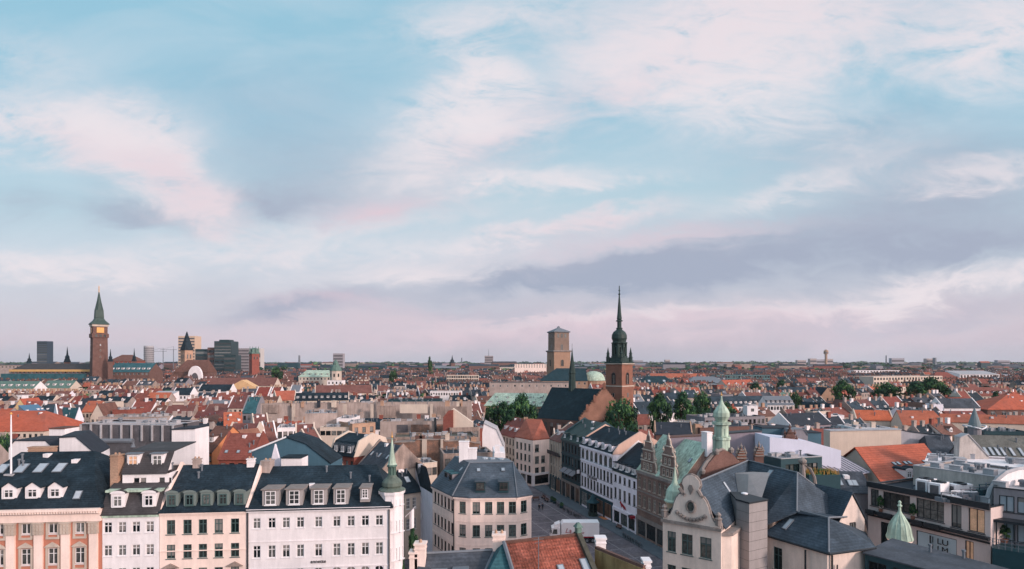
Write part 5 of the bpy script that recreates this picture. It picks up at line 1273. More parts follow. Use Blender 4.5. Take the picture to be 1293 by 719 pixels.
def far(label, px0, px1, py, Y, depth, rise=5, base=0, kind='gable', rm=SLATED, wm=BRICKB, name='building', cat='building', perp=False, rows=1, cols=8, ybot=None, wm_=None, hips=(0, 0), dorm=None, ww=1.4, wh=2.0, chim=(), tilt=0, party=0, ms=None, ov=.35, fm=None, gm=None):
    """block whose eaves line runs between two sight lines at distance Y"""
    eave = CH-(py-HY)*Y/F; a = Vector(((px0-CX)*Y/F, Y)); b = Vector(((px1-CX)*(Y+tilt)/F, Y+tilt)); d = (b-a).normalized(); n = Vector((-d.y, d.x))
    q = [a, b, b+n*depth, a+n*depth]
    wg = {0: (rows, cols, ww, wh, eave-.9, 3.4, 'thin', fm, gm)} if cols else None
    return house(label, q, eave, rise, kind, rm=rm, wm=wm, name=name, cat=cat, perp=perp, wgrid=wg, ybot=ybot, hips=hips, dorm=dorm, chim=chim, z0=base, party=party, ms=ms, ov=ov)
CW = far('long brick city hall wing with ochre cornice, left of the clock tower', 12, 116, 468, 610, 22, 7, wm=BRICKB, rm=SLATEBR, rows=1, cols=20, hips=(.1, 0), ybot=474, ww=2)
mb = MB(); xa_, xb_ = (12-CX)/F*610, (116-CX)/F*610; mb.box(((xa_+xb_)/2, 609.6, CH-(469.5-HY)*610/F), (xb_-xa_, .6, 2.2)); mb.build('cornice', YELLOW, CW)
mb = MB(); mb.box(((xa_+xb_)/2, 604, 0), (xb_-xa_, 9, CH-(472-HY)*604/F)); mb.build('lower_roof', TEAL, CW)
far('long teal roofed city hall wing with white dormers, right of the clock tower', 136, 188, 470, 600, 24, 9, wm=BRICKB, rm=TEAL, rows=1, cols=10, ybot=474, dorm=(8, 2.6, 1.8, 3, 'flat', .3, WHITE), ww=2)
far('pitched brick hall with pale rooflights behind the teal roofed wing', 137, 170, 456, 680, 20, 7, wm=BRICK, rm=BROWNT, rows=1, cols=6, hips=(.3, .3), ww=2)
def needle(px, py_top, py_base, Y, w, label, mb_m=BRICKB, sp=SLATED, name='spire_tower'):
    x = (px-CX)/F*Y; zt, zb = CH-(py_top-HY)*Y/F, CH-(py_base-HY)*Y/F; h = zt-zb
    t = thing(name, label, 'tower', (x, Y, 0)); mb = MB(); mb.stack(x, Y, [(0, w), (zb+h*.25, w)], 4, R(30)); mb.build('shaft', mb_m, t)
    mb = MB(); mb.stack(x, Y, [(zb+h*.25, w*1.25), (zb+h*.45, w*.7), (zb+h*.5, w*.8), (zb+h*.6, w*.35), (zt, .12)], 8, R(30)); mb.build('spire', sp, t); return t
needle(37, 446, 462, 640, 2.0, 'small dark spire above the left city hall wing, nearest the dark tower block', DARKG)
needle(85, 438, 464, 640, 2.6, 'small pointed spire between the dark tower block and the clock tower')
needle(139.5, 441, 462, 590, 2.0, 'short turret directly right of the clock tower')
needle(169.5, 440, 462, 640, 2.0, 'short spire at the right end of the brick hall')
# tower blocks
def block(label, x0, x1, ytop, Y, depth, wm, band=GLASS, floors=10, vert=0, base=0, rz=0, top=None, name='tower_block', z=None):
    xa, xb = (x0-CX)/F*Y, (x1-CX)/F*Y; H = CH-(ytop-HY)*Y/F; w = xb-xa
    t = thing(name, label, 'tower block', ((xa+xb)/2, Y+depth/2, 0)); cx_, cy_ = (xa+xb)/2, Y+depth/2
    mb = MB(); mb.box((cx_, cy_, 0), (w, depth, H), rz); mb.build('body', wm, t); m = min(5, H*.1)
    fl = floors; 
    for k in range(fl):
        mb = MB(); mb.box((cx_, cy_, m+(H-m-1.5)*k/fl+.9), (w*.96 if not vert else w*.9, depth+.3, (H-m)/fl*.5), rz); mb.build('window_band', band, t)
    if top: mb = MB(); mb.box((cx_, cy_, H), (w*.6, depth*.6, top), rz); mb.build('roof_house', wm, t)
    FOOT.append([Vector((xa-2, Y-2)), Vector((xb+2, Y-2)), Vector((xb+2, Y+depth+2)), Vector((xa-2, Y+depth+2))])
    return t
DT = mat('dark_curtain_wall', (44, 58, 72), 'plain', .4, .12, spec=.5); GT = mat('dark_green_glass', (30, 52, 56), 'plain', .35, .15, spec=.5)
block('dark blue slab tower block on the far left horizon', 46.5, 59.5, 431, 1500, 20, DT, GLASS, 14)
t = thing('round_tower_block', 'pale round tower block with banded windows right of the city hall tower', 'tower block', ((188-CX)/F*1400, 1400, 0)); x = t.location.x; H = CH-(437-HY)*1400/F
mb = MB(); mb.stack(x, 1400, [(0, 10.3), (H, 10.3)], 20); mb.build('body', mat('pale_cladding', (168, 164, 168), 'plain', .8, .1), t)
for k in range(14): mb = MB(); mb.stack(x, 1400, [(6+k*(H-8)/14, 10.45), (6+(k+.5)*(H-8)/14, 10.45)], 20); mb.build('window_band', LOUV, t)
block('beige banded hotel tower block behind the pointed church spire', 225, 246, 424.5, 1250, 26, mat('hotel_beige', (196, 168, 148), 'plain', .8, .1), LOUV, 13)
block('dark green glass office block left of the twin towers', 246.5, 262, 441, 1150, 24, GT, GLASS, 6)
block('dark brown office block with copper coloured stair tower beside the glass block', 262, 270.5, 439, 1140, 24, BRICKB, GLASS, 6)
block('tall black glass office tower, highest of the dark cluster', 270.5, 292, 431, 1130, 30, GT, GLASS, 12, top=3)
block('lower black office block in front of the tall glass tower', 283, 297.5, 448.5, 1080, 22, GT, GLASS, 5)
block('wide grey office slab between the black tower and the brick church tower', 292, 314.5, 440, 1300, 24, mat('slab_grey', (140, 132, 136), 'plain', .8, .1), LOUV, 9)
block('white framed tower slab directly behind the brick tower with copper top', 313.5, 329, 440, 1330, 20, mat('slab_pale', (190, 182, 180), 'plain', .8, .1), LOUV, 3)
block('distant pale apartment slab on the horizon above the middle roofs', 420.5, 433, 446.5, 1800, 20, mat('slab_far', (150, 142, 148), 'plain', .8, .1), LOUV, 6)
block('distant grey hospital tower with a mast on the horizon', 612, 622.5, 449.5, 2200, 30, mat('slab_far2', (150, 138, 140), 'plain', .8, .1), LOUV, 6)
mb = MB(); x = (617-CX)/F*2210; mb.tube([(x, 2210, 50), (x, 2210, 84)], [1.2, .4], 5); tag(mb.build('mast', LEAD), 'thin mast on the distant grey hospital tower', 'mast')
t = needle(571, 448.5, 462, 1900, 7, 'distant dark square church tower on the middle horizon', BRICKB, SLATED)
t = thing('water_tower', 'slender tower with wide round head on the right horizon', 'tower', ((1043-CX)/F*2300, 2300, 0)); x = t.location.x
mb = MB(); mb.stack(x, 2300, [(0, 4.5), (66, 4.5), (67, 8), (80, 8), (81, 5), (84, 4)], 10); mb.build('shaft', BRICKP, t)
mb = MB(); mb.stack(x, 2300, [(70, 8.3), (73, 8.3)], 10); mb.build('window_band', LOUV, t)
# pointed church spire and its dark roofed nave
Y = 720; x = (236-CX)/F*Y; z_ = lambda py: CH-(py-HY)*Y/F
t = thing('church_tower', 'beige church tower with a dark pyramid spire in front of the banded hotel', 'tower', (x, Y, 0)); KEEP.append((222, 262, 474, 700))
mb = MB(); mb.stack(x, Y, [(0, 5), (z_(442.5), 5)], 4, R(-35)); mb.build('shaft', BRICKP, t)
mb = MB(); mb.stack(x, Y, [(z_(442.5), 5.5), (z_(430), 2.6), (z_(419), .3)], 4, R(-35)); mb.build('spire', SLATED, t)
bar_windows(t, x, Y, 4, 5, R(-35), (0, 3), 1.5, 5, z_(453), GLASS, (-1.7, 1.7))
far('brown church nave beneath the dark pyramid spire', 219, 262, 470, 690, 22, 14, rm=BROWNT, wm=BRICKB, cols=0, hips=(.25, .1), name='church_nave', cat='church')
x = (246-CX)/F*680; t = thing('arched_gable', 'white round arched gable wall below the dark pyramid spire', 'gable', (x, 680, 0)); mb = MB()
z0_ = CH-(476-HY)*680/F; pts = [(8*math.cos(a), 1.55*8*math.sin(a)) for a in [math.pi*k/12 for k in range(13)]]; mb.extrude([(x+a, 680, z0_+b) for a, b in pts]+[(x-8, 680, 0), (x+8, 680, 0)], (0, 3, 0)); mb.build('wall', WHITE, t)
mb = MB(); pts = [(4*math.cos(a), 6.5*math.sin(a)) for a in [math.pi*k/10 for k in range(11)]]; mb.extrude([(x+a, 679.9, z0_+b-2) for a, b in pts], (0, -.2, 0)); mb.build('arched_window', LOUV, t)
# brick tower with copper top
Y = 850; x = (321-CX)/F*Y; z_ = lambda py: CH-(py-HY)*Y/F
t = thing('church_tower', 'slim red brick tower with a copper crown right of the black office blocks', 'tower', (x, Y, 0)); KEEP.append((312, 330, 468, 840))
mb = MB(); mb.stack(x, Y, [(0, 5.2), (z_(447), 5.2)], 4, R(-45)); mb.build('shaft', BRICK, t)
mb = MB(); mb.stack(x, Y, [(z_(447), 5.8), (z_(445.5), 5.8), (z_(444), 4.6), (z_(441), 4.4), (z_(439.5), 1.5)], 4, R(-45))
for sx_ in (-1, 1):
    for sy_ in (-1, 1): mb.stack(x+sx_*6*.7, Y+sy_*6*.7, [(z_(445.5), .9), (z_(441), .6), (z_(437.5), .1)], 6)
mb.build('copper_crown', COPPERD, t)
bar_windows(t, x, Y, 4, 5.2, R(-45), (0, 3), 1.6, 4, z_(454), GLASS, (-2, 2))
# cupola hall (green roofed, 375-425)
far('green copper roofed hall left of the domed tower in the middle distance', 377, 417, 476, 560, 18, 6, wm=CREAM, rm=COPPER, hips=(.15, .1), cols=9, dorm=(5, 2.2, 1.6, 3, 'flat', .3, COPPER), ybot=482)
Y = 540; x = (424-CX)/F*Y; z_ = lambda py: CH-(py-HY)*Y/F
t = thing('domed_tower', 'small beige tower with green dome and cupola in the middle distance', 'tower', (x, Y, 0)); KEEP.append((412, 434, 486, 530))
mb = MB(); mb.stack(x, Y, [(0, 4.8), (z_(469), 4.8), (z_(468.5), 5.2)], 8); mb.build('wall', STONE, t)
mb = MB(); mb.stack(x, Y, [(z_(468.5), 5.2), (z_(463), 3.6), (z_(461), 2.4), (z_(459), 2.4), (z_(456), 1.2), (z_(454), .2)], 8); mb.build('dome', COPPERD, t)
bar_windows(t, x, Y, 8, 4.8, 0, (5, 6, 7), 1.4, 3, z_(476), GLASS)
far('white boxy house below the domed tower', 413, 432, 481, 520, 10, kind='flat', wm=WHITE, cols=4, rm=FLATL)
# cathedral tower
CHR0 = mat('cathedral_slate', (30, 52, 60), 'slate', .8, .12, spec=.2)
Y = 487; s = 13.1; x = (705.3-CX)/F*Y; z_ = lambda py: CH-(py-HY)*Y/F; rot = R(-90+20)
t = thing('cathedral_tower', 'massive square stone tower with flat pyramid roof left of the church spire', 'tower', (x, Y, 0)); KEEP.append((688, 722, 470, 470)); FOOT.append([Vector((x-11, Y-11)), Vector((x+11, Y-11)), Vector((x+11, Y+11)), Vector((x-11, Y+11))])
CS = mat('cathedral_stone', (130, 110, 100), 'plaster', .9, .14); CS2 = mat('cathedral_stone_pale', (158, 126, 108), 'plaster', .9, .12)
mb = MB(); mb.stack(x, Y, [(0, 7.2), (z_(445), 7.2)], 4, rot); mb.build('lower_shaft', CS2, t)
mb = MB(); mb.stack(x, Y, [(z_(443), 6.5), (z_(420.5), 6.4)], 4, rot); mb.build('upper_shaft', CS, t)
mb = MB(); mb.stack(x, Y, [(z_(445), 7.3), (z_(444.3), 8.0), (z_(443), 8.0), (z_(442.6), 6.6)], 4, rot); mb.build('cornice_band', STONED, t)
mb = MB(); mb.stack(x, Y, [(z_(420.5), 7.0), (z_(419.6), 7.3), (z_(419.2), 7.3), (z_(414.2), .9), (z_(413.2), .9), (z_(412), .3)], 4, rot); mb.build('roof', LEAD, t)
bar_windows(t, x, Y, 4, 6.42, rot, (0, 3), 1.7, 3.2, z_(427), GLASS, (-3.2, 0, 3.2), arch=False); bar_windows(t, x, Y, 4, 6.47, rot, (0, 3), 1.8, 4.4, z_(442), GLASS, (0,)); bar_windows(t, x, Y, 4, 7.2, rot, (0, 3), 2.8, 5.4, z_(462.5), GLASS, (0,), fm=CS2)
far('cathedral nave with dark teal roof beneath the square stone tower', 684, 742, 481, 440, 26, 9, wm=CS2, rm=CHR0, hips=(.35, .0), cols=8, name='cathedral_nave', cat='cathedral', ybot=484)
x = (752-CX)/F*445; t = thing('apse', 'pale green half dome apse behind the church ridge', 'apse', (x, 455, 0)); mb = MB(); mb.stack(x, 455, [(0, 9), (20, 9)], 20); mb.build('wall', CS2, t)
mb = MB(); zb = CH-(481-HY)*446/F; mb.stack(x, 455, [(zb, 8.6), (zb+2.4, 8.1), (zb+4.6, 6.8), (zb+6.2, 4.6), (zb+7.0, 2.0), (zb+7.2, .2)], 20); mb.build('half_dome', COPPER, t)
# Church of the Holy Ghost: nave, ridge turret, tower
na, nb = V2(G(677.6, 528, 12)), V2(G(732, 532, 12)); nra, nrb = G(697.4, 490, 23.5), G(763, 492.6, 23.5)
nd = (V2(nrb)-V2(nra)).normalized(); 
t = thing('church', 'big church nave with steep dark teal roof and stepped brick gable', 'church', (28, 238, 0)); KEEP.append((672, 800, 545, 215))
fa, fb = na, nb; ba, bb = V2(nra)*2-na, V2(nrb)*2-nb; cq = [fa, fb, bb, ba]; FOOT.append(cq)
wins = {0: [((fb-fa).length*(k+.5)/7, 5.5, 1.4, 5.2, 'vert', BRICKB, GLASS) for k in range(7)]}
solid_walls(t, cq, 0, 12, wins, BRICKB)
CHR = mat('church_slate_teal', (20, 38, 46), 'slate', .8, .1, spec=.2)
def v3(p, z): return Vector((p.x, p.y, z))
mb = MB(); d3 = v3(nd, 0); mb.slab([[v3(fa, 11.8)-d3*.3, v3(fb, 11.8)+d3*-.4, nrb-d3*.4, nra-d3*.3], [v3(bb, 11.8)-d3*.4, v3(ba, 11.8)-d3*.3, nra-d3*.3, nrb-d3*.4]], .3); mb.build('roof', CHR, t)
def stepped(root, p0, pt, p1, z0, zt, thick, m, steps=7, sm=None):
    mb = MB(); n = (p1-p0).normalized(); nn_ = Vector((n.y, -n.x)); pts = [v3(p0, 0)]
    for k in range(steps):
        f0, f1 = k/steps, (k+1)/steps; a0_ = p0.lerp(pt, f0); a1_ = p0.lerp(pt, f1); z = z0+(zt-z0)*f1+.8; pts += [v3(a0_, z), v3(a1_, z)]
    for k in reversed(range(steps)):
        f0, f1 = (k+1)/steps, k/steps; a0_ = p1.lerp(pt, f0); a1_ = p1.lerp(pt, f1); z = z0+(zt-z0)*f0+.8; pts += [v3(a0_, z), v3(a1_, z)]
    pts.append(v3(p1, 0)); mb.extrude(pts, v3(nn_*-thick, 0)); o = mb.build('stepped_gable', m, root); return o
stepped(t, fb, V2(nrb), bb, 12, 23.6, 1.0, mat('church_brick', (134, 98, 84), 'brick', .9, .18), 15)
mb = MB()
for f_ in (.3, .6, 1.0): p = fb.lerp(V2(nrb), f_); mb = MB(); mb.stack(p.x, p.y, [(12+11.6*f_, .45), (14.4+11.6*f_, .45), (14.8+11.6*f_, .12)], 4); mb.build('pinnacle', BRICKO, t)
mb = MB(); p = nra.lerp(nrb, .40); rx_, ry_ = p.x, p.y; zr = lambda py: CH-(py-HY)*ry_/F
mb.stack(rx_, ry_, [(22.5, 1.45), (zr(484), 1.35), (zr(472), 1.2), (zr(471.5), 1.45), (zr(470.5), 1.4)], 8); mb.stack(rx_, ry_, [(zr(470.5), 1.35), (zr(460), .8), (zr(448), .32), (zr(440), .08)], 8); mb.tube([(rx_, ry_, zr(441)), (rx_, ry_, zr(434))], .06, 5)
mb.build('ridge_turret', COPPERB, t)
# transept with the dark roof at right, mostly behind the tree
q = quad(757, 531, 800, 528, 11.5, 12); house('church side chapel with dark steep roof behind the round tree', q, 11.5, 7.5, rm=CHR, wm=BRICKO, perp=False, hips=(0, 0), name='chapel', cat='chapel', wgrid={0: (1, 4, 1.2, 3, 10.5, 3, 'vert')})
Y = 236; x = (782-CX)/F*Y+.1; s = 7.4; rot = R(-45); z_ = lambda py: CH-(py-HY)*Y/F; x = (782-CX)/F*Y
rot = math.atan2(nd.y, nd.x)     # face normals along the nave
t = thing('church_tower', 'red brick church tower with black copper belfry, dome and needle spire', 'tower', (x, Y, 0)); FOOT.append([Vector((x-7, Y-7)), Vector((x+7, Y-7)), Vector((x+7, Y+7)), Vector((x-7, Y+7))])
hs = 3.75
mb = MB(); mb.stack(x, Y, [(0, hs+.25), (z_(487.5), hs+.2), (z_(487), hs), (z_(459.5), hs)], 4, rot); mb.build('shaft', BRICKO, t)
mb = MB(); mb.stack(x, Y, [(z_(488), hs+.35), (z_(486.8), hs+.35)], 4, rot); mb.stack(x, Y, [(z_(460.5), hs+.2), (z_(460), hs+.5), (z_(459), hs+.55)], 4, rot); mb.build('string_course', STONE, t)
bar_windows(t, x, Y, 4, hs, rot, (0, 3), 1.9, 4.6, z_(485), GLASS, (0,), fm=BRICKB)
bar_windows(t, x, Y, 4, hs, rot, (0, 3), .5, 3.6, z_(485), STONE, (0,), arch=False); bar_windows(t, x, Y, 4, hs+.2, rot, (0, 3), .7, 1.6, z_(501), GLASS, (0,), arch=False)
mb = MB(); mb.stack(x, Y, [(z_(459), hs+.45), (z_(457.5), hs+.45), (z_(456.8), 3.1), (z_(452), 3.0)], 4, rot)
mb.stack(x, Y, [(z_(452), 3.05), (z_(450), 3.05), (z_(449.5), 2.3), (z_(434.5), 2.25), (z_(434), 3.0), (z_(432.8), 3.0), (z_(432.2), 2.5)], 8, rot)
for k in range(8): an = rot+2*math.pi*(k+.5)/8; mb.tube([(x+2.75*math.cos(an), Y+2.75*math.sin(an), z_(452)), (x+2.75*math.cos(an), Y+2.75*math.sin(an), z_(434))], .3, 6)
mb.build('belfry', COPPERB, t)
bar_windows(t, x, Y, 8, 2.3, rot, range(8), .95, 3.2, z_(448), mat('belfry_void', (16, 20, 22), 'plain', .9, 0), (0,), fm=COPPERD)
mb = MB(); mb.stack(x, Y, [(z_(432.2), 2.55), (z_(430.5), 2.6), (z_(427.5), 2.95), (z_(423), 2.85), (z_(419.5), 2.3), (z_(417), 1.3), (z_(416), 1.05)], 14, rot); mb.build('dome', COPPERB, t)
mb = MB(); mb.stack(x, Y, [(z_(416), 1.1), (z_(414.5), 1.25), (z_(414), .8), (z_(406.5), .8), (z_(406), 1.3), (z_(405), 1.25), (z_(404), .75), (z_(403), .95), (z_(395), .7), (z_(372), .2)], 8, rot); mb.build('spire', COPPERB, t)
mb = MB(); mb.stack(x, Y, [(z_(373), .22), (z_(371.6), .46), (z_(370.6), .2), (z_(368), .18), (z_(367.3), .42), (z_(366.5), .2), (z_(361), .15)], 8); mb.build('finial', COPPERB, t)
for k in range(4):
    an = rot+math.pi/4+math.pi/2*k; px_, py_ = x+4.5*math.cos(an), Y+4.5*math.sin(an)
    mb = MB(); mb.stack(px_, py_, [(z_(459), .75), (z_(452), .7), (z_(451.6), .9), (z_(451), .6), (z_(447), .5), (z_(446.6), .7), (z_(446), .45), (z_(439), .05)], 8); mb.build('corner_pinnacle', COPPERB, t)
# long green copper roofed hall
q = quad(612, 512, 690, 513, 15.3, 14); house('long hall with pale green copper roof and small dormers behind the trees', q, 15.3, 5, hips=(.12, .02), rm=COPPER, wm=BRICKP, wgrid={0: (2, 14, 1.1, 1.7, 14.2, 3.2, 'vert', FRAMED)}, dorm=[(7, 1.0, .8, 1.8, 'flat', .25, COPPERD), (5, .9, .7, 1.5, 'flat', .62, COPPERD)], name='hall', cat='hall', ybot=524)
far('long beige blank wall block behind the green copper roof', 618, 728, 484, 330, 20, kind='flat', wm=BEIGE, rm=FLATD, cols=12, ybot=496, ww=.9, wh=1.2)

# ------------------------------------------------------------------ hand placed roofs of the middle distance
def m(label, px0, py0, px1, py1, H, depth, rise=4, kind='gable', rm=RED, wm=CREAM, rows=2, cols=4, ybot=None, st='thin', ww=1.0, wh=1.5, dz=3.1, **k):
    q = quad(px0, py0, px1, py1, H, depth)
    wg = {0: (rows, cols, ww, wh, H-.9, dz, st, k.pop('fm', FRAMED), k.pop('gm', GLASS))} if cols else None
    return house(label, q, H, rise, kind, rm=rm, wm=wm, wgrid=wg, ybot=ybot, **k)
# left
m('big orange hipped roof at the left edge above a row of small windows', -60, 545, 56, 544, 14, 20, 5, hips=(.2, .25), rm=ORANGE, wm=CREAM, rows=2, cols=16, ybot=556, ww=.8, wh=1.1, dz=2.4)
m('green roofed house with white dormers at the far left, second from the picture edge', -14, 491, 42, 491, 14, 14, 5.5, rm=COPPERD, wm=WHITE, cols=10, dorm=(6, 2.2, 1.6, 3, 'flat', .35, WHITE), ybot=494)
m('green roofed house with white dormers right of the blocky brown roof', 52, 490, 88, 490, 14, 14, 5.5, rm=COPPERD, wm=CREAM, cols=8, dorm=(4, 2.2, 1.6, 3, 'flat', .35, WHITE), ybot=494)
m('blocky brown house between the two green roofs at the left', 36, 500, 66, 500, 14.5, 14, kind='flat', rm=BROWNT, wm=BEIGED, cols=5, ybot=501)
m('long pale flat roofed range at the left edge', -8, 508, 62, 508, 14, 10, kind='flat', rm=FLATL, wm=BEIGE, cols=12, rows=1, ybot=512)
m('white flat house at the far left in front of the green roofs', 5, 500, 28, 500, 13.5, 8, kind='flat', rm=FLATL, wm=WHITE, cols=5, rows=1)
m('steep roof with blue solar glass panels left of the maroon roof', 46, 531, 70, 529, 13, 10, 5, 'shed', rm=GLASSBLUE, wm=GREYW, cols=6, ybot=534, rows=1)
m('maroon roof between pale party walls, right of the solar roof', 74, 530, 92, 529, 13.2, 10, 5, rm=MAROON, wm=WHITE, cols=3, ybot=534, party=1)
m('grey blue roof with white gable right of the small maroon roof', 94, 532, 106, 531, 12.8, 10, 4.5, rm=TEAL, wm=WHITEV, cols=3, party=1, perp=True, ybot=534)
m('bright orange roof behind the white gable at the left', 103, 520, 122, 520, 14, 8, 4, rm=ORANGEB, wm=CREAM, cols=4)
m('cream gable house right of the bright orange roof at left', 114, 527, 132, 527, 13, 10, 5, rm=BROWNT, wm=CREAM, cols=3, perp=True, ybot=530)
m('blocky orange red house beside the long beige wall at left', 142, 518, 161, 518, 15.5, 10, kind='flat', rm=RED, wm=BRICK, cols=0, ybot=526)
m('yellow cream gable house above the big orange hipped roof', 17, 517, 34, 517, 13.5, 10, 4.5, rm=ORANGE, wm=mat('plaster_yellow', (214, 184, 140), 'plaster', .85, .1), perp=True, cols=2, rows=1)
m('red roofed house behind the solar roof at the left', 34, 520, 58, 519, 13.5, 10, 4, rm=RED, wm=CREAM, cols=5, rows=1)
m('long low beige building above the louvred rooftop structure', 124, 527, 206, 527, 16, 12, kind='flat', rm=BEIGED, wm=BEIGE, cols=10, rows=1, ybot=536, ww=.8, wh=.9)
# louvred plant enclosure
a, b = P(103, 553, 112), P(219, 553, 110); q = [V2(a), V2(b), V2(b)+Vector((0, 9)), V2(a)+Vector((0, 9))]
ztop = CH-(537-HY)*111/F
t = house('long louvred rooftop enclosure with white posts on the left', q, ztop, kind='flat', rm=FLATL, wm=LOUV, wm2=FLATL, name='rooftop_enclosure', cat='building', ybot=560)
mb = MB(); 
for k in range(10):
    p = V2(a)+(V2(b)-V2(a))*(k/9); mb.box((p.x, p.y-.2, ztop-2.9), (.28, .28, 3.0))
mb.box(((a.x+b.x)/2, a.y-.9, ztop-3.2), (17.5, .5, .35)); mb.box(((a.x+b.x)/2, a.y-.2, ztop+.14), (17.6, .6, .22)); mb.build('white_post_frame', FLATL, t)
t2 = m('dark teal low roof with a grey pipe, below the louvred enclosure', 118, 566, 216, 566, 17.2, 9, kind='flat', rm=TEAL, wm=LOUV, cols=0)
mb = MB(); p0, p1 = P(108, 557, 96), P(168, 557, 96); mb.tube([p0, p1, p1-Vector((0, 0, 1.0))], .38, 8); mb.build('duct', LEAD, t2)
# white blocks behind the salmon palace
def wall_clutter(t, P3, Y, dy, seed, n):
    rc = random.Random(seed); x0, x1 = min(p.x for p in P3), max(p.x for p in P3); zt = min(p.z for p in P3 if p.z > 3)
    for k in range(n):
        x = rc.uniform(x0+.5, x1-.5); r = rc.random()
        if r < .35: inst('chimney', chim_mesh(rc.choice((.8, 1.1, 1.5)), .8, rc.uniform(.6, 1.5), rc.choice((BRICKP, CREAM, BRICKB)), 1), t, (x, Y+dy/2, zt), 0)
        elif r < .7: inst('vent_pipe', clutter_mesh('pipe'), t, (x, Y+dy/2, zt), 0)
        else: add_window(t, (x, Y-.03, zt-rc.uniform(2.2, 4.5)), 0, .8, 1.1, 'thin', FRAMED, GLASS, one=True)
def prism_wall(label, pts, Y, dy, wm, rm=None, name='gable_wall', cat='wall', dx=0, extra=None):
    """upright wall with a traced top edge, thick and standing on the ground at its own distance"""
    P3 = [P(x, y, Y) for x, y in pts]; t = thing(name, label, cat, (P3[0].x, Y, 0)); P3b = [Vector((p.x, p.y, max(p.z, 0))) for p in P3]
    mb = MB(); poly = [Vector((P3[0].x, Y, 0))]+P3b+[Vector((P3[-1].x, Y, 0))]; mb.extrude(poly, (dx, dy, 0)); mb.build('wall', wm, t)
    FOOT.append([Vector((min(p.x for p in P3), Y)), Vector((max(p.x for p in P3), Y)), Vector((max(p.x for p in P3)+dx, Y+dy)), Vector((min(p.x for p in P3)+dx, Y+dy))])
    if rm:
        mb = MB(); top = []
        for p0, p1 in zip(P3b, P3b[1:]):
            if abs(p0.x-p1.x) > .3: mb.slab([[p0+Vector((0, -.15, .0)), p1+Vector((0, -.15, .0)), p1+Vector((dx, dy+.15, 0)), p0+Vector((dx, dy+.15, 0))]], .16)
        mb.build('roof', rm, t)
    return t
prism_wall('white gable wall with a cut corner behind the slate roof, left one of two', [(11, 566), (19, 557), (58, 557), (76, 574)], 88, 5, WHITE, FLATD, 'gabled_house', 'house')
prism_wall('white stepped wall sloping right above the slate hip, right one of two', [(75, 553), (96, 552), (123, 575), (124, 590)], 85, 7, WHITE, FLATD, 'gabled_house', 'house', dx=-3)
prism_wall('white chimney block with a rust coloured cap between the two white walls', [(62, 542), (82, 542)], 93, 3, WHITE, BROWNT, 'chimney_block', 'chimney')
t = prism_wall('tall plain white lift block with grey cap right of the louvred enclosure', [(217, 543), (246.5, 542)], 88, 4.0, WHITE, FLATD, 'lift_block', 'building')
mb = MB(); p = P(234, 541, 90); mb.stack(p.x, p.y, [(p.z-.2, .25), (p.z+.5, .25), (p.z+.7, .4), (p.z+.8, .1)], 8); mb.build('vent', DARK, t)
m('low dark roof with white dormers behind the narrow white house', 160, 573, 222, 573, 18.0, 7, kind='flat', rm=SLATEBR, wm=GREYW, cols=0)
# brown and orange houses behind C
m('brown roofed orange house with a small green dormer behind the cream house', 246.5, 570, 268, 571, 15.4, 12, 4.6, rm=BROWNT, wm=ORW, rows=2, cols=3, ybot=583, party=0, dorm=(1, 1.3, 1.2, 1.6, 'flat', .4, WHITE), ww=.9, wh=1.3)
m('orange gabled house with small dark windows next to the brown roof', 267, 560, 283, 562, 15.6, 10, 2.6, rm=BRICKO, wm=YELLOW, perp=True, cols=2, rows=2, ybot=583, ww=.8, wh=.9)
m('large orange red tiled roof with rooflights behind the cream house ridge', 276, 579, 320, 579, 15.5, 9, 4.2, rm=RED, wm=BRICK, cols=4, rows=1, ybot=584, sky=[('f', 3, .3, .6, .7)], party=1)
m('dark maroon roof with white rooflights above the orange red roof', 283, 556, 318, 556, 15.6, 9, 3.4, rm=MAROON, wm=CREAM, cols=3, rows=1, party=1, sky=[('f', 4, .4, .6, .8)])
m('bright orange roof in the middle left, above the dark maroon roof', 283, 539, 306, 538, 15.0, 9, 3.8, rm=ORANGEB, wm=CREAM, cols=3, rows=1, sky=[('f', 2, .5, .5, .7)])
m('grey house with a dormered teal lower roof beside the long blank wall', 306, 522, 323, 522, 16, 10, 3, ms=(2, 2.4), rm=TEAL, wm=GREYW, cols=3, rows=2, ybot=534, party=1)
m('red roof pair house left of the big dark gable, upper', 322, 544, 340, 543, 15, 9, 4, rm=MAROON, wm=CREAM, cols=2, rows=1, party=1)
m('red roof pair house left of the big dark gable, lower', 336, 556, 350, 555, 15, 8, 3.8, rm=MAROON, wm=WHITE, cols=2, rows=1, party=1)
# centre left
t = m('very long blank beige firewall across the middle distance', 329, 510, 596, 508, 20.5, 3, kind='flat', rm=BEIGED, wm=BEIGE, cols=0, ybot=528)
mb = MB()
for px in (371, 436, 470, 545): p = G(px, 510, 20.5); mb = MB(); mb.box((p.x, p.y-.3, 8), (.9, .5, 12.4)); mb.build('buttress', STONE, t)
m('white flat topped block with small windows in front of the long firewall', 385, 523, 426, 522, 20, 9, kind='flat', rm=FLATL, wm=BEIGE, cols=0, ybot=536)
m('low white penthouse strip right of the white flat topped block', 425, 529, 445, 529, 18.8, 8, kind='flat', rm=FLATL, wm=WHITE, cols=5, rows=1, ybot=540, ww=1.2)
m('pale house with a long window band beneath the white flat block', 404, 540, 446, 540, 17, 8, kind='flat', rm=FLATL, wm=CREAM, cols=6, rows=1, ybot=548, ww=1.3, wh=1.2)
m('white house with tall upper windows behind the big dark gable', 350, 541, 384, 540, 17.4, 8, kind='flat', rm=FLATL, wm=WHITE, cols=5, rows=1, ybot=550, wh=1.8)
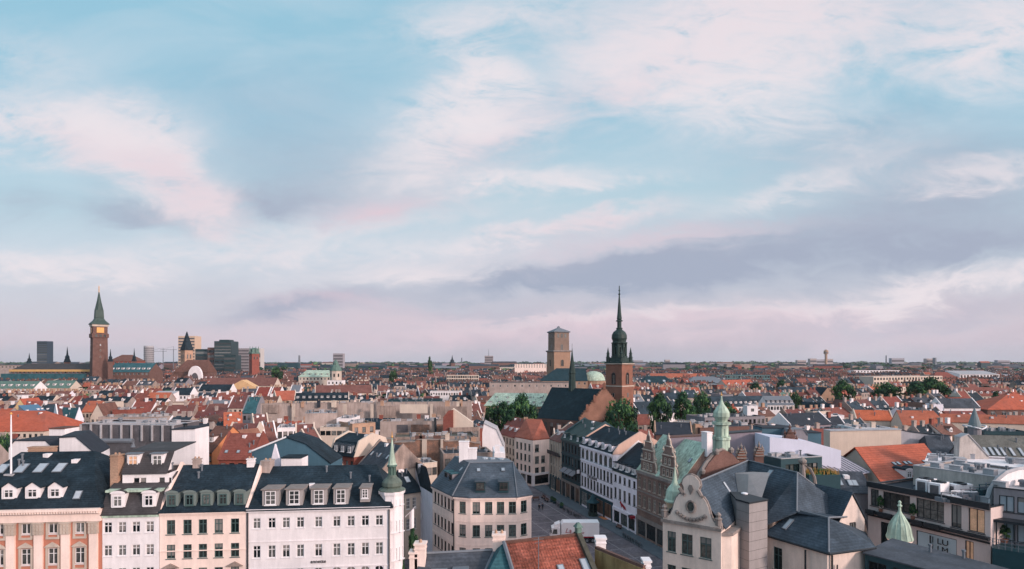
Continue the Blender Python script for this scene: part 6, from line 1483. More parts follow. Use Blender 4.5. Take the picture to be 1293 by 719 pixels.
m('stained beige block right of the long window band house', 445, 536, 474, 534, 18, 10, kind='flat', rm=BEIGED, wm=BRICKP, cols=3, rows=1, ybot=552)
m('maroon roof between pale walls right of the white house, upper one', 374, 559, 397, 558, 15.8, 8, 3.6, rm=MAROON, wm=WHITE, cols=0, party=1, wm2=CREAM)
m('maroon roof between pale walls, lower one beside the dark gable slope', 394, 566, 410, 564, 15.4, 8, 3.4, rm=MAROON, wm=WHITE, cols=0, party=1, wm2=CREAM)
t = prism_wall('big dark teal gable with a white left edge behind the long white house', [(318, 585), (318, 570), (361, 552.5), (386, 561), (404, 575), (418, 586)], 90, 6, TEALW, SLATED, 'gabled_house', 'house')
mb = MB(); e0, e1 = P(318, 569.5, 89.8), P(361, 552, 89.8); mb.tube([e0, e1], .16, 4); mb.build('verge_board', WHITEP, t)
t = prism_wall('white penthouse box with dark roof standing in front of the dark teal gable', [(355, 579), (381, 579)], 84, 2.6, WHITE, SLATED, 'penthouse', 'building')
prism_wall('white triangular gable end beside the penthouse box', [(341, 586), (347, 561), (354, 586)], 85.5, .5, WHITEV, None, 'gable_wall', 'wall')
t = m('red brick house with dark mansard and three pale arched dormers', 417, 573, 447, 577, 16.2, 9, 1.2, ms=(1.2, 2.4), rm=SLATED, wm=BRICK, rows=2, cols=5, ybot=586, dorm=(3, 1.25, 1.5, 1.3, 'arch', .25, LEAD, 'f0', [.25, .52, .8]), party=1, wm2=CREAM, ww=.8, wh=1.5)
m('dark grey roof with rooflights right of the red brick house', 452, 588, 480, 596, 14.9, 9, 4, rm=SLATEG, wm=CREAM, cols=4, rows=1, sky=[('f', 3, .55, .5, 1.0)], party=1, wm2=BEIGED)
m('beige roof strip house with a lean chimney beside the turret spire', 474, 585, 494, 583, 14.8, 9, 3.6, rm=BROWNT, wm=BEIGE, cols=3, rows=1, party=1)
# centre
fw = t
for i_, (x0_, x1_, z0_, z1_, mm) in enumerate(((332, 352, 17.5, 20.2, BEIGED), (392, 420, 16.4, 17.4, BRICKP), (476, 500, 15.5, 19.8, BEIGED), (505, 540, 17.4, 20.3, CREAM), (552, 590, 15.8, 19.6, BEIGED))):
    pa_, pb_ = G(x0_, 510, 20.5), G(x1_, 510, 20.5); mb = MB(); mb.box(((pa_.x+pb_.x)/2, pa_.y-.10, z0_), (pb_.x-pa_.x, .16, z1_-z0_)); mb.build('render_patch', mm, fw)
rc_ = random.Random(5)
for k in range(22):
    px_ = rc_.uniform(332, 592); p = G(px_, 510, 20.5); inst(*(('chimney', chim_mesh(rc_.choice((.9, 1.4)), .9, rc_.uniform(.5, 1.3), rc_.choice((BRICKP, CREAM, FLATD)), 1)) if rc_.random() < .5 else ('vent_pipe', clutter_mesh('pipe'))), fw, (p.x, p.y+1.5, 20.4), 0)
t = m('brick and beige courtyard wall with dark panels below the long firewall', 480, 533, 572, 532, 18.2, 6, kind='flat', rm=BEIGED, wm=BEIGE, cols=0, ybot=550)
a, b = G(480, 533, 18.2), G(572, 532, 18.2)
for f0, f1, mm in ((.23, .38, LOUV), (.42, .68, RUIN), (.78, .95, RUIN)):
    mb = MB(); p0 = a.lerp(b, f0); p1 = a.lerp(b, f1); mb.box(((p0.x+p1.x)/2, p0.y-.08, 14.4), (p1.x-p0.x, .14, 3.0)); mb.build('recessed_panel', mm, t)
mb = MB(); p = a.lerp(b, .76); mb.tube([(p.x, p.y-.5, 13), (p.x, p.y-.5, 19.2)], .3, 6); mb.build('flue', DARK, t)
t = prism_wall('pale pink gable wall sloping down to the right beside the courtyard wall', [(563, 537), (563, 524), (572, 516), (597, 534)], 150, 2, CREAM, None, 'gable_wall', 'wall')
prism_wall('small red tiled roof end on the pale pink gable wall', [(559.5, 527), (566, 519), (572, 518), (572, 527)], 149, 1.2, RED, None, 'roof_end', 'roof')
t = prism_wall('weathered brick wall with pale pilasters across the centre', [(497, 560), (524, 558.5), (526, 556), (560, 556), (562, 558), (585, 557), (606, 561)], 128, 3, RUIN, BEIGED, 'weathered_wall', 'wall')
wall_clutter(t, [P(499, 558, 128), P(604, 558, 128)], 128, 3, 3, 16)
mb = MB()
for px, w_ in ((536, 1.0), (558, .5), (590, .9)): p = P(px, 556, 127.9); mb = MB(); mb.box((p.x, 127.8, 10), (w_, .4, p.z-9.8)); mb.build('pilaster', STONE, t)
prism_wall('longer low brick wall at the left of the weathered wall', [(478, 556), (500, 555)], 131, 3, BEIGED, BEIGED, 'weathered_wall', 'wall')
m('flat grey roof with stained parapet right of the courtyard wall', 568, 541, 606, 540, 17.6, 10, kind='flat', rm=FLATD, wm=BEIGED, cols=4, rows=1, ybot=552)
m('mossy flat roof behind the weathered brick wall', 497, 553, 600, 551, 17.3, 8, kind='flat', rm=mat('mossy_roof', (98, 92, 82), 'plain', .95, .3), wm=BEIGED, cols=0)
prism_wall('white sloping gable wall left of the far square, beside the trees', [(609, 547), (611, 535), (627, 543), (637, 566)], 132, 7, WHITE, FLATL, 'gabled_house', 'house')
m('maroon low roof left of the teal hipped corner house', 500, 590, 528, 586, 14.0, 9, 2.6, rm=MAROON, wm=BEIGE, cols=0)
m('dark roof with a ridge of vents in the lane behind the turret', 506, 601, 530, 598, 13.2, 8, 3.2, rm=SLATED, wm=CREAM, cols=3, rows=1, hips=(.2, .2))
m('pale roof terrace house between the maroon roof and the corner house', 532, 586, 552, 584, 14.6, 6, kind='flat', rm=FLATL, wm=CREAM, cols=3, rows=1)
m('flat dark roof strip directly behind the corner house ridge', 560, 574, 622, 572, 16.0, 8, kind='flat', rm=FLATD, wm=BEIGED, cols=6, rows=1, ybot=574)
m('white flat row of windows beyond the long firewall', 543, 494.5, 582, 494.5, 16, 9, kind='flat', rm=FLATD, wm=WHITE, cols=12, rows=1, ybot=500)
m('long cream arcade building in the middle distance', 564, 474, 604, 474, 20, 10, kind='flat', rm=FLATL, wm=CREAM, cols=14, rows=2, ww=2, wh=2.2, dz=3.4, ybot=482)
m('dark roof strip with white house end beyond the long firewall', 490, 505, 556, 505, 18, 8, kind='flat', rm=FLATD, wm=DARKG, cols=6, rows=1, ww=2)
m('long maroon roof above the long firewall on the left', 398, 497, 470, 496, 15.5, 12, 4.5, rm=MAROON, wm=CREAM, cols=12, rows=1, ybot=500, party=1)
m('long dark dormered roof below the long maroon roof', 372, 506, 440, 505, 15.2, 9, 3.4, rm=SLATED, wm=CREAM, cols=12, rows=1, dorm=(9, 1.6, 1.2, 2, 'flat', .35, LEAD), party=1)
t = m('long dark red roof with a pale yellow pediment above the left roofs', 262, 487, 346, 487, 17, 14, 5.5, rm=MAROON, wm=CREAM, cols=14, rows=1, ybot=489)
x0_, x1_, xm = G(294, 490, 16), G(336, 490, 16), G(315, 490, 16)
mb = MB(); mb.extrude([Vector((x0_.x, x0_.y-12, 15.4)), Vector((x1_.x, x0_.y-12, 15.4)), Vector((xm.x, x0_.y-12, 22.0))], (0, 8, 0)); mb.build('pediment', mat('pediment_yellow', (214, 172, 130), 'plaster', .85, .1), t)
m('long blue black roof left of the yellow pediment', 250, 494, 290, 494, 15.5, 10, 4, rm=SLATED, wm=WHITE, cols=9, rows=1, party=1)
m('dark roofed white house left of the long blue black roof', 217, 498.5, 240, 498.5, 15.5, 9, 3.6, rm=SLATED, wm=WHITE, cols=5, rows=1, ybot=504, party=1)
m('orange strip roof below the white wall at centre left', 184, 505, 211, 505, 15, 8, 3.4, rm=ORANGEB, wm=BEIGE, cols=5, rows=1)
m('white walled house with shallow roof above the orange strip roof', 188, 500, 214, 500, 16.5, 9, 2, kind='shed', rm=FLATL, wm=WHITE, cols=0)
m('maroon roof with white gable ends left of the bluish house', 288, 515, 312, 515, 14.8, 10, 4.4, rm=MAROON, wm=CREAM, cols=4, rows=1, party=1, wm2=WHITE, ybot=520)
m('red roofed row with white gables right of the maroon gabled roof', 322, 500, 338, 500, 15, 10, 4.6, rm=RED, wm=WHITE, cols=3, rows=1, party=1, wm2=WHITE)
m('second red roof in the row with white gables', 341, 500, 352, 500, 15, 10, 4.4, rm=RED, wm=WHITE, cols=2, rows=1, party=1, wm2=WHITE)
m('orange red roof at the right end of the row with white gables', 350, 506, 376, 505, 14.5, 9, 4.6, rm=ORANGE, wm=CREAM, cols=4, rows=1, party=1, wm2=CREAM)
# right
m('large dark teal roof with two rooflights right of the church tower', 806, 485, 853, 485, 14, 22, 7, rm=CHR0, wm=BRICKO, hips=(.3, .2), cols=8, rows=1, sky=[('f', 2, .4, 2.4, 3)])
m('long orange roof beyond the dark teal roof', 822, 477, 892, 477, 15, 14, 5, rm=ORANGEB, wm=CREAM, cols=14, rows=1)
m('wide grey metal roof right of the long orange roof', 868, 484, 920, 484, 14, 24, 6, rm=LEAD, wm=GREYW, hips=(.25, .25), cols=8, rows=1)
m('modern green glass block on the right middle distance', 905, 474, 972, 474, 20, 18, kind='flat', rm=FLATD, wm=mat('glass_cladding_green', (86, 112, 116), 'plain', .4, .1), cols=20, rows=2, ww=2.0, wh=2.0, dz=3.6)
for i, (x0, x1) in enumerate(((800, 816), (817, 834), (835, 850), (851, 868), (869, 886))):
    m(('first', 'second', 'third', 'fourth', 'fifth')[i]+' roof from the left in the orange row behind the trees', x0, 499+i*.3, x1, 499+i*.3, 13, 11, 5, rm=(ORANGE, RED, ORANGE, RED, ORANGE)[i], wm=CREAM, cols=4, rows=1, party=1, wm2=(WHITE, BEIGE, WHITE, CREAM, BEIGE)[i], dorm=(2, 1.6, 1.4, 2, 'gable', .3, WHITE), group='orange roofed row behind the trees', chim=[(.2, 1, 1.2, 1.6, BRICKP)])
m('orange roof with dormers right of the wide grey metal roof', 918, 488, 954, 487, 14, 12, 5, rm=ORANGE, wm=CREAM, cols=7, rows=1, dorm=(4, 1.6, 1.3, 2, 'gable', .3, WHITE))
m('long grey blue roof with dormers behind the onion dome', 890, 514, 972, 512, 12.5, 12, 4.4, rm=SLATE, wm=WHITE, cols=18, rows=1, dorm=(13, 1.3, 1.1, 2, 'flat', .3, WHITE), ybot=516)
m('blue roofed house with white gable end right of the round tree', 808, 523, 860, 520, 11.5, 10, 4.8, rm=SLATE, wm=WHITE, cols=10, rows=1, party=1, wm2=WHITE, ybot=527)
m('small red roof below the white gable house', 806, 536, 822, 536, 10.5, 8, 3.4, rm=RED, wm=CREAM, cols=3, rows=1)
m('pale penthouse block with a brick stack left of the lantern tower', 850, 533, 876, 534, 15.6, 6, kind='flat', rm=FLATL, wm=CREAM, cols=0, ybot=536)
m('square brick stack right of the pale penthouse block', 878, 536, 887, 536, 16.6, 4, kind='flat', rm=BRICKP, wm=BRICKP, cols=0)
m('dark low pitched roof with a brick end wall above the renaissance house', 828, 548, 874, 549, 15.2, 9, 2.6, rm=FLATD, wm=BRICKB, cols=0, party=1, wm2=BRICKP)
m('wide dark flat roof right of the lantern tower', 884, 541, 968, 538, 15.6, 14, kind='flat', rm=FLATD, wm=BRICKB, cols=0, ybot=545)
m('second dark flat roof strip behind the wide one', 890, 528, 966, 526, 15.0, 12, kind='flat', rm=FLATD, wm=GREYW, cols=14, rows=1)
t = m('white cube rooftop hut with one dark window on the dark flat roofs', 943.5, 513, 957, 513, 18.2, 4, kind='flat', rm=FLATL, wm=WHITE, cols=1, rows=1, ybot=520, ww=1.1, wh=1.1)
t = prism_wall('wide mauve grey firewall right of the lantern tower', [(918, 548), (962, 545)], 104, 2.0, MAUVEW, DARK, 'firewall', 'wall')
prism_wall('mauve grey wall piece left of the lantern tower', [(846, 553), (904, 550)], 112, 2.0, MAUVEW, BRICKB, 'firewall', 'wall')
prism_wall('teal clad wall right of the wide mauve firewall', [(962, 541), (1008, 541.5)], 108, 4.0, TEALW, FLATD, 'clad_block', 'building')
prism_wall('grey block with cut corner beside the teal clad wall', [(993, 549), (996, 543), (1015, 543), (1020, 550)], 106, 3.0, GREYW, LEAD, 'clad_block', 'building')
prism_wall('low teal blue wall between the grey block and the red brown roof', [(1017, 547), (1037, 547)], 108, 3, TEALW, FLATD, 'clad_block', 'building')
for i, (px, pt, lab, hw_) in enumerate(((936.5, 562, 'small ornate brick gable with round head, left one of the pair', 6.2), (959, 560, 'small ornate brick gable with round head, right one of the pair', 5.8), (998, 538, 'dark ornate gable against the teal clad wall', 9.5))):
    Yg = (92, 92, 98)[i]; t = thing('ornate_gable', lab, 'gable', ((px-CX)/F*Yg, Yg, 0)); zt = CH-(pt-HY)*Yg/F; wd = hw_*2*Yg/F; c = Vector(((px-CX)/F*Yg, Yg)); h_ = wd*1.35
    scroll_gable(t, c, Vector((1, 0)), Vector((0, 1)), wd, zt-h_, h_-.5, (BRICKO, BRICKO, BRICKB)[i], (STONED, STONED, BRICKB)[i], wins=False, thick=.6)
    mb = MB(); mb.box((c.x, c.y+.35, 0), (wd*.98, .5, zt-h_)); mb.build('wall', (BRICKB), t)
m('dark blue roof behind the two small ornate brick gables', 925, 583, 968, 581, 15.8, 8, 2.2, rm=SLATE, wm=MAUVEW, cols=0)
m('grey long dormered house on the dark roofs right of the white cube', 969, 511, 1003, 511, 15.4, 10, 3.4, rm=LEAD, wm=WHITE, cols=9, rows=1, dorm=(6, 1.4, 1.1, 2, 'flat', .25, GREYW), ybot=514)
m('long dark teal roof with white rooflights right of the white cube', 988, 500, 1042, 500, 13.5, 14, 5, rm=SLATE, wm=BRICKO, cols=10, rows=1, sky=[('f', 6, .5, 1.0, 1.6)])
m('brick gable end house right of the long dark teal roof', 1036, 501, 1054, 501, 13.5, 12, 5.4, rm=SLATED, wm=BRICKP, perp=True, cols=3, rows=1)
m('white parapet strip in front of the dark slate gable', 1010, 525, 1066, 525, 15.6, 5, kind='flat', rm=FLATL, wm=WHITE, cols=0)
t = m('dark roof with bright coping above a mauve wall, right of the white cube', 1000, 538, 1050, 535, 15.4, 9, 3.0, rm=FLATD, wm=MAUVEW, cols=0, party=1, wm2=WHITE, ybot=546)
m('small ochre timbered gable house among the maroon roofs', 1059, 515, 1070, 515, 13, 7, 3.4, rm=MAROON, wm=YELLOW, perp=True, cols=2, rows=2, dz=1.8, wh=1.0)
m('broad maroon roof right of the ochre gable', 1069, 519, 1108, 518, 12.5, 11, 4.4, rm=MAROON, wm=CREAM, hips=(.2, 0), cols=8, rows=1)
m('white flat house with dark roof box right of the broad maroon roof', 1104, 520, 1128, 519, 13.5, 7, kind='flat', rm=FLATD, wm=WHITE, cols=6, rows=1)
m('long orange roof strip in the right middle, left part', 1082, 530, 1128, 531, 14, 8, 3.0, rm=ORANGEB, wm=CREAM, cols=0, party=1)
m('long orange roof strip in the right middle, wider right part', 1140, 536, 1196, 537, 13.6, 9, 4.2, rm=ORANGEB, wm=CREAM, cols=0, hips=(0, .15))
m('long orange roof running behind the grey turret', 1190, 532, 1300, 535, 14.6, 5, 2.2, rm=ORANGEB, wm=CREAM, cols=0)
m('dark green flat roofs left of the white long parapet', 1046, 545, 1084, 543, 15.0, 9, kind='flat', rm=DARKG, wm=GREYW, cols=5, rows=1)
m('pale flat roof with chimneys above the curved grey wall', 1080, 541, 1126, 541, 15.8, 9, kind='flat', rm=FLATL, wm=WHITE, cols=7, rows=1, chim=[(.25, .5, 1.4, 1.4, CREAM), (.75, .5, 1.2, 1.4, CREAM)])
t = m('red brown tiled roof left of the large orange roof', 1036, 561, 1099, 561, 15.2, 8, 3.0, rm=RED, wm=BRICKB, cols=0, sky=[('f', 2, .45, .6, 1.1, [.86, .93])], party=1, wm2=BRICKP, ybot=566)
prism_wall('long white firewall above the red brown tiled roof', [(1048, 545), (1138, 543)], 122, 2.5, CREAM, FLATL, 'firewall', 'wall')
t = prism_wall('grey curved firewall above the large orange roof', [(1136, 543), (1150, 546), (1176, 549), (1200, 551)], 124, 2.5, mat('render_pale_grey', (168, 166, 174), 'plaster', .9, .12), FLATD, 'firewall', 'wall')
# large orange roof
oa, ob = V2(G(1108, 608, 14.8)), V2(G(1196, 600, 14.8)); ra_, rb_ = P(1078, 565, 112), P(1168, 560, 108); 
t = thing('house', 'large orange tiled roof with pairs of rooflights left of the store terrace', 'house', (60, 100, 0)); FOOT.append([oa, ob, V2(rb_), V2(ra_)]); KEEP.append((1078, 1175, 600, 98))
e0 = G(1112, 610, 14.6); e1 = G(1200, 604, 14.6); r0_ = G(1079, 566, 19.0); r1_ = G(1167, 561, 19.0)
bk0 = r0_+(r0_-e0)*1.0; bk1 = r1_+(r1_-e1)*1.0; bk0.z = bk1.z = 14.6
mb = MB(); mb.slab([[e0, e1, r1_, r0_], [e1, bk1, r1_], [bk1, bk0, r0_, r1_]], .18); mb.build('roof', ORANGE, t)
solid_walls(t, [V2(e0)+Vector((.3, .4)), V2(e1)+Vector((-.4, .4)), V2(bk1)+Vector((-.4, -.4)), V2(bk0)+Vector((.3, -.4))], 0, 14.5, {}, CREAM, [[V2(e0).to_3d()+Vector((.3, .4, 14.5)), V2(bk0).to_3d()+Vector((.3, -.4, 14.5)), r0_+Vector((.3, 0, -.05))]])
for s_ in (.36, .42, .52, .58, .80, .86, .97): add_skylight(t, [e0, e1, r1_, r0_], s_ if s_ < .95 else .93, .46, .55, .8)
for s_ in (.42, .56): add_dormer(t, bil([e0, e1, r1_, r0_], s_, .06), edge_rz(e0, e1), 1.5, 1.4, 2, 'arch', WHITE, SLATED)
# white sloped wall block, glass pavilion, zinc roofs
t = prism_wall('large white wall with a slanting top in front of the teal cladding', [(972, 580), (972, 552), (1020, 557), (1062, 569), (1062, 585)], 97.5, 6, mat('white_membrane', (206, 204, 220), 'plaster', .7, .05), None, 'white_block', 'building')
t = m('dark framed glass pavilion with flat white roof in front of the white slanted wall', 986, 580, 1038, 577, 19.0, 4, kind='flat', rm=FLATL, wm=DARKG, wm2=FLATL, cols=9, rows=1, ww=.85, wh=2.0, ybot=600, fm=DARK, gm=GLASSG, name='pavilion', cat='pavilion', z0=8)
t = m('ribbed lavender zinc roof right of the glass pavilion', 1048, 604, 1096, 596, 15.8, 6, 2.4, 'shed', rm=LAV, wm=BEIGED, cols=0, ybot=606)
mb = MB(); pl_ = root_planes[t.name]['f']
for k in range(13): s_ = k/12; mb.tube([bil(pl_, s_, 0)+Vector((0, 0, .2)), bil(pl_, s_, 1)+Vector((0, 0, .2))], .05, 4)
mb.build('standing_seam', LEAD, t)
t = m('dark grey roof with paired rooflights below the lavender zinc roof', 1030, 620, 1101, 622, 15.5, 7, 2.2, rm=SLATEG, wm=GREYW, cols=0, sky=[('f', 4, .45, .7, 1.2, [.42, .5, .68, .76])])
t = thing('roof_garden', 'roof garden box with ochre grasses and green planting beside the pavilion', 'roof garden', (P(1036, 600, 84).x, 84, 10)); p = P(1036, 598, 84)
mb = MB(); mb.box((p.x, 84, 10), (4.4, 2.4, p.z-10)); mb.build('planter_box', DARKG, t)
o = bpy.data.objects.new('planting', TREES[2][1]); COL.objects.link(o); o.parent = t; o.location = Vector((p.x, 84, p.z-.6))-t.location; o.scale = (.36, .2, .11)
o = bpy.data.objects.new('planting', TREES[0][1]); COL.objects.link(o); o.parent = t; o.location = Vector((p.x-1, 83.3, p.z-1.2))-t.location; o.scale = (.28, .12, .12)
GR = mat('ochre_grass', (150, 116, 62), 'leaf', .9); mb = MB(); rnd = random.Random(4)
for k in range(260):
    gx, gy = p.x+rnd.uniform(-2.1, 2.1), 84+rnd.uniform(-1, 1); hh = rnd.uniform(.4, .9); mb.face([(gx-.05, gy, p.z), (gx+.05, gy, p.z), (gx+rnd.uniform(-.2, .2), gy, p.z+hh)])
mb.build('grasses', GR, t)
def statue_gable(px, py, Y):
    t = thing('stone_scroll', 'curved stone scroll with urn finial beside the roof garden', 'stone ornament', ((px-CX)/F*Y, Y, 0)); x = t.location.x; z = CH-(py-HY)*Y/F
    mb = MB(); mb.tube([(x, Y, 0), (x, Y, z-2.2), (x-.1, Y, z-.8)], [.45, .35, .2], 8); mb.tube([(x, Y, z-.9), (x+.9, Y-.1, z-1.5), (x+1.4, Y-.2, z-2.6), (x+1.6, Y-.2, z-4)], [.16, .2, .22, .25], 6)
    mb.stack(x-.1, Y, [(z-.9, .25), (z-.6, .5), (z-.35, .5), (z-.1, .25), (z, .1)], 8); mb.build('scroll', STONED, t)
statue_gable(1014, 578, 80)
# far right
m('slate roof end left of the weathered stone gable', 1176, 576, 1212, 577, 15.4, 9, 3.4, rm=SLATEG, wm=GREYW, cols=0, hips=(.15, 0))
t = m('long grey roof with five white rooflights at the right edge', 1240, 588, 1330, 590, 15.2, 11, 4.8, rm=mat('slate_mossy', (92, 90, 86), 'slate', .8, .2), wm=GREYW, cols=0, sky=[('f', 7, .48, .55, 2.0, [.10, .18, .26, .34, .42, .55, .68])], party=0)
prism_wall('mottled grey stone gable between two grey roofs at the right', [(1211, 580), (1212, 553), (1222, 549), (1248, 577), (1248, 584)], 97, 1.2, CONC, FLATL, 'gable_wall', 'wall')
t = thing('cone_turret', 'small grey conical turret roof with a white ring railing at the right', 'turret', ((1230.5-CX)/F*120, 120, 0)); x = t.location.x; z_ = lambda py: CH-(py-HY)*120/F
mb = MB(); mb.stack(x, 120, [(0, 1.1), (z_(540), 1.1)], 12); mb.build('wall', GREYW, t)
mb = MB(); mb.stack(x, 120, [(z_(541), 1.15), (z_(534), .95), (z_(515), .08)], 12); mb.build('cone_roof', mat('cone_grey', (112, 122, 126), 'plain', .7, .12), t)
mb = MB(); mb.tube([(x+1.9*math.cos(a), 120+1.9*math.sin(a), z_(541)+.6*abs(math.cos(a))) for a in [k*math.pi/10 for k in range(21)]], .14, 5); mb.build('ring', WHITEP, t)
t = m('blue grey roof with a white box at its left end, right side', 1192, 515, 1238, 515, 14.5, 10, 3.6, rm=SLATEG, wm=WHITE, cols=0, party=1, wm2=WHITE, ybot=517)
m('white box house left of the blue grey roof', 1179, 511, 1191, 511, 16.5, 5, kind='flat', rm=FLATL, wm=WHITEV, cols=0)
m('black green flat roofed block left of the white box house', 1134, 518, 1179, 518, 14, 12, kind='flat', rm=DARKG, wm=DARKG, wm2=DARKG, cols=8, rows=1, ww=.8)
m('low pale flat roof in front of the black green block', 1146, 526, 1196, 526, 13.2, 7, 1.5, 'shed', rm=FLATL, wm=GREYW, cols=0)
m('brick red house with three white windows left of the big orange roof', 1199, 526, 1248, 526, 14.2, 7, 1.6, rm=RED, wm=BRICK, cols=3, rows=1, ww=1.6, wh=1.8, st='cross', fm=FRAMEW)
m('big bright orange hipped roof at the right edge with white windows below', 1247, 517, 1345, 517, 14, 18, 6.2, rm=ORANGE, wm=BRICKB, hips=(.5, .4), cols=7, rows=1, ww=1.9, wh=1.8, st='cross', fm=FRAMEW, ybot=527)
m('dark flat long roof under the big orange hipped roof', 1243, 545, 1300, 546, 14.5, 10, kind='flat', rm=SLATED, wm=DARKG, cols=9, rows=1, ybot=548)
m('wide red roof with small dormers far at the right', 1222, 500, 1270, 500, 13, 13, 5, rm=RED, wm=CREAM, cols=10, rows=1, dorm=(6, 1.6, 1.2, 2, 'gable', .3, WHITE))
m('long beige concrete office range near the right horizon', 1103, 476, 1190, 475, 22, 20, kind='flat', rm=FLATL, wm=CREAM, cols=24, rows=2, ww=2.2, wh=2, dz=3.6)
m('white ribbed industrial hall near the right horizon', 1212, 473, 1262, 473, 20, 24, 4, 'shed', rm=FLATL, wm=WHITE, cols=12, rows=1, ww=2.4, wh=2)
m('long white low building above the orange roofs at the right', 1078, 468, 1142, 468, 20, 18, kind='flat', rm=FLATL, wm=WHITE, cols=16, rows=1, ww=2.4, wh=2)
m('dark red steep roof beside a white gable, right horizon', 1178, 478, 1212, 478, 16, 16, 7, rm=RED, wm=CREAM, cols=6, rows=1, hips=(.3, .3))
m('row of beige blocks with square windows far right', 1240, 484, 1290, 484, 16, 12, kind='flat', rm=FLATL, wm=BEIGE, cols=10, rows=1, ww=2.2, wh=2.2)
m('white apartment range left of the cathedral tower on the horizon', 650, 460, 690, 460, 31, 16, kind='flat', rm=FLATL, wm=PINKW, cols=12, rows=2, ww=2, wh=1.8, dz=3.6)
m('long pale green roof far left behind the city hall wing', -4, 462, 34, 462, 30, 20, kind='flat', rm=LEAD, wm=BEIGE, cols=8, rows=1, ww=2)
# ------------------------------------------------------------------ truck
tp0 = G(700.5, 690, 0); Yt = 113.0
tx0, tx1 = (694.5-CX)/F*Yt, (755.5-CX)/F*Yt
T = thing('delivery_truck', 'white box lorry with red script lettering parked on the square behind the orange roof', 'truck', ((tx0+tx1)/2, Yt, 0))
tilt = math.radians(1.5)
def trk(x0, x1, y0, y1, z0, z1, name, m, bev=0):
    mb = MB(); mb.prism([(x0, y0), (x1, y0), (x1, y1), (x0, y1)], z0, z1); return mb.build(name, m, T)
bx = tx0+2.05
# cargo box with bevelled front top edge
mb = MB(); mb.extrude([(bx+.35, Yt-1.25, 3.85), (bx, Yt-1.25, 3.45), (bx, Yt-1.25, 1.05), (tx1, Yt-1.25, 1.05), (tx1, Yt-1.25, 3.85)], (0, 2.5, 0)); box = mb.build('cargo_box', WHITEP, T)
trk(bx+.3, tx1, Yt-1.27, Yt-1.251, 1.05, 1.25, 'red_stripe', REDP)
trk(tx0+1.0, tx1-.1, Yt-.9, Yt+.9, .65, 1.02, 'chassis', DARK)
mb = MB(); mb.extrude([(tx0, Yt-1.15, .45), (tx0, Yt-1.15, 1.55), (tx0+.28, Yt-1.15, 2.7), (tx0+.75, Yt-1.15, 2.95), (tx0+1.85, Yt-1.15, 2.95), (tx0+1.85, Yt-1.15, .45)], (0, 2.3, 0)); cab = mb.build('cab', WHITEP, T)
mb = MB(); mb.extrude([(tx0+.75, Yt-.95, 2.96), (tx0+.9, Yt-.95, 3.35), (tx0+1.85, Yt-.95, 3.75), (tx0+1.85, Yt-.95, 2.96)], (0, 1.9, 0)); mb.build('wind_deflector', WHITEP, T)
mb = MB(); mb.extrude([(tx0+.35, Yt-1.155, 1.7), (tx0+1.3, Yt-1.155, 1.7), (tx0+1.3, Yt-1.155, 2.6), (tx0+.6, Yt-1.155, 2.6)], (0, -.02, 0)); mb.build('side_window', GLASS, T)
mb = MB(); mb.extrude([(tx0-.005, Yt-1.0, 1.62), (tx0-.005, Yt+1.0, 1.62), (tx0+.26, Yt+1.0, 2.66), (tx0+.26, Yt-1.0, 2.66)], (-.03, 0, 0)); mb.build('windscreen', GLASS, T)
for wx in (tx0+.95, tx1-2.3, tx1-1.2):
    for sy in (-1, 1):
        wc = Vector((wx, Yt+sy*1.05, .5)); mb = MB(); n = 16
        mb.extrude([(wc.x+.5*math.cos(2*math.pi*k/n), wc.y, wc.z+.5*math.sin(2*math.pi*k/n)) for k in range(n)], (0, sy*.28, 0)); w_ = mb.build('wheel', DARK, T)
        mb = MB(); mb.extrude([(wc.x+.26*math.cos(2*math.pi*k/n), wc.y+sy*.281, wc.z+.26*math.sin(2*math.pi*k/n)) for k in range(n)], (0, sy*.02, 0)); rim = mb.build('rim', LEAD, T); rim.parent = w_
for sy in (-1, 1):
    mb = MB(); mb.box((tx0-.02, Yt+sy*.85, .7), (.08, .3, .22)); mb.build('headlight', GLASSB, T)
    mb = MB(); mb.box((tx0+.2, Yt+sy*1.3, 1.9), (.12, .12, .55)); mb.build('mirror', DARK, T)
text_obj('La', 1.25, REDP, T, (bx+1.25, Yt-1.27, 1.95), 0, .01, shear=.35)
text_obj('Lorraine', .75, REDP, T, (bx+2.95, Yt-1.27, 1.75), 0, .01, shear=.35)

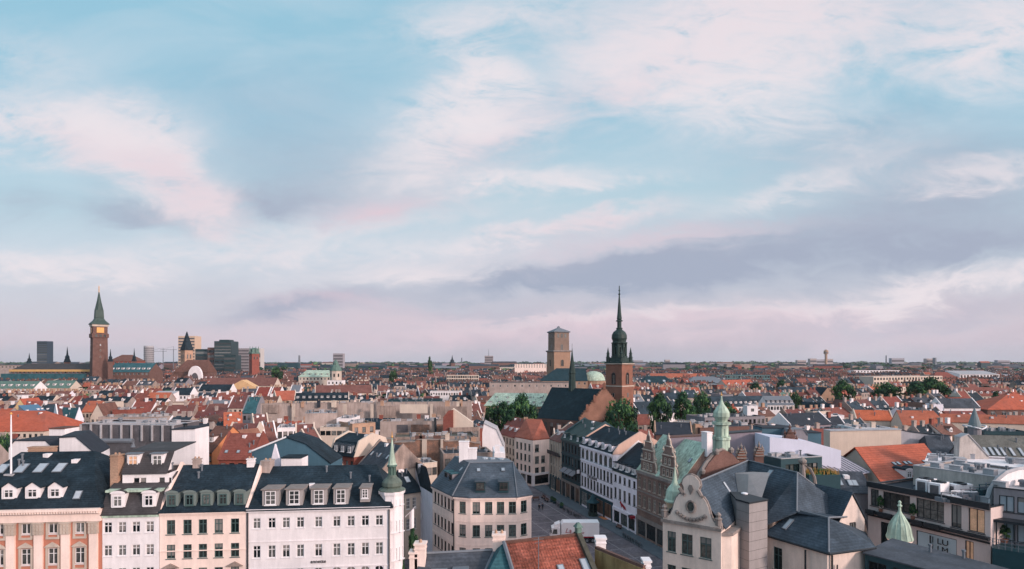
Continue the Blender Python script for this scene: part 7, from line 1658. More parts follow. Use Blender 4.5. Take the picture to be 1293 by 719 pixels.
# ------------------------------------------------------------------ people
SKIN = mat('skin', (196, 150, 128), 'plain', .7, .03); HAIRD = mat('hair_dark', (44, 34, 30), 'plain', .8, .1); CLOTHD = mat('cloth_black', (34, 36, 42), 'plain', .9, .1); CLOTHB = mat('cloth_navy', (44, 50, 66), 'plain', .9, .1)
def person(x, y, z, face, label, stride=.14, h=1.75, top=CLOTHD, bottom=CLOTHB):
    k = h/1.75; t = thing('person', label, 'person', (x, y, z), rz=face)
    V = {'pelvis': (0, 0, .95, .15), 'belly': (0, 0, 1.12, .14), 'chest': (0, -.01, 1.33, .165), 'neck': (0, -.01, 1.50, .06), 'chin': (0, -.03, 1.56, .075), 'head': (0, -.02, 1.66, .098),
         'lh': (.1, 0, .9, .105), 'lk': (.11, -stride*.9, .5, .07), 'la': (.11, -stride*1.1, .08, .045), 'lt': (.11, -stride*1.1-.15, .035, .035),
         'rh': (-.1, 0, .9, .105), 'rk': (-.11, stride*.2, .5, .07), 'ra': (-.11, stride*1.5, .09, .045), 'rt': (-.11, stride*1.5-.14, .035, .035),
         'ls': (.2, -.01, 1.41, .068), 'le': (.25, .05, 1.13, .048), 'lw': (.26, -.02, .90, .033), 'lp': (.26, -.04, .82, .036),
         'rs': (-.2, -.01, 1.41, .068), 're': (-.25, .0, 1.13, .048), 'rw': (-.26, -.12, .92, .033), 'rp': (-.26, -.16, .85, .036)}
    E = [('pelvis', 'belly'), ('belly', 'chest'), ('chest', 'neck'), ('neck', 'chin'), ('chin', 'head'), ('pelvis', 'lh'), ('lh', 'lk'), ('lk', 'la'), ('la', 'lt'), ('pelvis', 'rh'), ('rh', 'rk'), ('rk', 'ra'), ('ra', 'rt'),
         ('chest', 'ls'), ('ls', 'le'), ('le', 'lw'), ('lw', 'lp'), ('chest', 'rs'), ('rs', 're'), ('re', 'rw'), ('rw', 'rp')]
    for sd, sg in (('l', 1), ('r', -1)):
        b0 = V[sd+'p']
        for j in range(4):
            V[f'{sd}f{j}'] = (b0[0]+sg*.004, b0[1]-.03+.02*j, b0[2]-.06, .008); V[f'{sd}g{j}'] = (b0[0]-sg*.006, b0[1]-.035+.02*j, b0[2]-.10+.006*abs(j-1), .007); E += [(sd+'p', f'{sd}f{j}'), (f'{sd}f{j}', f'{sd}g{j}')]
        V[sd+'th'] = (b0[0]-sg*.01, b0[1]-.055, b0[2]-.03, .009); E.append((sd+'p', sd+'th'))
    V['nose'] = (0, -.118, 1.655, .014); E.append(('head', 'nose'))
    V['earl'] = (.098, -.015, 1.655, .012); V['earr'] = (-.098, -.015, 1.655, .012); E += [('head', 'earl'), ('head', 'earr')]
    names = list(V); me = bpy.data.meshes.new('skel'); me.from_pydata([tuple(c*k for c in V[n][:3]) for n in names], [(names.index(a), names.index(b)) for a, b in E], [])
    o = bpy.data.objects.new('tmp', me); COL.objects.link(o); md = o.modifiers.new('s', 'SKIN'); md.use_smooth_shade = True
    for i, n in enumerate(names):
        sv = me.skin_vertices[0].data[i]; r = V[n][3]*k; sv.radius = (r*(1.15 if n in ('chest', 'belly', 'pelvis') else 1), r*(.75 if n in ('chest', 'belly', 'pelvis') else 1)); sv.use_root = (n == 'pelvis')
    sb = o.modifiers.new('u', 'SUBSURF'); sb.levels = 1; sb.render_levels = 1
    dg = bpy.context.evaluated_depsgraph_get(); m2 = bpy.data.meshes.new_from_object(o.evaluated_get(dg)); bpy.data.objects.remove(o)
    m2.materials.clear(); [m2.materials.append(q) for q in (SKIN, top, bottom, DARK)]
    for p in m2.polygons:
        z = p.center.z/k; ax = abs(p.center.x)/k
        p.material_index = 0 if z > 1.49 or (z < .90 and ax > .215) else (1 if z > .93 else (3 if z < .09 else 2)); p.use_smooth = True
    b = bpy.data.objects.new('body', m2); COL.objects.link(b); b.parent = t
    hb = MB(); hb.stack(0, .0, [(1.62*k, .10*k), (1.68*k, .112*k), (1.735*k, .095*k), (1.765*k, .04*k)], 10); ho = bpy.data.objects.new('hair', hb.mesh('hair', [HAIRD])); COL.objects.link(ho); ho.parent = t; ho.location = (0, .018, 0)
    fb = MB()
    for sg in (-1, 1): fb.stack(sg*.035*k, -.108*k, [(1.665*k, .008), (1.68*k, .012), (1.69*k, .006)], 6)
    fb.box((0, -.098*k, 1.598*k), (.05, .012, .012)); fo = bpy.data.objects.new('face', fb.mesh('face', [HAIRD])); COL.objects.link(fo); fo.parent = t
    return t
g_ = G(681, 646); person(g_.x, g_.y, 0, R(15), 'person in black walking on the square, left one of the pair', h=1.78)
g_ = G(685, 644.5); person(g_.x, g_.y, 0, R(-10), 'person in dark clothes walking on the square, right one of the pair', stride=.1, h=1.68, top=CLOTHB, bottom=CLOTHD)
g_ = G(763, 650); 

# ------------------------------------------------------------------ bicycles, benches, kiosk, bins, lamp brackets
def bike_meshes():
    r = {}
    b = MB(); 
    for x in (-.52, .52):
        ring = [(x+.33*math.cos(2*math.pi*k/16), 0, .34+.33*math.sin(2*math.pi*k/16)) for k in range(17)]
    fr = MB()
    for p, q_ in (((-.52, 0, .34), (-.12, 0, .32)), ((-.12, 0, .32), (-.22, 0, .85)), ((-.52, 0, .34), (-.2, 0, .75)), ((-.12, 0, .32), (.36, 0, .78)), ((-.2, 0, .75), (.36, 0, .82)), ((.36, 0, .86), (.52, 0, .34))): fr.tube([p, q_], .025, 5)
    r['frame'] = fr.mesh('frame', [DARK])
    w = MB(); w.tube([(.33*math.cos(2*math.pi*k/16), 0, .33*math.sin(2*math.pi*k/16)) for k in range(17)], .025, 5)
    for k in range(4): a = math.pi*k/4; w.tube([(-.32*math.cos(a), 0, -.32*math.sin(a)), (.32*math.cos(a), 0, .32*math.sin(a))], .006, 3)
    r['wheel'] = w.mesh('wheel', [DARK])
    s = MB(); s.box((0, 0, 0), (.26, .15, .06)); r['saddle'] = s.mesh('saddle', [BRICKB])
    h = MB(); h.tube([(0, 0, 0), (.02, 0, .16)], .02, 5); h.tube([(-.12, -.28, .16), (.04, -.1, .18), (.04, .1, .18), (-.12, .28, .16)], .015, 5); r['handlebar'] = h.mesh('handlebar', [LEAD]); return r
BM = bike_meshes()
def bicycle(px, py, rz, label):
    g = G(px, py); t = thing('bicycle', label, 'bicycle', (g.x, g.y, 0), 'bicycles parked along the shops', rz=rz)
    for n, loc in (('frame', (0, 0, 0)), ('wheel', (-.52, 0, .34)), ('wheel', (.52, 0, .34)), ('saddle', (-.22, 0, .86)), ('handlebar', (.36, 0, .86))):
        o = bpy.data.objects.new(n, BM[n]); COL.objects.link(o); o.parent = t; o.location = loc
ords = 'first second third fourth fifth sixth seventh eighth ninth tenth eleventh twelfth'.split()
rb_ = random.Random(9)
spots = [(703, 639), (705.5, 641), (712, 645.5), (714.5, 646.5), (717, 648), (719.5, 649.5), (722.5, 651), (725.5, 652.5), (728.5, 654), (731, 655.5)]
for k, (x_, y_) in enumerate(spots): bicycle(x_, y_, R(-60)+rb_.uniform(-.4, .4), f'{ords[k]} bicycle from the far end of the row parked before the shops')
spots2 = [(788, 679), (791, 681), (794, 683), (797, 685), (801, 687), (805, 690), (809, 692)]
for k, (x_, y_) in enumerate(spots2): bicycle(x_, y_, R(-60)+rb_.uniform(-.4, .4), f'{ords[k]} bicycle from the left in front of the brown brick house')
def bench(px, py, rz, label):
    g = G(px, py); t = thing('bench', label, 'bench', (g.x, g.y, 0), 'benches on the square', rz=rz)
    for n, bx_, m_ in (('seat', [((0, 0, .42), (1.8, .45, .06))], BRICKB), ('backrest', [((0, .25, .5), (1.8, .05, .38))], BRICKB), ('leg', [((-.75, 0, 0), (.08, .4, .42))], DARK), ('leg', [((.75, 0, 0), (.08, .4, .42))], DARK)):
        mb = MB(); [mb.box(c, d) for c, d in bx_]; o = bpy.data.objects.new(n, mb.mesh(n, [m_])); COL.objects.link(o); o.parent = t
bench(677, 632, R(20), 'small bench alone on the far left of the square'); bench(686, 630, R(-70), 'dark bench nearest the pink house at the far end'); bench(690, 633.5, R(-70), 'dark bench in the middle of the far square'); bench(781, 668, R(-70), 'bench at the kerb before the white emblem shop')
g = G(752, 652); t = thing('kiosk', 'dark green pavilion kiosk with a pointed roof before the arched white house', 'kiosk', (g.x, g.y, 0))
kx, ky = g.x-.6, g.y
mb = MB(); mb.stack(kx, ky, [(0, .95), (.9, .95), (.92, .85), (2.9, .85), (3.0, 1.3), (3.15, 1.35)], 6); mb.build('body', COPPERB, t)
mb = MB(); mb.stack(kx, ky, [(3.15, 1.4), (3.6, .8), (4.1, .5), (4.2, .6), (4.6, .15), (5.0, .04)], 6); mb.build('roof', DARKG, t)
for k in range(6): an = 2*math.pi*k/6; c = MB(); c.box((0, 0, 0), (.7, .04, 1.7)); inst('window', c.mesh('window', [GLASSG]), t, (kx+.87*math.cos(an), ky+.87*math.sin(an), 1.05), an+math.pi/2)
g = G(763, 655); t = thing('entrance_mat', 'orange entrance carpet in front of the dark shopfront', 'carpet', (g.x, g.y, .12)); mb = MB(); mb.box((g.x, g.y, .124), (2.6, 1.5, .03), R(-70)); mb.build('carpet', mat('orange_carpet', (196, 120, 78), 'plain', .9, .1), t)  # thin flat mat in plain orange
def planter(px, py, label):
    g = G(px, py); t = thing('planter', label, 'planter', (g.x, g.y, 0), 'planters on the square'); mb = MB(); mb.stack(g.x, g.y, [(0, .35), (.55, .5), (.58, .42)], 8); mb.build('pot', DARKG, t)
    o = bpy.data.objects.new('foliage', TREES[1][1]); COL.objects.link(o); o.parent = t; o.scale = (.12, .12, .09); o.location = (0, 0, .2)
for k, (x_, y_) in enumerate(((697, 634), (700, 636), (709, 642))): planter(x_, y_, ('green shrub planter nearest the stone front at the far end', 'green shrub planter second from the far end of the street', 'green shrub planter just before the row of bicycles')[k])
# flag in the lane
g = P(517, 655, 84); t = thing('flag', 'white and pink banner hanging in the lane right of the corner turret', 'flag', (g.x, 84, g.z))
mb = MB(); mb.tube([(g.x-.6, 84, g.z+.2), (g.x+.9, 83.6, g.z+1.8)], .04, 5); mb.build('pole', WHITEP, t)
mb = MB(); n = 6
for k in range(n): 
    a0_, a1_ = k/n, (k+1)/n; f_ = lambda a: (g.x+.1+.55*a+.06*math.sin(a*9), 83.7+.12*math.sin(a*8))
    p0, p1 = f_(a0_), f_(a1_); mb.prism([p0, p1, (p1[0], p1[1]+.03), (p0[0], p0[1]+.03)], g.z-1.4+.2*a0_, g.z+1.0+.5*a0_)
mb.build('banner', WHITEP, t)
t = tree(522, 668, 86, 13, 'leafy tree standing in the narrow lane beside the corner turret', 1); t = tree(508, 710, 76, 12, 'small green bush at the foot of the corner turret', 0)

# ------------------------------------------------------------------ the rest of the city
def inside(pt, poly):
    x, y = pt; r = False; n = len(poly)
    for i in range(n):
        x1, y1 = poly[i][0], poly[i][1]; x2, y2 = poly[(i+1) % n][0], poly[(i+1) % n][1]
        if (y1 > y) != (y2 > y) and x < (x2-x1)*(y-y1)/(y2-y1)+x1: r = not r
    return r
SQZ = [(-6, 60), (ROW(60)+2, 60), (ROW(165)+2, 165), (12, 172), (-6, 180), (-12, 120)]
FB = [(min(p[0] for p in f), max(p[0] for p in f), min(p[1] for p in f), max(p[1] for p in f), f) for f in FOOT]
def blocked(c, corners, m=0):
    for b in FB:
        if b[0]-9 > c[0] or b[1]+9 < c[0] or b[2]-9 > c[1] or b[3]+9 < c[1]: continue
        if inside(c, b[4]): return True
        for k in corners:
            if inside(k, b[4]): return True
        for v in b[4]:
            if inside(v, corners): return True
    return any(inside(k, SQZ) for k in corners)
rnd = random.Random(21)
def clear_height(px0, px1, Y, H, pad=0):
    for k0, k1, yb, Yk in KEEP:
        if Yk > Y and px1 > k0 and px0 < k1:
            H = min(H, CH-(yb-HY)*Y/F)
    return H
roofs_w = [(RED, 'red', 20), (ORANGE, 'orange', 9), (ORANGEB, 'bright orange', 2), (MAROON, 'maroon', 16), (BROWNT, 'brown', 12), (SLATED, 'black slate', 15), (SLATE, 'blue slate', 10), (SLATEG, 'grey slate', 9), (FLATD, 'dark felt', 6), (COPPER, 'green copper', 1), (TEAL, 'teal', 2), (LEAD, 'pale lead', 3)]
roofs_l = [(RED, 'red', 26), (ORANGE, 'orange', 10), (MAROON, 'maroon', 24), (BROWNT, 'brown', 14), (SLATED, 'black slate', 9), (SLATE, 'blue slate', 5), (SLATEG, 'grey slate', 5), (FLATD, 'dark felt', 5), (LEAD, 'pale lead', 3)]
roofs_m = [(RED, 'red', 5), (ORANGE, 'orange', 2), (MAROON, 'maroon', 10), (BROWNT, 'brown', 12), (SLATED, 'black slate', 34), (SLATE, 'blue slate', 18), (SLATEG, 'grey slate', 12), (FLATD, 'dark felt', 8), (COPPERD, 'green copper', 2), (LEAD, 'pale lead', 4)]
walls_w = [(CREAM, 'cream', 20), (WHITE, 'white', 12), (BEIGE, 'beige', 20), (PINKW, 'pink', 9), (YELLOW, 'ochre', 5), (GREYW, 'grey', 8), (BRICK, 'red brick', 7), (BRICKB, 'brown brick', 9), (BRICKP, 'pale brick', 5), (BEIGED, 'stained beige', 6), (WHITEV, 'pale lilac', 5)]
def pick(w):
    t = rnd.random()*sum(x[-1] for x in w)
    for x in w:
        t -= x[-1]
        if t <= 0: return x
    return w[0]
roofs_far = [(RED, 'red', 9), (MAROON, 'maroon', 20), (BROWNT, 'brown', 18), (SLATED, 'black slate', 34), (SLATE, 'blue slate', 18), (SLATEG, 'grey slate', 9), (ORANGE, 'orange', 3), (FLATD, 'dark felt', 8)]
walls_far = [(CREAM, 'cream', 7), (WHITE, 'white', 6), (BEIGE, 'beige', 8), (BEIGED, 'stained beige', 12), (GREYW, 'grey', 12), (BRICK, 'red brick', 12), (BRICKB, 'brown brick', 16), (MAUVEW, 'mauve', 8)]
cands = []
Yb = 100
blockrows = []
while Yb < 1700:
    bd = 44+Yb*.02
    X = -1.0*Yb-60
    while X < 1.0*Yb+60:
        bw = rnd.uniform(45, 85); ang = (math.sin(X*.004+Yb*.003)*.35+rnd.uniform(-.25, .25)); cx_, cy_ = X+bw/2, Yb+bd/2
        ca, sa = math.cos(ang), math.sin(ang)
        px_c = CX+F*cx_/cy_; rw = roofs_l if px_c < 400 else (roofs_m if px_c < 770 else roofs_w)
        if Yb > 420: rw = roofs_far
        elif rnd.random() < .25: rw = roofs_m
        for row in range(2):
            yy = -bd/2+4+row*(bd-10)*.62; xx = -bw/2; base_h = rnd.uniform(10.5, 13.5)
            while xx < bw/2-6:
                w = rnd.uniform(5.5, 12.5); dpt = rnd.uniform(8, 11); H = base_h+rnd.choice((0, 0, 1, -1.2, 2)) ; rise = rnd.uniform(2.6, 4.6)
                lx_, ly_ = xx+w/2, yy+dpt/2
                q = [(cx_+(a_*ca-b_*sa), cy_+(a_*sa+b_*ca)) for a_, b_ in ((xx, yy), (xx+w-.05, yy), (xx+w-.05, yy+dpt), (xx, yy+dpt))]
                cands.append((q, H, rise, pick(rw), pick(walls_w if Yb < 420 else walls_far), rnd.random(), rnd.random(), row)); xx += w
        # cross wings in the yard
        for k in range(rnd.choice((1, 2, 2, 3))):
            wx = rnd.uniform(-bw/2+4, bw/2-10); w = rnd.uniform(6.5, 9); q = [(cx_+(a_*ca-b_*sa), cy_+(a_*sa+b_*ca)) for a_, b_ in ((wx, -bd/2+15), (wx+w, -bd/2+15), (wx+w, bd/2-13), (wx, bd/2-13))]
            cands.append((q, rnd.uniform(9, 13), rnd.uniform(2, 3.6), pick(rw), pick(walls_w), .9, rnd.random(), 5))
        X += bw+rnd.uniform(5, 10)
    Yb += bd+rnd.uniform(4, 9)
cands.sort(key=lambda c: c[0][0][1])
kept = []
for q, H, rise, rf, wl, r1, r2, row in cands:
    c = (sum(p[0] for p in q)/4, sum(p[1] for p in q)/4); ymin = min(p[1] for p in q)
    if ymin < 98: continue
    pxs = [CX+F*p[0]/p[1] for p in q]
    if max(pxs) < -40 or min(pxs) > 1333: continue
    if blocked(c, q): continue
    Hm = clear_height(min(pxs), max(pxs), ymin, H+rise)
    if ymin < 200: Hm = min(Hm, 16.5)
    if Hm < H+rise: H = Hm-rise
    if H < 5.5: continue
    kept.append((q, H, rise, rf, wl, r1, r2, row, c))
# landmarks used to tell the houses apart
LM = [(20, 530, 'the left orange hipped roof'), (125, 470, 'the city hall tower'), (160, 540, 'the louvred enclosure'), (236, 465, 'the pointed dark spire'), (284, 465, 'the black office towers'), (321, 465, 'the slim brick tower'), (232, 545, 'the tall white lift block'), (300, 540, 'the orange gabled houses'),
      (424, 470, 'the green domed tower'), (440, 520, 'the long blank firewall'), (360, 560, 'the big dark gable'), (520, 540, 'the courtyard wall'), (540, 570, 'the weathered brick wall'), (571, 462, 'the distant dark church tower'), (650, 500, 'the copper roofed hall'), (705, 470, 'the square stone tower'), (730, 500, 'the church nave'),
      (782, 470, 'the needle spire tower'), (830, 510, 'the blue roofed house'), (910, 500, 'the lantern tower'), (895, 475, 'the grey metal roof'), (950, 515, 'the white roof cube'), (1000, 545, 'the teal clad wall'), (1066, 490, 'the round dark tree'), (1110, 555, 'the curved grey wall'), (1165, 490, 'the big tree clump'), (1125, 580, 'the large orange roof'), (1230, 530, 'the conical grey turret'), (1270, 505, 'the right orange hipped roof'), (1150, 470, 'the concrete office range'), (1043, 455, 'the distant water tower')]
feats = []
NIND = max(60, 298-sum(1 for o_ in bpy.data.objects if o_.name.split('.')[0] == 'house' and o_.parent is None))
prof_top = [720.0]*1400
TOPS.sort(key=lambda z: z[3]); ti = 0; vis = []; hid = []
for it in sorted(kept, key=lambda z: z[8][1]):
    while ti < len(TOPS) and TOPS[ti][3] < it[8][1]:
        for x_ in range(max(0, int(TOPS[ti][0])), min(1293, int(TOPS[ti][1])+1)): prof_top[x_] = min(prof_top[x_], TOPS[ti][2])
        ti += 1
    pr_ = [proj((p[0], p[1], it[1]+it[2])) for p in it[0]]; x0_, x1_ = int(max(0, min(p[0] for p in pr_))), int(min(1292, max(p[0] for p in pr_))); yt_ = min(p[1] for p in pr_)
    seen_ = sum(max(0, prof_top[x_]-yt_) for x_ in range(x0_, x1_+1))
    (vis if seen_ > 25 else hid).append(it)
    for x_ in range(x0_, x1_+1): prof_top[x_] = min(prof_top[x_], yt_+2.5)
kept = vis; print('visible', len(vis), 'hidden', len(hid), 'individual', NIND)
def visible_size(k):
    q, H = k[0], k[1]; Y = k[8][1]; return (q[1][0]-q[0][0])
house_items = kept[:NIND]; rest = kept[NIND:]+hid
from collections import defaultdict
groups = defaultdict(list)
for it in house_items:
    q, H, rise, rf, wl, r1, r2, row, c = it
    px, py = proj((c[0], c[1], H+rise*.5)); l = min(LM, key=lambda L: (L[0]-px)**2+((L[1]-py)*1.8)**2)
    dx, dy = px-l[0], py-l[1]
    rel = ('left of' if dx < 0 else 'right of') if abs(dx) > abs(dy)*1.4 else ('above' if dy < 0 else 'below')
    it_kind = 'flat roofed house' if (r1 > .8 and row != 5) else 'house'
    groups[(rf[1], wl[1], it_kind, rel, l[2])].append((px, py, it))
lab = {}
def nth(i, n):
    if n == 1: return ''
    if i == 0: return 'leftmost '
    if i == n-1: return 'rightmost '
    return ords[i]+' from left '
for key, lst in groups.items():
    lst.sort(key=lambda z: z[0])
    for i, (px, py, it) in enumerate(lst):
        art = 'roofed' ; hk = key[2]
        s = f'{nth(i, len(lst))}{key[1]} walled {key[0]}-roofed house {key[3]} {key[4]}' if hk == 'house' else f'{nth(i, len(lst))}flat {key[1]} house with {key[0]} roof {key[3]} {key[4]}'
        lab[id(it)] = s
for it in house_items:
    q, H, rise, rf, wl, r1, r2, row, c = it
    Y = c[1]; L = (V2(q[1])-V2(q[0])).length; n = max(2, int(L/2.4)); flat = r1 > .8 and row != 5
    wg = {0: (2, n, .95, 1.5, H-.8, 3.0, 'thin', rnd.choice((FRAMEW, FRAMED)), GLASS)} if Y < 330 else {0: (1, n, 1.0, 1.5, H-.9, 3.0, 'thin', FRAMED, GLASS)}
    if flat:
        house(lab[id(it)], q, H+rise*.4, kind='flat', rm=rnd.choice((FLATD, FLATD, FLATL, rf[0])) if False else rf[0], wm=wl[0], wgrid=wg, group='houses packed between the streets', chim=[(.2+.6*r2, .5, 1.2, 1.0, wl[0])])
    else:
        dm = None
        if r2 < .45 and row != 5: dm = (max(1, n//2), 1.3, 1.1, 2.0, rnd.choice(('flat', 'gable', 'flat')), .3, WHITE if r2 < .3 else wl[0])
        house(lab[id(it)], q, H, rise, rm=rf[0], wm=wl[0], wgrid=wg, dorm=dm, party=1 if (r2 > .3 and row != 5) else 0, wm2=rnd.choice((CREAM, BEIGE, WHITE, BEIGED)), perp=(row == 5), hips=(0, 0),
              chim=[(s_, 1.0, 1.1, rnd.uniform(.9, 1.6), rnd.choice((BRICKP, BEIGE, BRICK, WHITE))) for s_ in ((.08, .6) if r2 > .5 else (.1, .5, .85))] if row != 5 else (), group='houses packed between the streets',
              sky=[('f', 2, .5, .7, 1.0)] if (dm is None and r1 > .45 and row != 5) else ())

# everything farther out: one mass of roofs nobody could count
smats = []; sidx = {}
def mi(m_):
    if m_.name not in sidx: sidx[m_.name] = len(smats); smats.append(m_)
    return sidx[m_.name]
big = MB()
def simple(q, H, rise, rfm, wlm, flat, det, r2=.5):
    a, b, c, d = [Vector((p[0], p[1], 0)) for p in q]; z = Vector((0, 0, 1)); wi_, ri_ = mi(wlm), mi(rfm)
    A, B, C, D = a+z*H, b+z*H, c+z*H, d+z*H
    for p0, p1, P1_, P0_ in ((a, b, B, A), (b, c, C, B), (d, a, A, D)): big.face([p0, p1, P1_, P0_], wi_)
    if flat: big.face([A, B, C, D], ri_)
    else:
        M1, M2 = (A+D)/2+z*rise, (B+C)/2+z*rise
        big.face([A, B, M2, M1], ri_); big.face([C, D, M1, M2], ri_); big.face([B, C, M2], wi_); big.face([D, A, M1], wi_)
    ex = (b-a); L = ex.length; ex.normalize(); nf = Vector((ex.y, -ex.x, 0))
    if det:
        n = max(2, int(L/2.6)); gi = mi(GLASS)
        for r in range(2 if det > 1 else 1):
            for k in range(n):
                s = L*(k+.5)/n; z1 = H-.9-r*3.1; p = a+ex*s+nf*.04; big.face([p-ex*.5+z*(z1-1.5), p+ex*.5+z*(z1-1.5), p+ex*.5+z*z1, p-ex*.5+z*z1], gi)
        ci_ = mi((BRICKP if r2 < .5 else BEIGE) if det > 1 else BRICKB)
        if not flat:
            for f_ in ((.1, .55, .85) if r2 < .6 else (.3, .8)):
                m0 = M1.lerp(M2, f_); s = .5
                v = [m0+Vector((sx_*s, sy_*s, zz_)) for zz_ in (-.8, 1.4) for sx_, sy_ in ((-1, -1), (1, -1), (1, 1), (-1, 1))]
                for f in ((0, 1, 5, 4), (1, 2, 6, 5), (3, 0, 4, 7), (4, 5, 6, 7)): big.face([v[i] for i in f], ci_)
            if r2 < .5:
                wd = mi(WHITE); nd = max(1, n//2)
                for k in range(nd):
                    f_ = (k+.5)/nd; p = A.lerp(B, f_).lerp(M1.lerp(M2, f_), .3); w_ = .7; h_ = 1.3; back = -nf*1.8
                    v = [p-ex*w_, p+ex*w_, p+ex*w_+z*h_, p-ex*w_+z*h_]; big.face(v, wd); big.face([v[1], v[1]+back, v[2]+back, v[2]], wd); big.face([v[0], v[3], v[3]+back, v[0]+back], wd); big.face([v[3], v[2], v[2]+back, v[3]+back], ri_)
                    q0 = p+nf*.03; big.face([q0-ex*.4+z*.25, q0+ex*.4+z*.25, q0+ex*.4+z*1.1, q0-ex*.4+z*1.1], gi)
        if r2 > (.35 if det > 1 else .75): # raised party gable
            pi_ = mi(CREAM if r2 > .6 else WHITE); m0 = M1 if not flat else A.lerp(D, .5)+z*.4; t_ = ex*.35; up_ = z*.5
            pts = [A+up_*.4, m0+up_, D+up_*.4] if not flat else [A+up_, m0+up_, D+up_]
            big.face([pts[0], pts[0]+t_, pts[1]+t_, pts[1]], pi_); big.face([pts[1], pts[1]+t_, pts[2]+t_, pts[2]], pi_); big.face([A, pts[0], pts[1], pts[2], D], pi_); big.face([A+t_, pts[0]+t_, pts[1]+t_, pts[2]+t_, D+t_], pi_)
for q, H, rise, rf, wl, r1, r2, row, c in rest:
    Y = c[1]; qq = q if row != 5 else [q[3], q[0], q[1], q[2]]
    simple(q if row != 5 else q, H+ (rnd.random() < .04)*4, rise, rf[0], wl[0], r1 > .78 and row != 5, 2 if Y < 480 else (1 if Y < 1300 else 0), r2)
# far belt, larger blocks
Yb = 1700
while Yb < 6500:
    X = -.95*Yb
    while X < .95*Yb:
        w = rnd.uniform(25, 110)*(Yb/2600)**.4; d = rnd.uniform(12, 30); H = rnd.choice((8, 10, 12, 14, 16, 18, 20, 24)) if rnd.random() < .93 else rnd.uniform(24, 33)
        an = rnd.uniform(-.3, .3); ca, sa = math.cos(an), math.sin(an); q = [(X+a_*ca-b_*sa, Yb+a_*sa+b_*ca) for a_, b_ in ((0, 0), (w, 0), (w, d), (0, d))]
        fl = rnd.random() < .45; rf = pick(roofs_w if rnd.random() < .2 else roofs_m); wl = pick([(GREYW, 'g', 5), (BRICKB, 'b', 5), (BEIGED, 's', 5), (MAUVEW, 'm', 4), (CREAM, 'c', 1.5), (BRICK, 'r', 3), (DARKG, 'd', 4)])
        simple(q, H, 5, rf[0], wl[0], fl, 0, rnd.random()*.34)
        X += w+rnd.uniform(6, 60)
    Yb += rnd.uniform(35, 70)*(Yb/1700)
o = big.build('distant_rooftops', smats)
tag(o, 'mass of small red and slate roofs stretching to the horizon', 'rooftops', kind='stuff')
# tree belts near the horizon and scattered green between the far roofs
wood = MB()
def clump(x, y, r, h):
    n = 60
    for j in range(n):
        d = Vector((rnd.gauss(0, 1), rnd.gauss(0, 1), abs(rnd.gauss(0, 1)))).normalized(); p = Vector((x+d.x*r, y+d.y*r, h*.3+d.z*h*.7*rnd.uniform(.6, 1))); s = r*rnd.uniform(.12, .3)
        nrm = (d+Vector((rnd.gauss(0, .4), rnd.gauss(0, .4), .2))).normalized(); u_ = nrm.orthogonal().normalized(); v_ = nrm.cross(u_); wood.face([p-u_*s, p-v_*s, p+u_*s, p+v_*s], rnd.choice((0, 0, 1, 1, 2)))
belts = [(0, 1293, 2000, 27, 26), (0, 1293, 3000, 33, 30), (0, 1293, 1500, 22, 18), (330, 366, 1300, 30, 16), (366, 420, 2600, 34, 20), (430, 560, 2800, 34, 22), (560, 700, 3400, 34, 20), (1060, 1100, 1900, 36, 22), (1100, 1135, 2300, 38, 26), (1140, 1200, 2400, 34, 20), (1160, 1172, 1500, 30, 14), (30, 118, 1600, 33, 14), (150, 230, 2200, 34, 14), (820, 1060, 4200, 40, 34), (1200, 1293, 4200, 40, 32), (0, 60, 3500, 38, 30), (690, 1293, 5600, 46, 60), (0, 690, 5600, 44, 60)]
for p0, p1, Yw, h, r in belts:
    n = int((p1-p0)/F*Yw/(r*.9))+1
    for k in range(n): 
        px = p0+(p1-p0)*(k+rnd.random())/n; Yk = Yw*rnd.uniform(.96, 1.04); clump((px-CX)/F*Yk, Yk, r*rnd.uniform(.7, 1.2), h*rnd.uniform(.7, 1.05))
for k in range(750):
    Yk = 330*math.exp(rnd.random()*2.4); px = rnd.uniform(-20, 1310); x = (px-CX)/F*Yk
    if any(inside((x, Yk), b[4]) for b in FB): continue
    if clear_height(px-6, px+6, Yk, 18) < 17: continue
    clump(x, Yk, rnd.uniform(5, 10), rnd.uniform(12, 17))
o = wood.build('distant_woodland', LEAFS); tag(o, 'dark green belts of far off trees along the horizon and between roofs', 'woodland', kind='stuff')
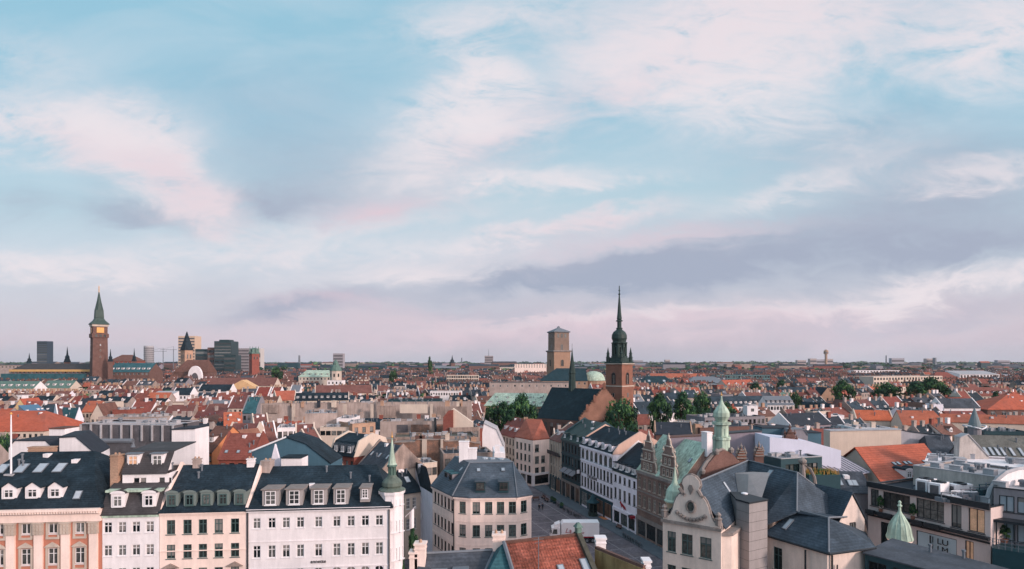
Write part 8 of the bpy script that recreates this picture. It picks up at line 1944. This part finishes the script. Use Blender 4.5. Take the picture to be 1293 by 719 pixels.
# cranes on the horizon
def crane(px, py, Y, arm, label):
    x = (px-CX)/F*Y; H = CH-(py-HY)*Y/F; t = thing('tower_crane', label, 'crane', (x, Y, 0)); mb = MB(); mb.box((x, Y, 0), (1.3, 1.3, H)); mb.build('mast', LEAD, t); mb = MB(); mb.box((x-arm*.3, Y, H), (arm, 1.2, .9)); mb.tube([(x, Y, H), (x, Y, H+9)], .5, 4); mb.tube([(x, Y, H+9), (x-arm*.7, Y, H+1.5)], .3, 3); mb.build('jib', LEAD, t)
crane(206, 444, 1500, 50, 'thin tower crane left of the banded hotel, nearer the round block'); crane(219, 442, 1600, 44, 'thin tower crane directly left of the banded hotel')
def chimney_far(px, py, Y, r, label):
    x = (px-CX)/F*Y; t = MB(); t.stack(x, Y, [(0, r), (CH-(py-HY)*Y/F, r*.7)], 8); tag(t.build('chimney_stack', LEAD), label, 'chimney')
chimney_far(583, 452, 2600, 3, 'thin stack just right of the distant dark church tower'); chimney_far(1119, 449, 2500, 3, 'thin pole on the horizon above the white low building'); chimney_far(378, 449, 1900, 3.5, 'short dark stack on the horizon left of the pale slab'); chimney_far(1180, 452, 2600, 9, 'pale silo on the right horizon'); 
for i, (x0, x1, yt) in enumerate(((1023, 1031, 453), (1031, 1042, 454), (1044, 1052, 453.5), (1126, 1142, 452.5), (1170, 1178, 453), (1260, 1275, 455), (1007, 1018, 455), (800, 812, 455), (840, 846, 454.5))):
    block(('pale small block left of the water tower on the horizon', 'pale block touching the water tower from the left', 'pale block touching the water tower from the right', 'beige blocky building on the right horizon beside the tree belt', 'narrow pale block with rounded silo neighbour on the horizon', 'pale low block at the far right horizon', 'small grey block at the horizon, far left of the water tower', 'small pale block right of the church spire on the horizon', 'tiny pale block above the long orange roof on the horizon')[i], x0, x1, yt, 2500+i*30, 20, mat('slab_far%d' % (i % 2+3), ((172, 156, 154), (158, 152, 160))[i % 2], 'plain', .8, .1), LOUV, 3)

# ------------------------------------------------------------------ air
USE_HAZE = True
if USE_HAZE:
    hz = MB(); hz.prism([(-7200, -300), (7200, -300), (7200, 7200), (-7200, 7200)], -1.5, 160)
    o = hz.build('haze', []); o['kind'] = 'stuff'
    hm = bpy.data.materials.new('haze_air'); hm.use_nodes = True; nt = hm.node_tree; nt.nodes.clear()
    ou = nt.nodes.new('ShaderNodeOutputMaterial'); pv = nt.nodes.new('ShaderNodeVolumePrincipled'); nt.links.new(pv.outputs[0], ou.inputs['Volume'])
    pv.inputs['Color'].default_value = (.90, .88, .96, 1); pv.inputs['Density'].default_value = 0.00004; pv.inputs['Anisotropy'].default_value = .2
    o.data.materials.append(hm); hm.cycles.homogeneous_volume = True if hasattr(hm, 'cycles') else None
print('things', len(THINGS), 'objects', len(bpy.data.objects), 'kept', len(kept))
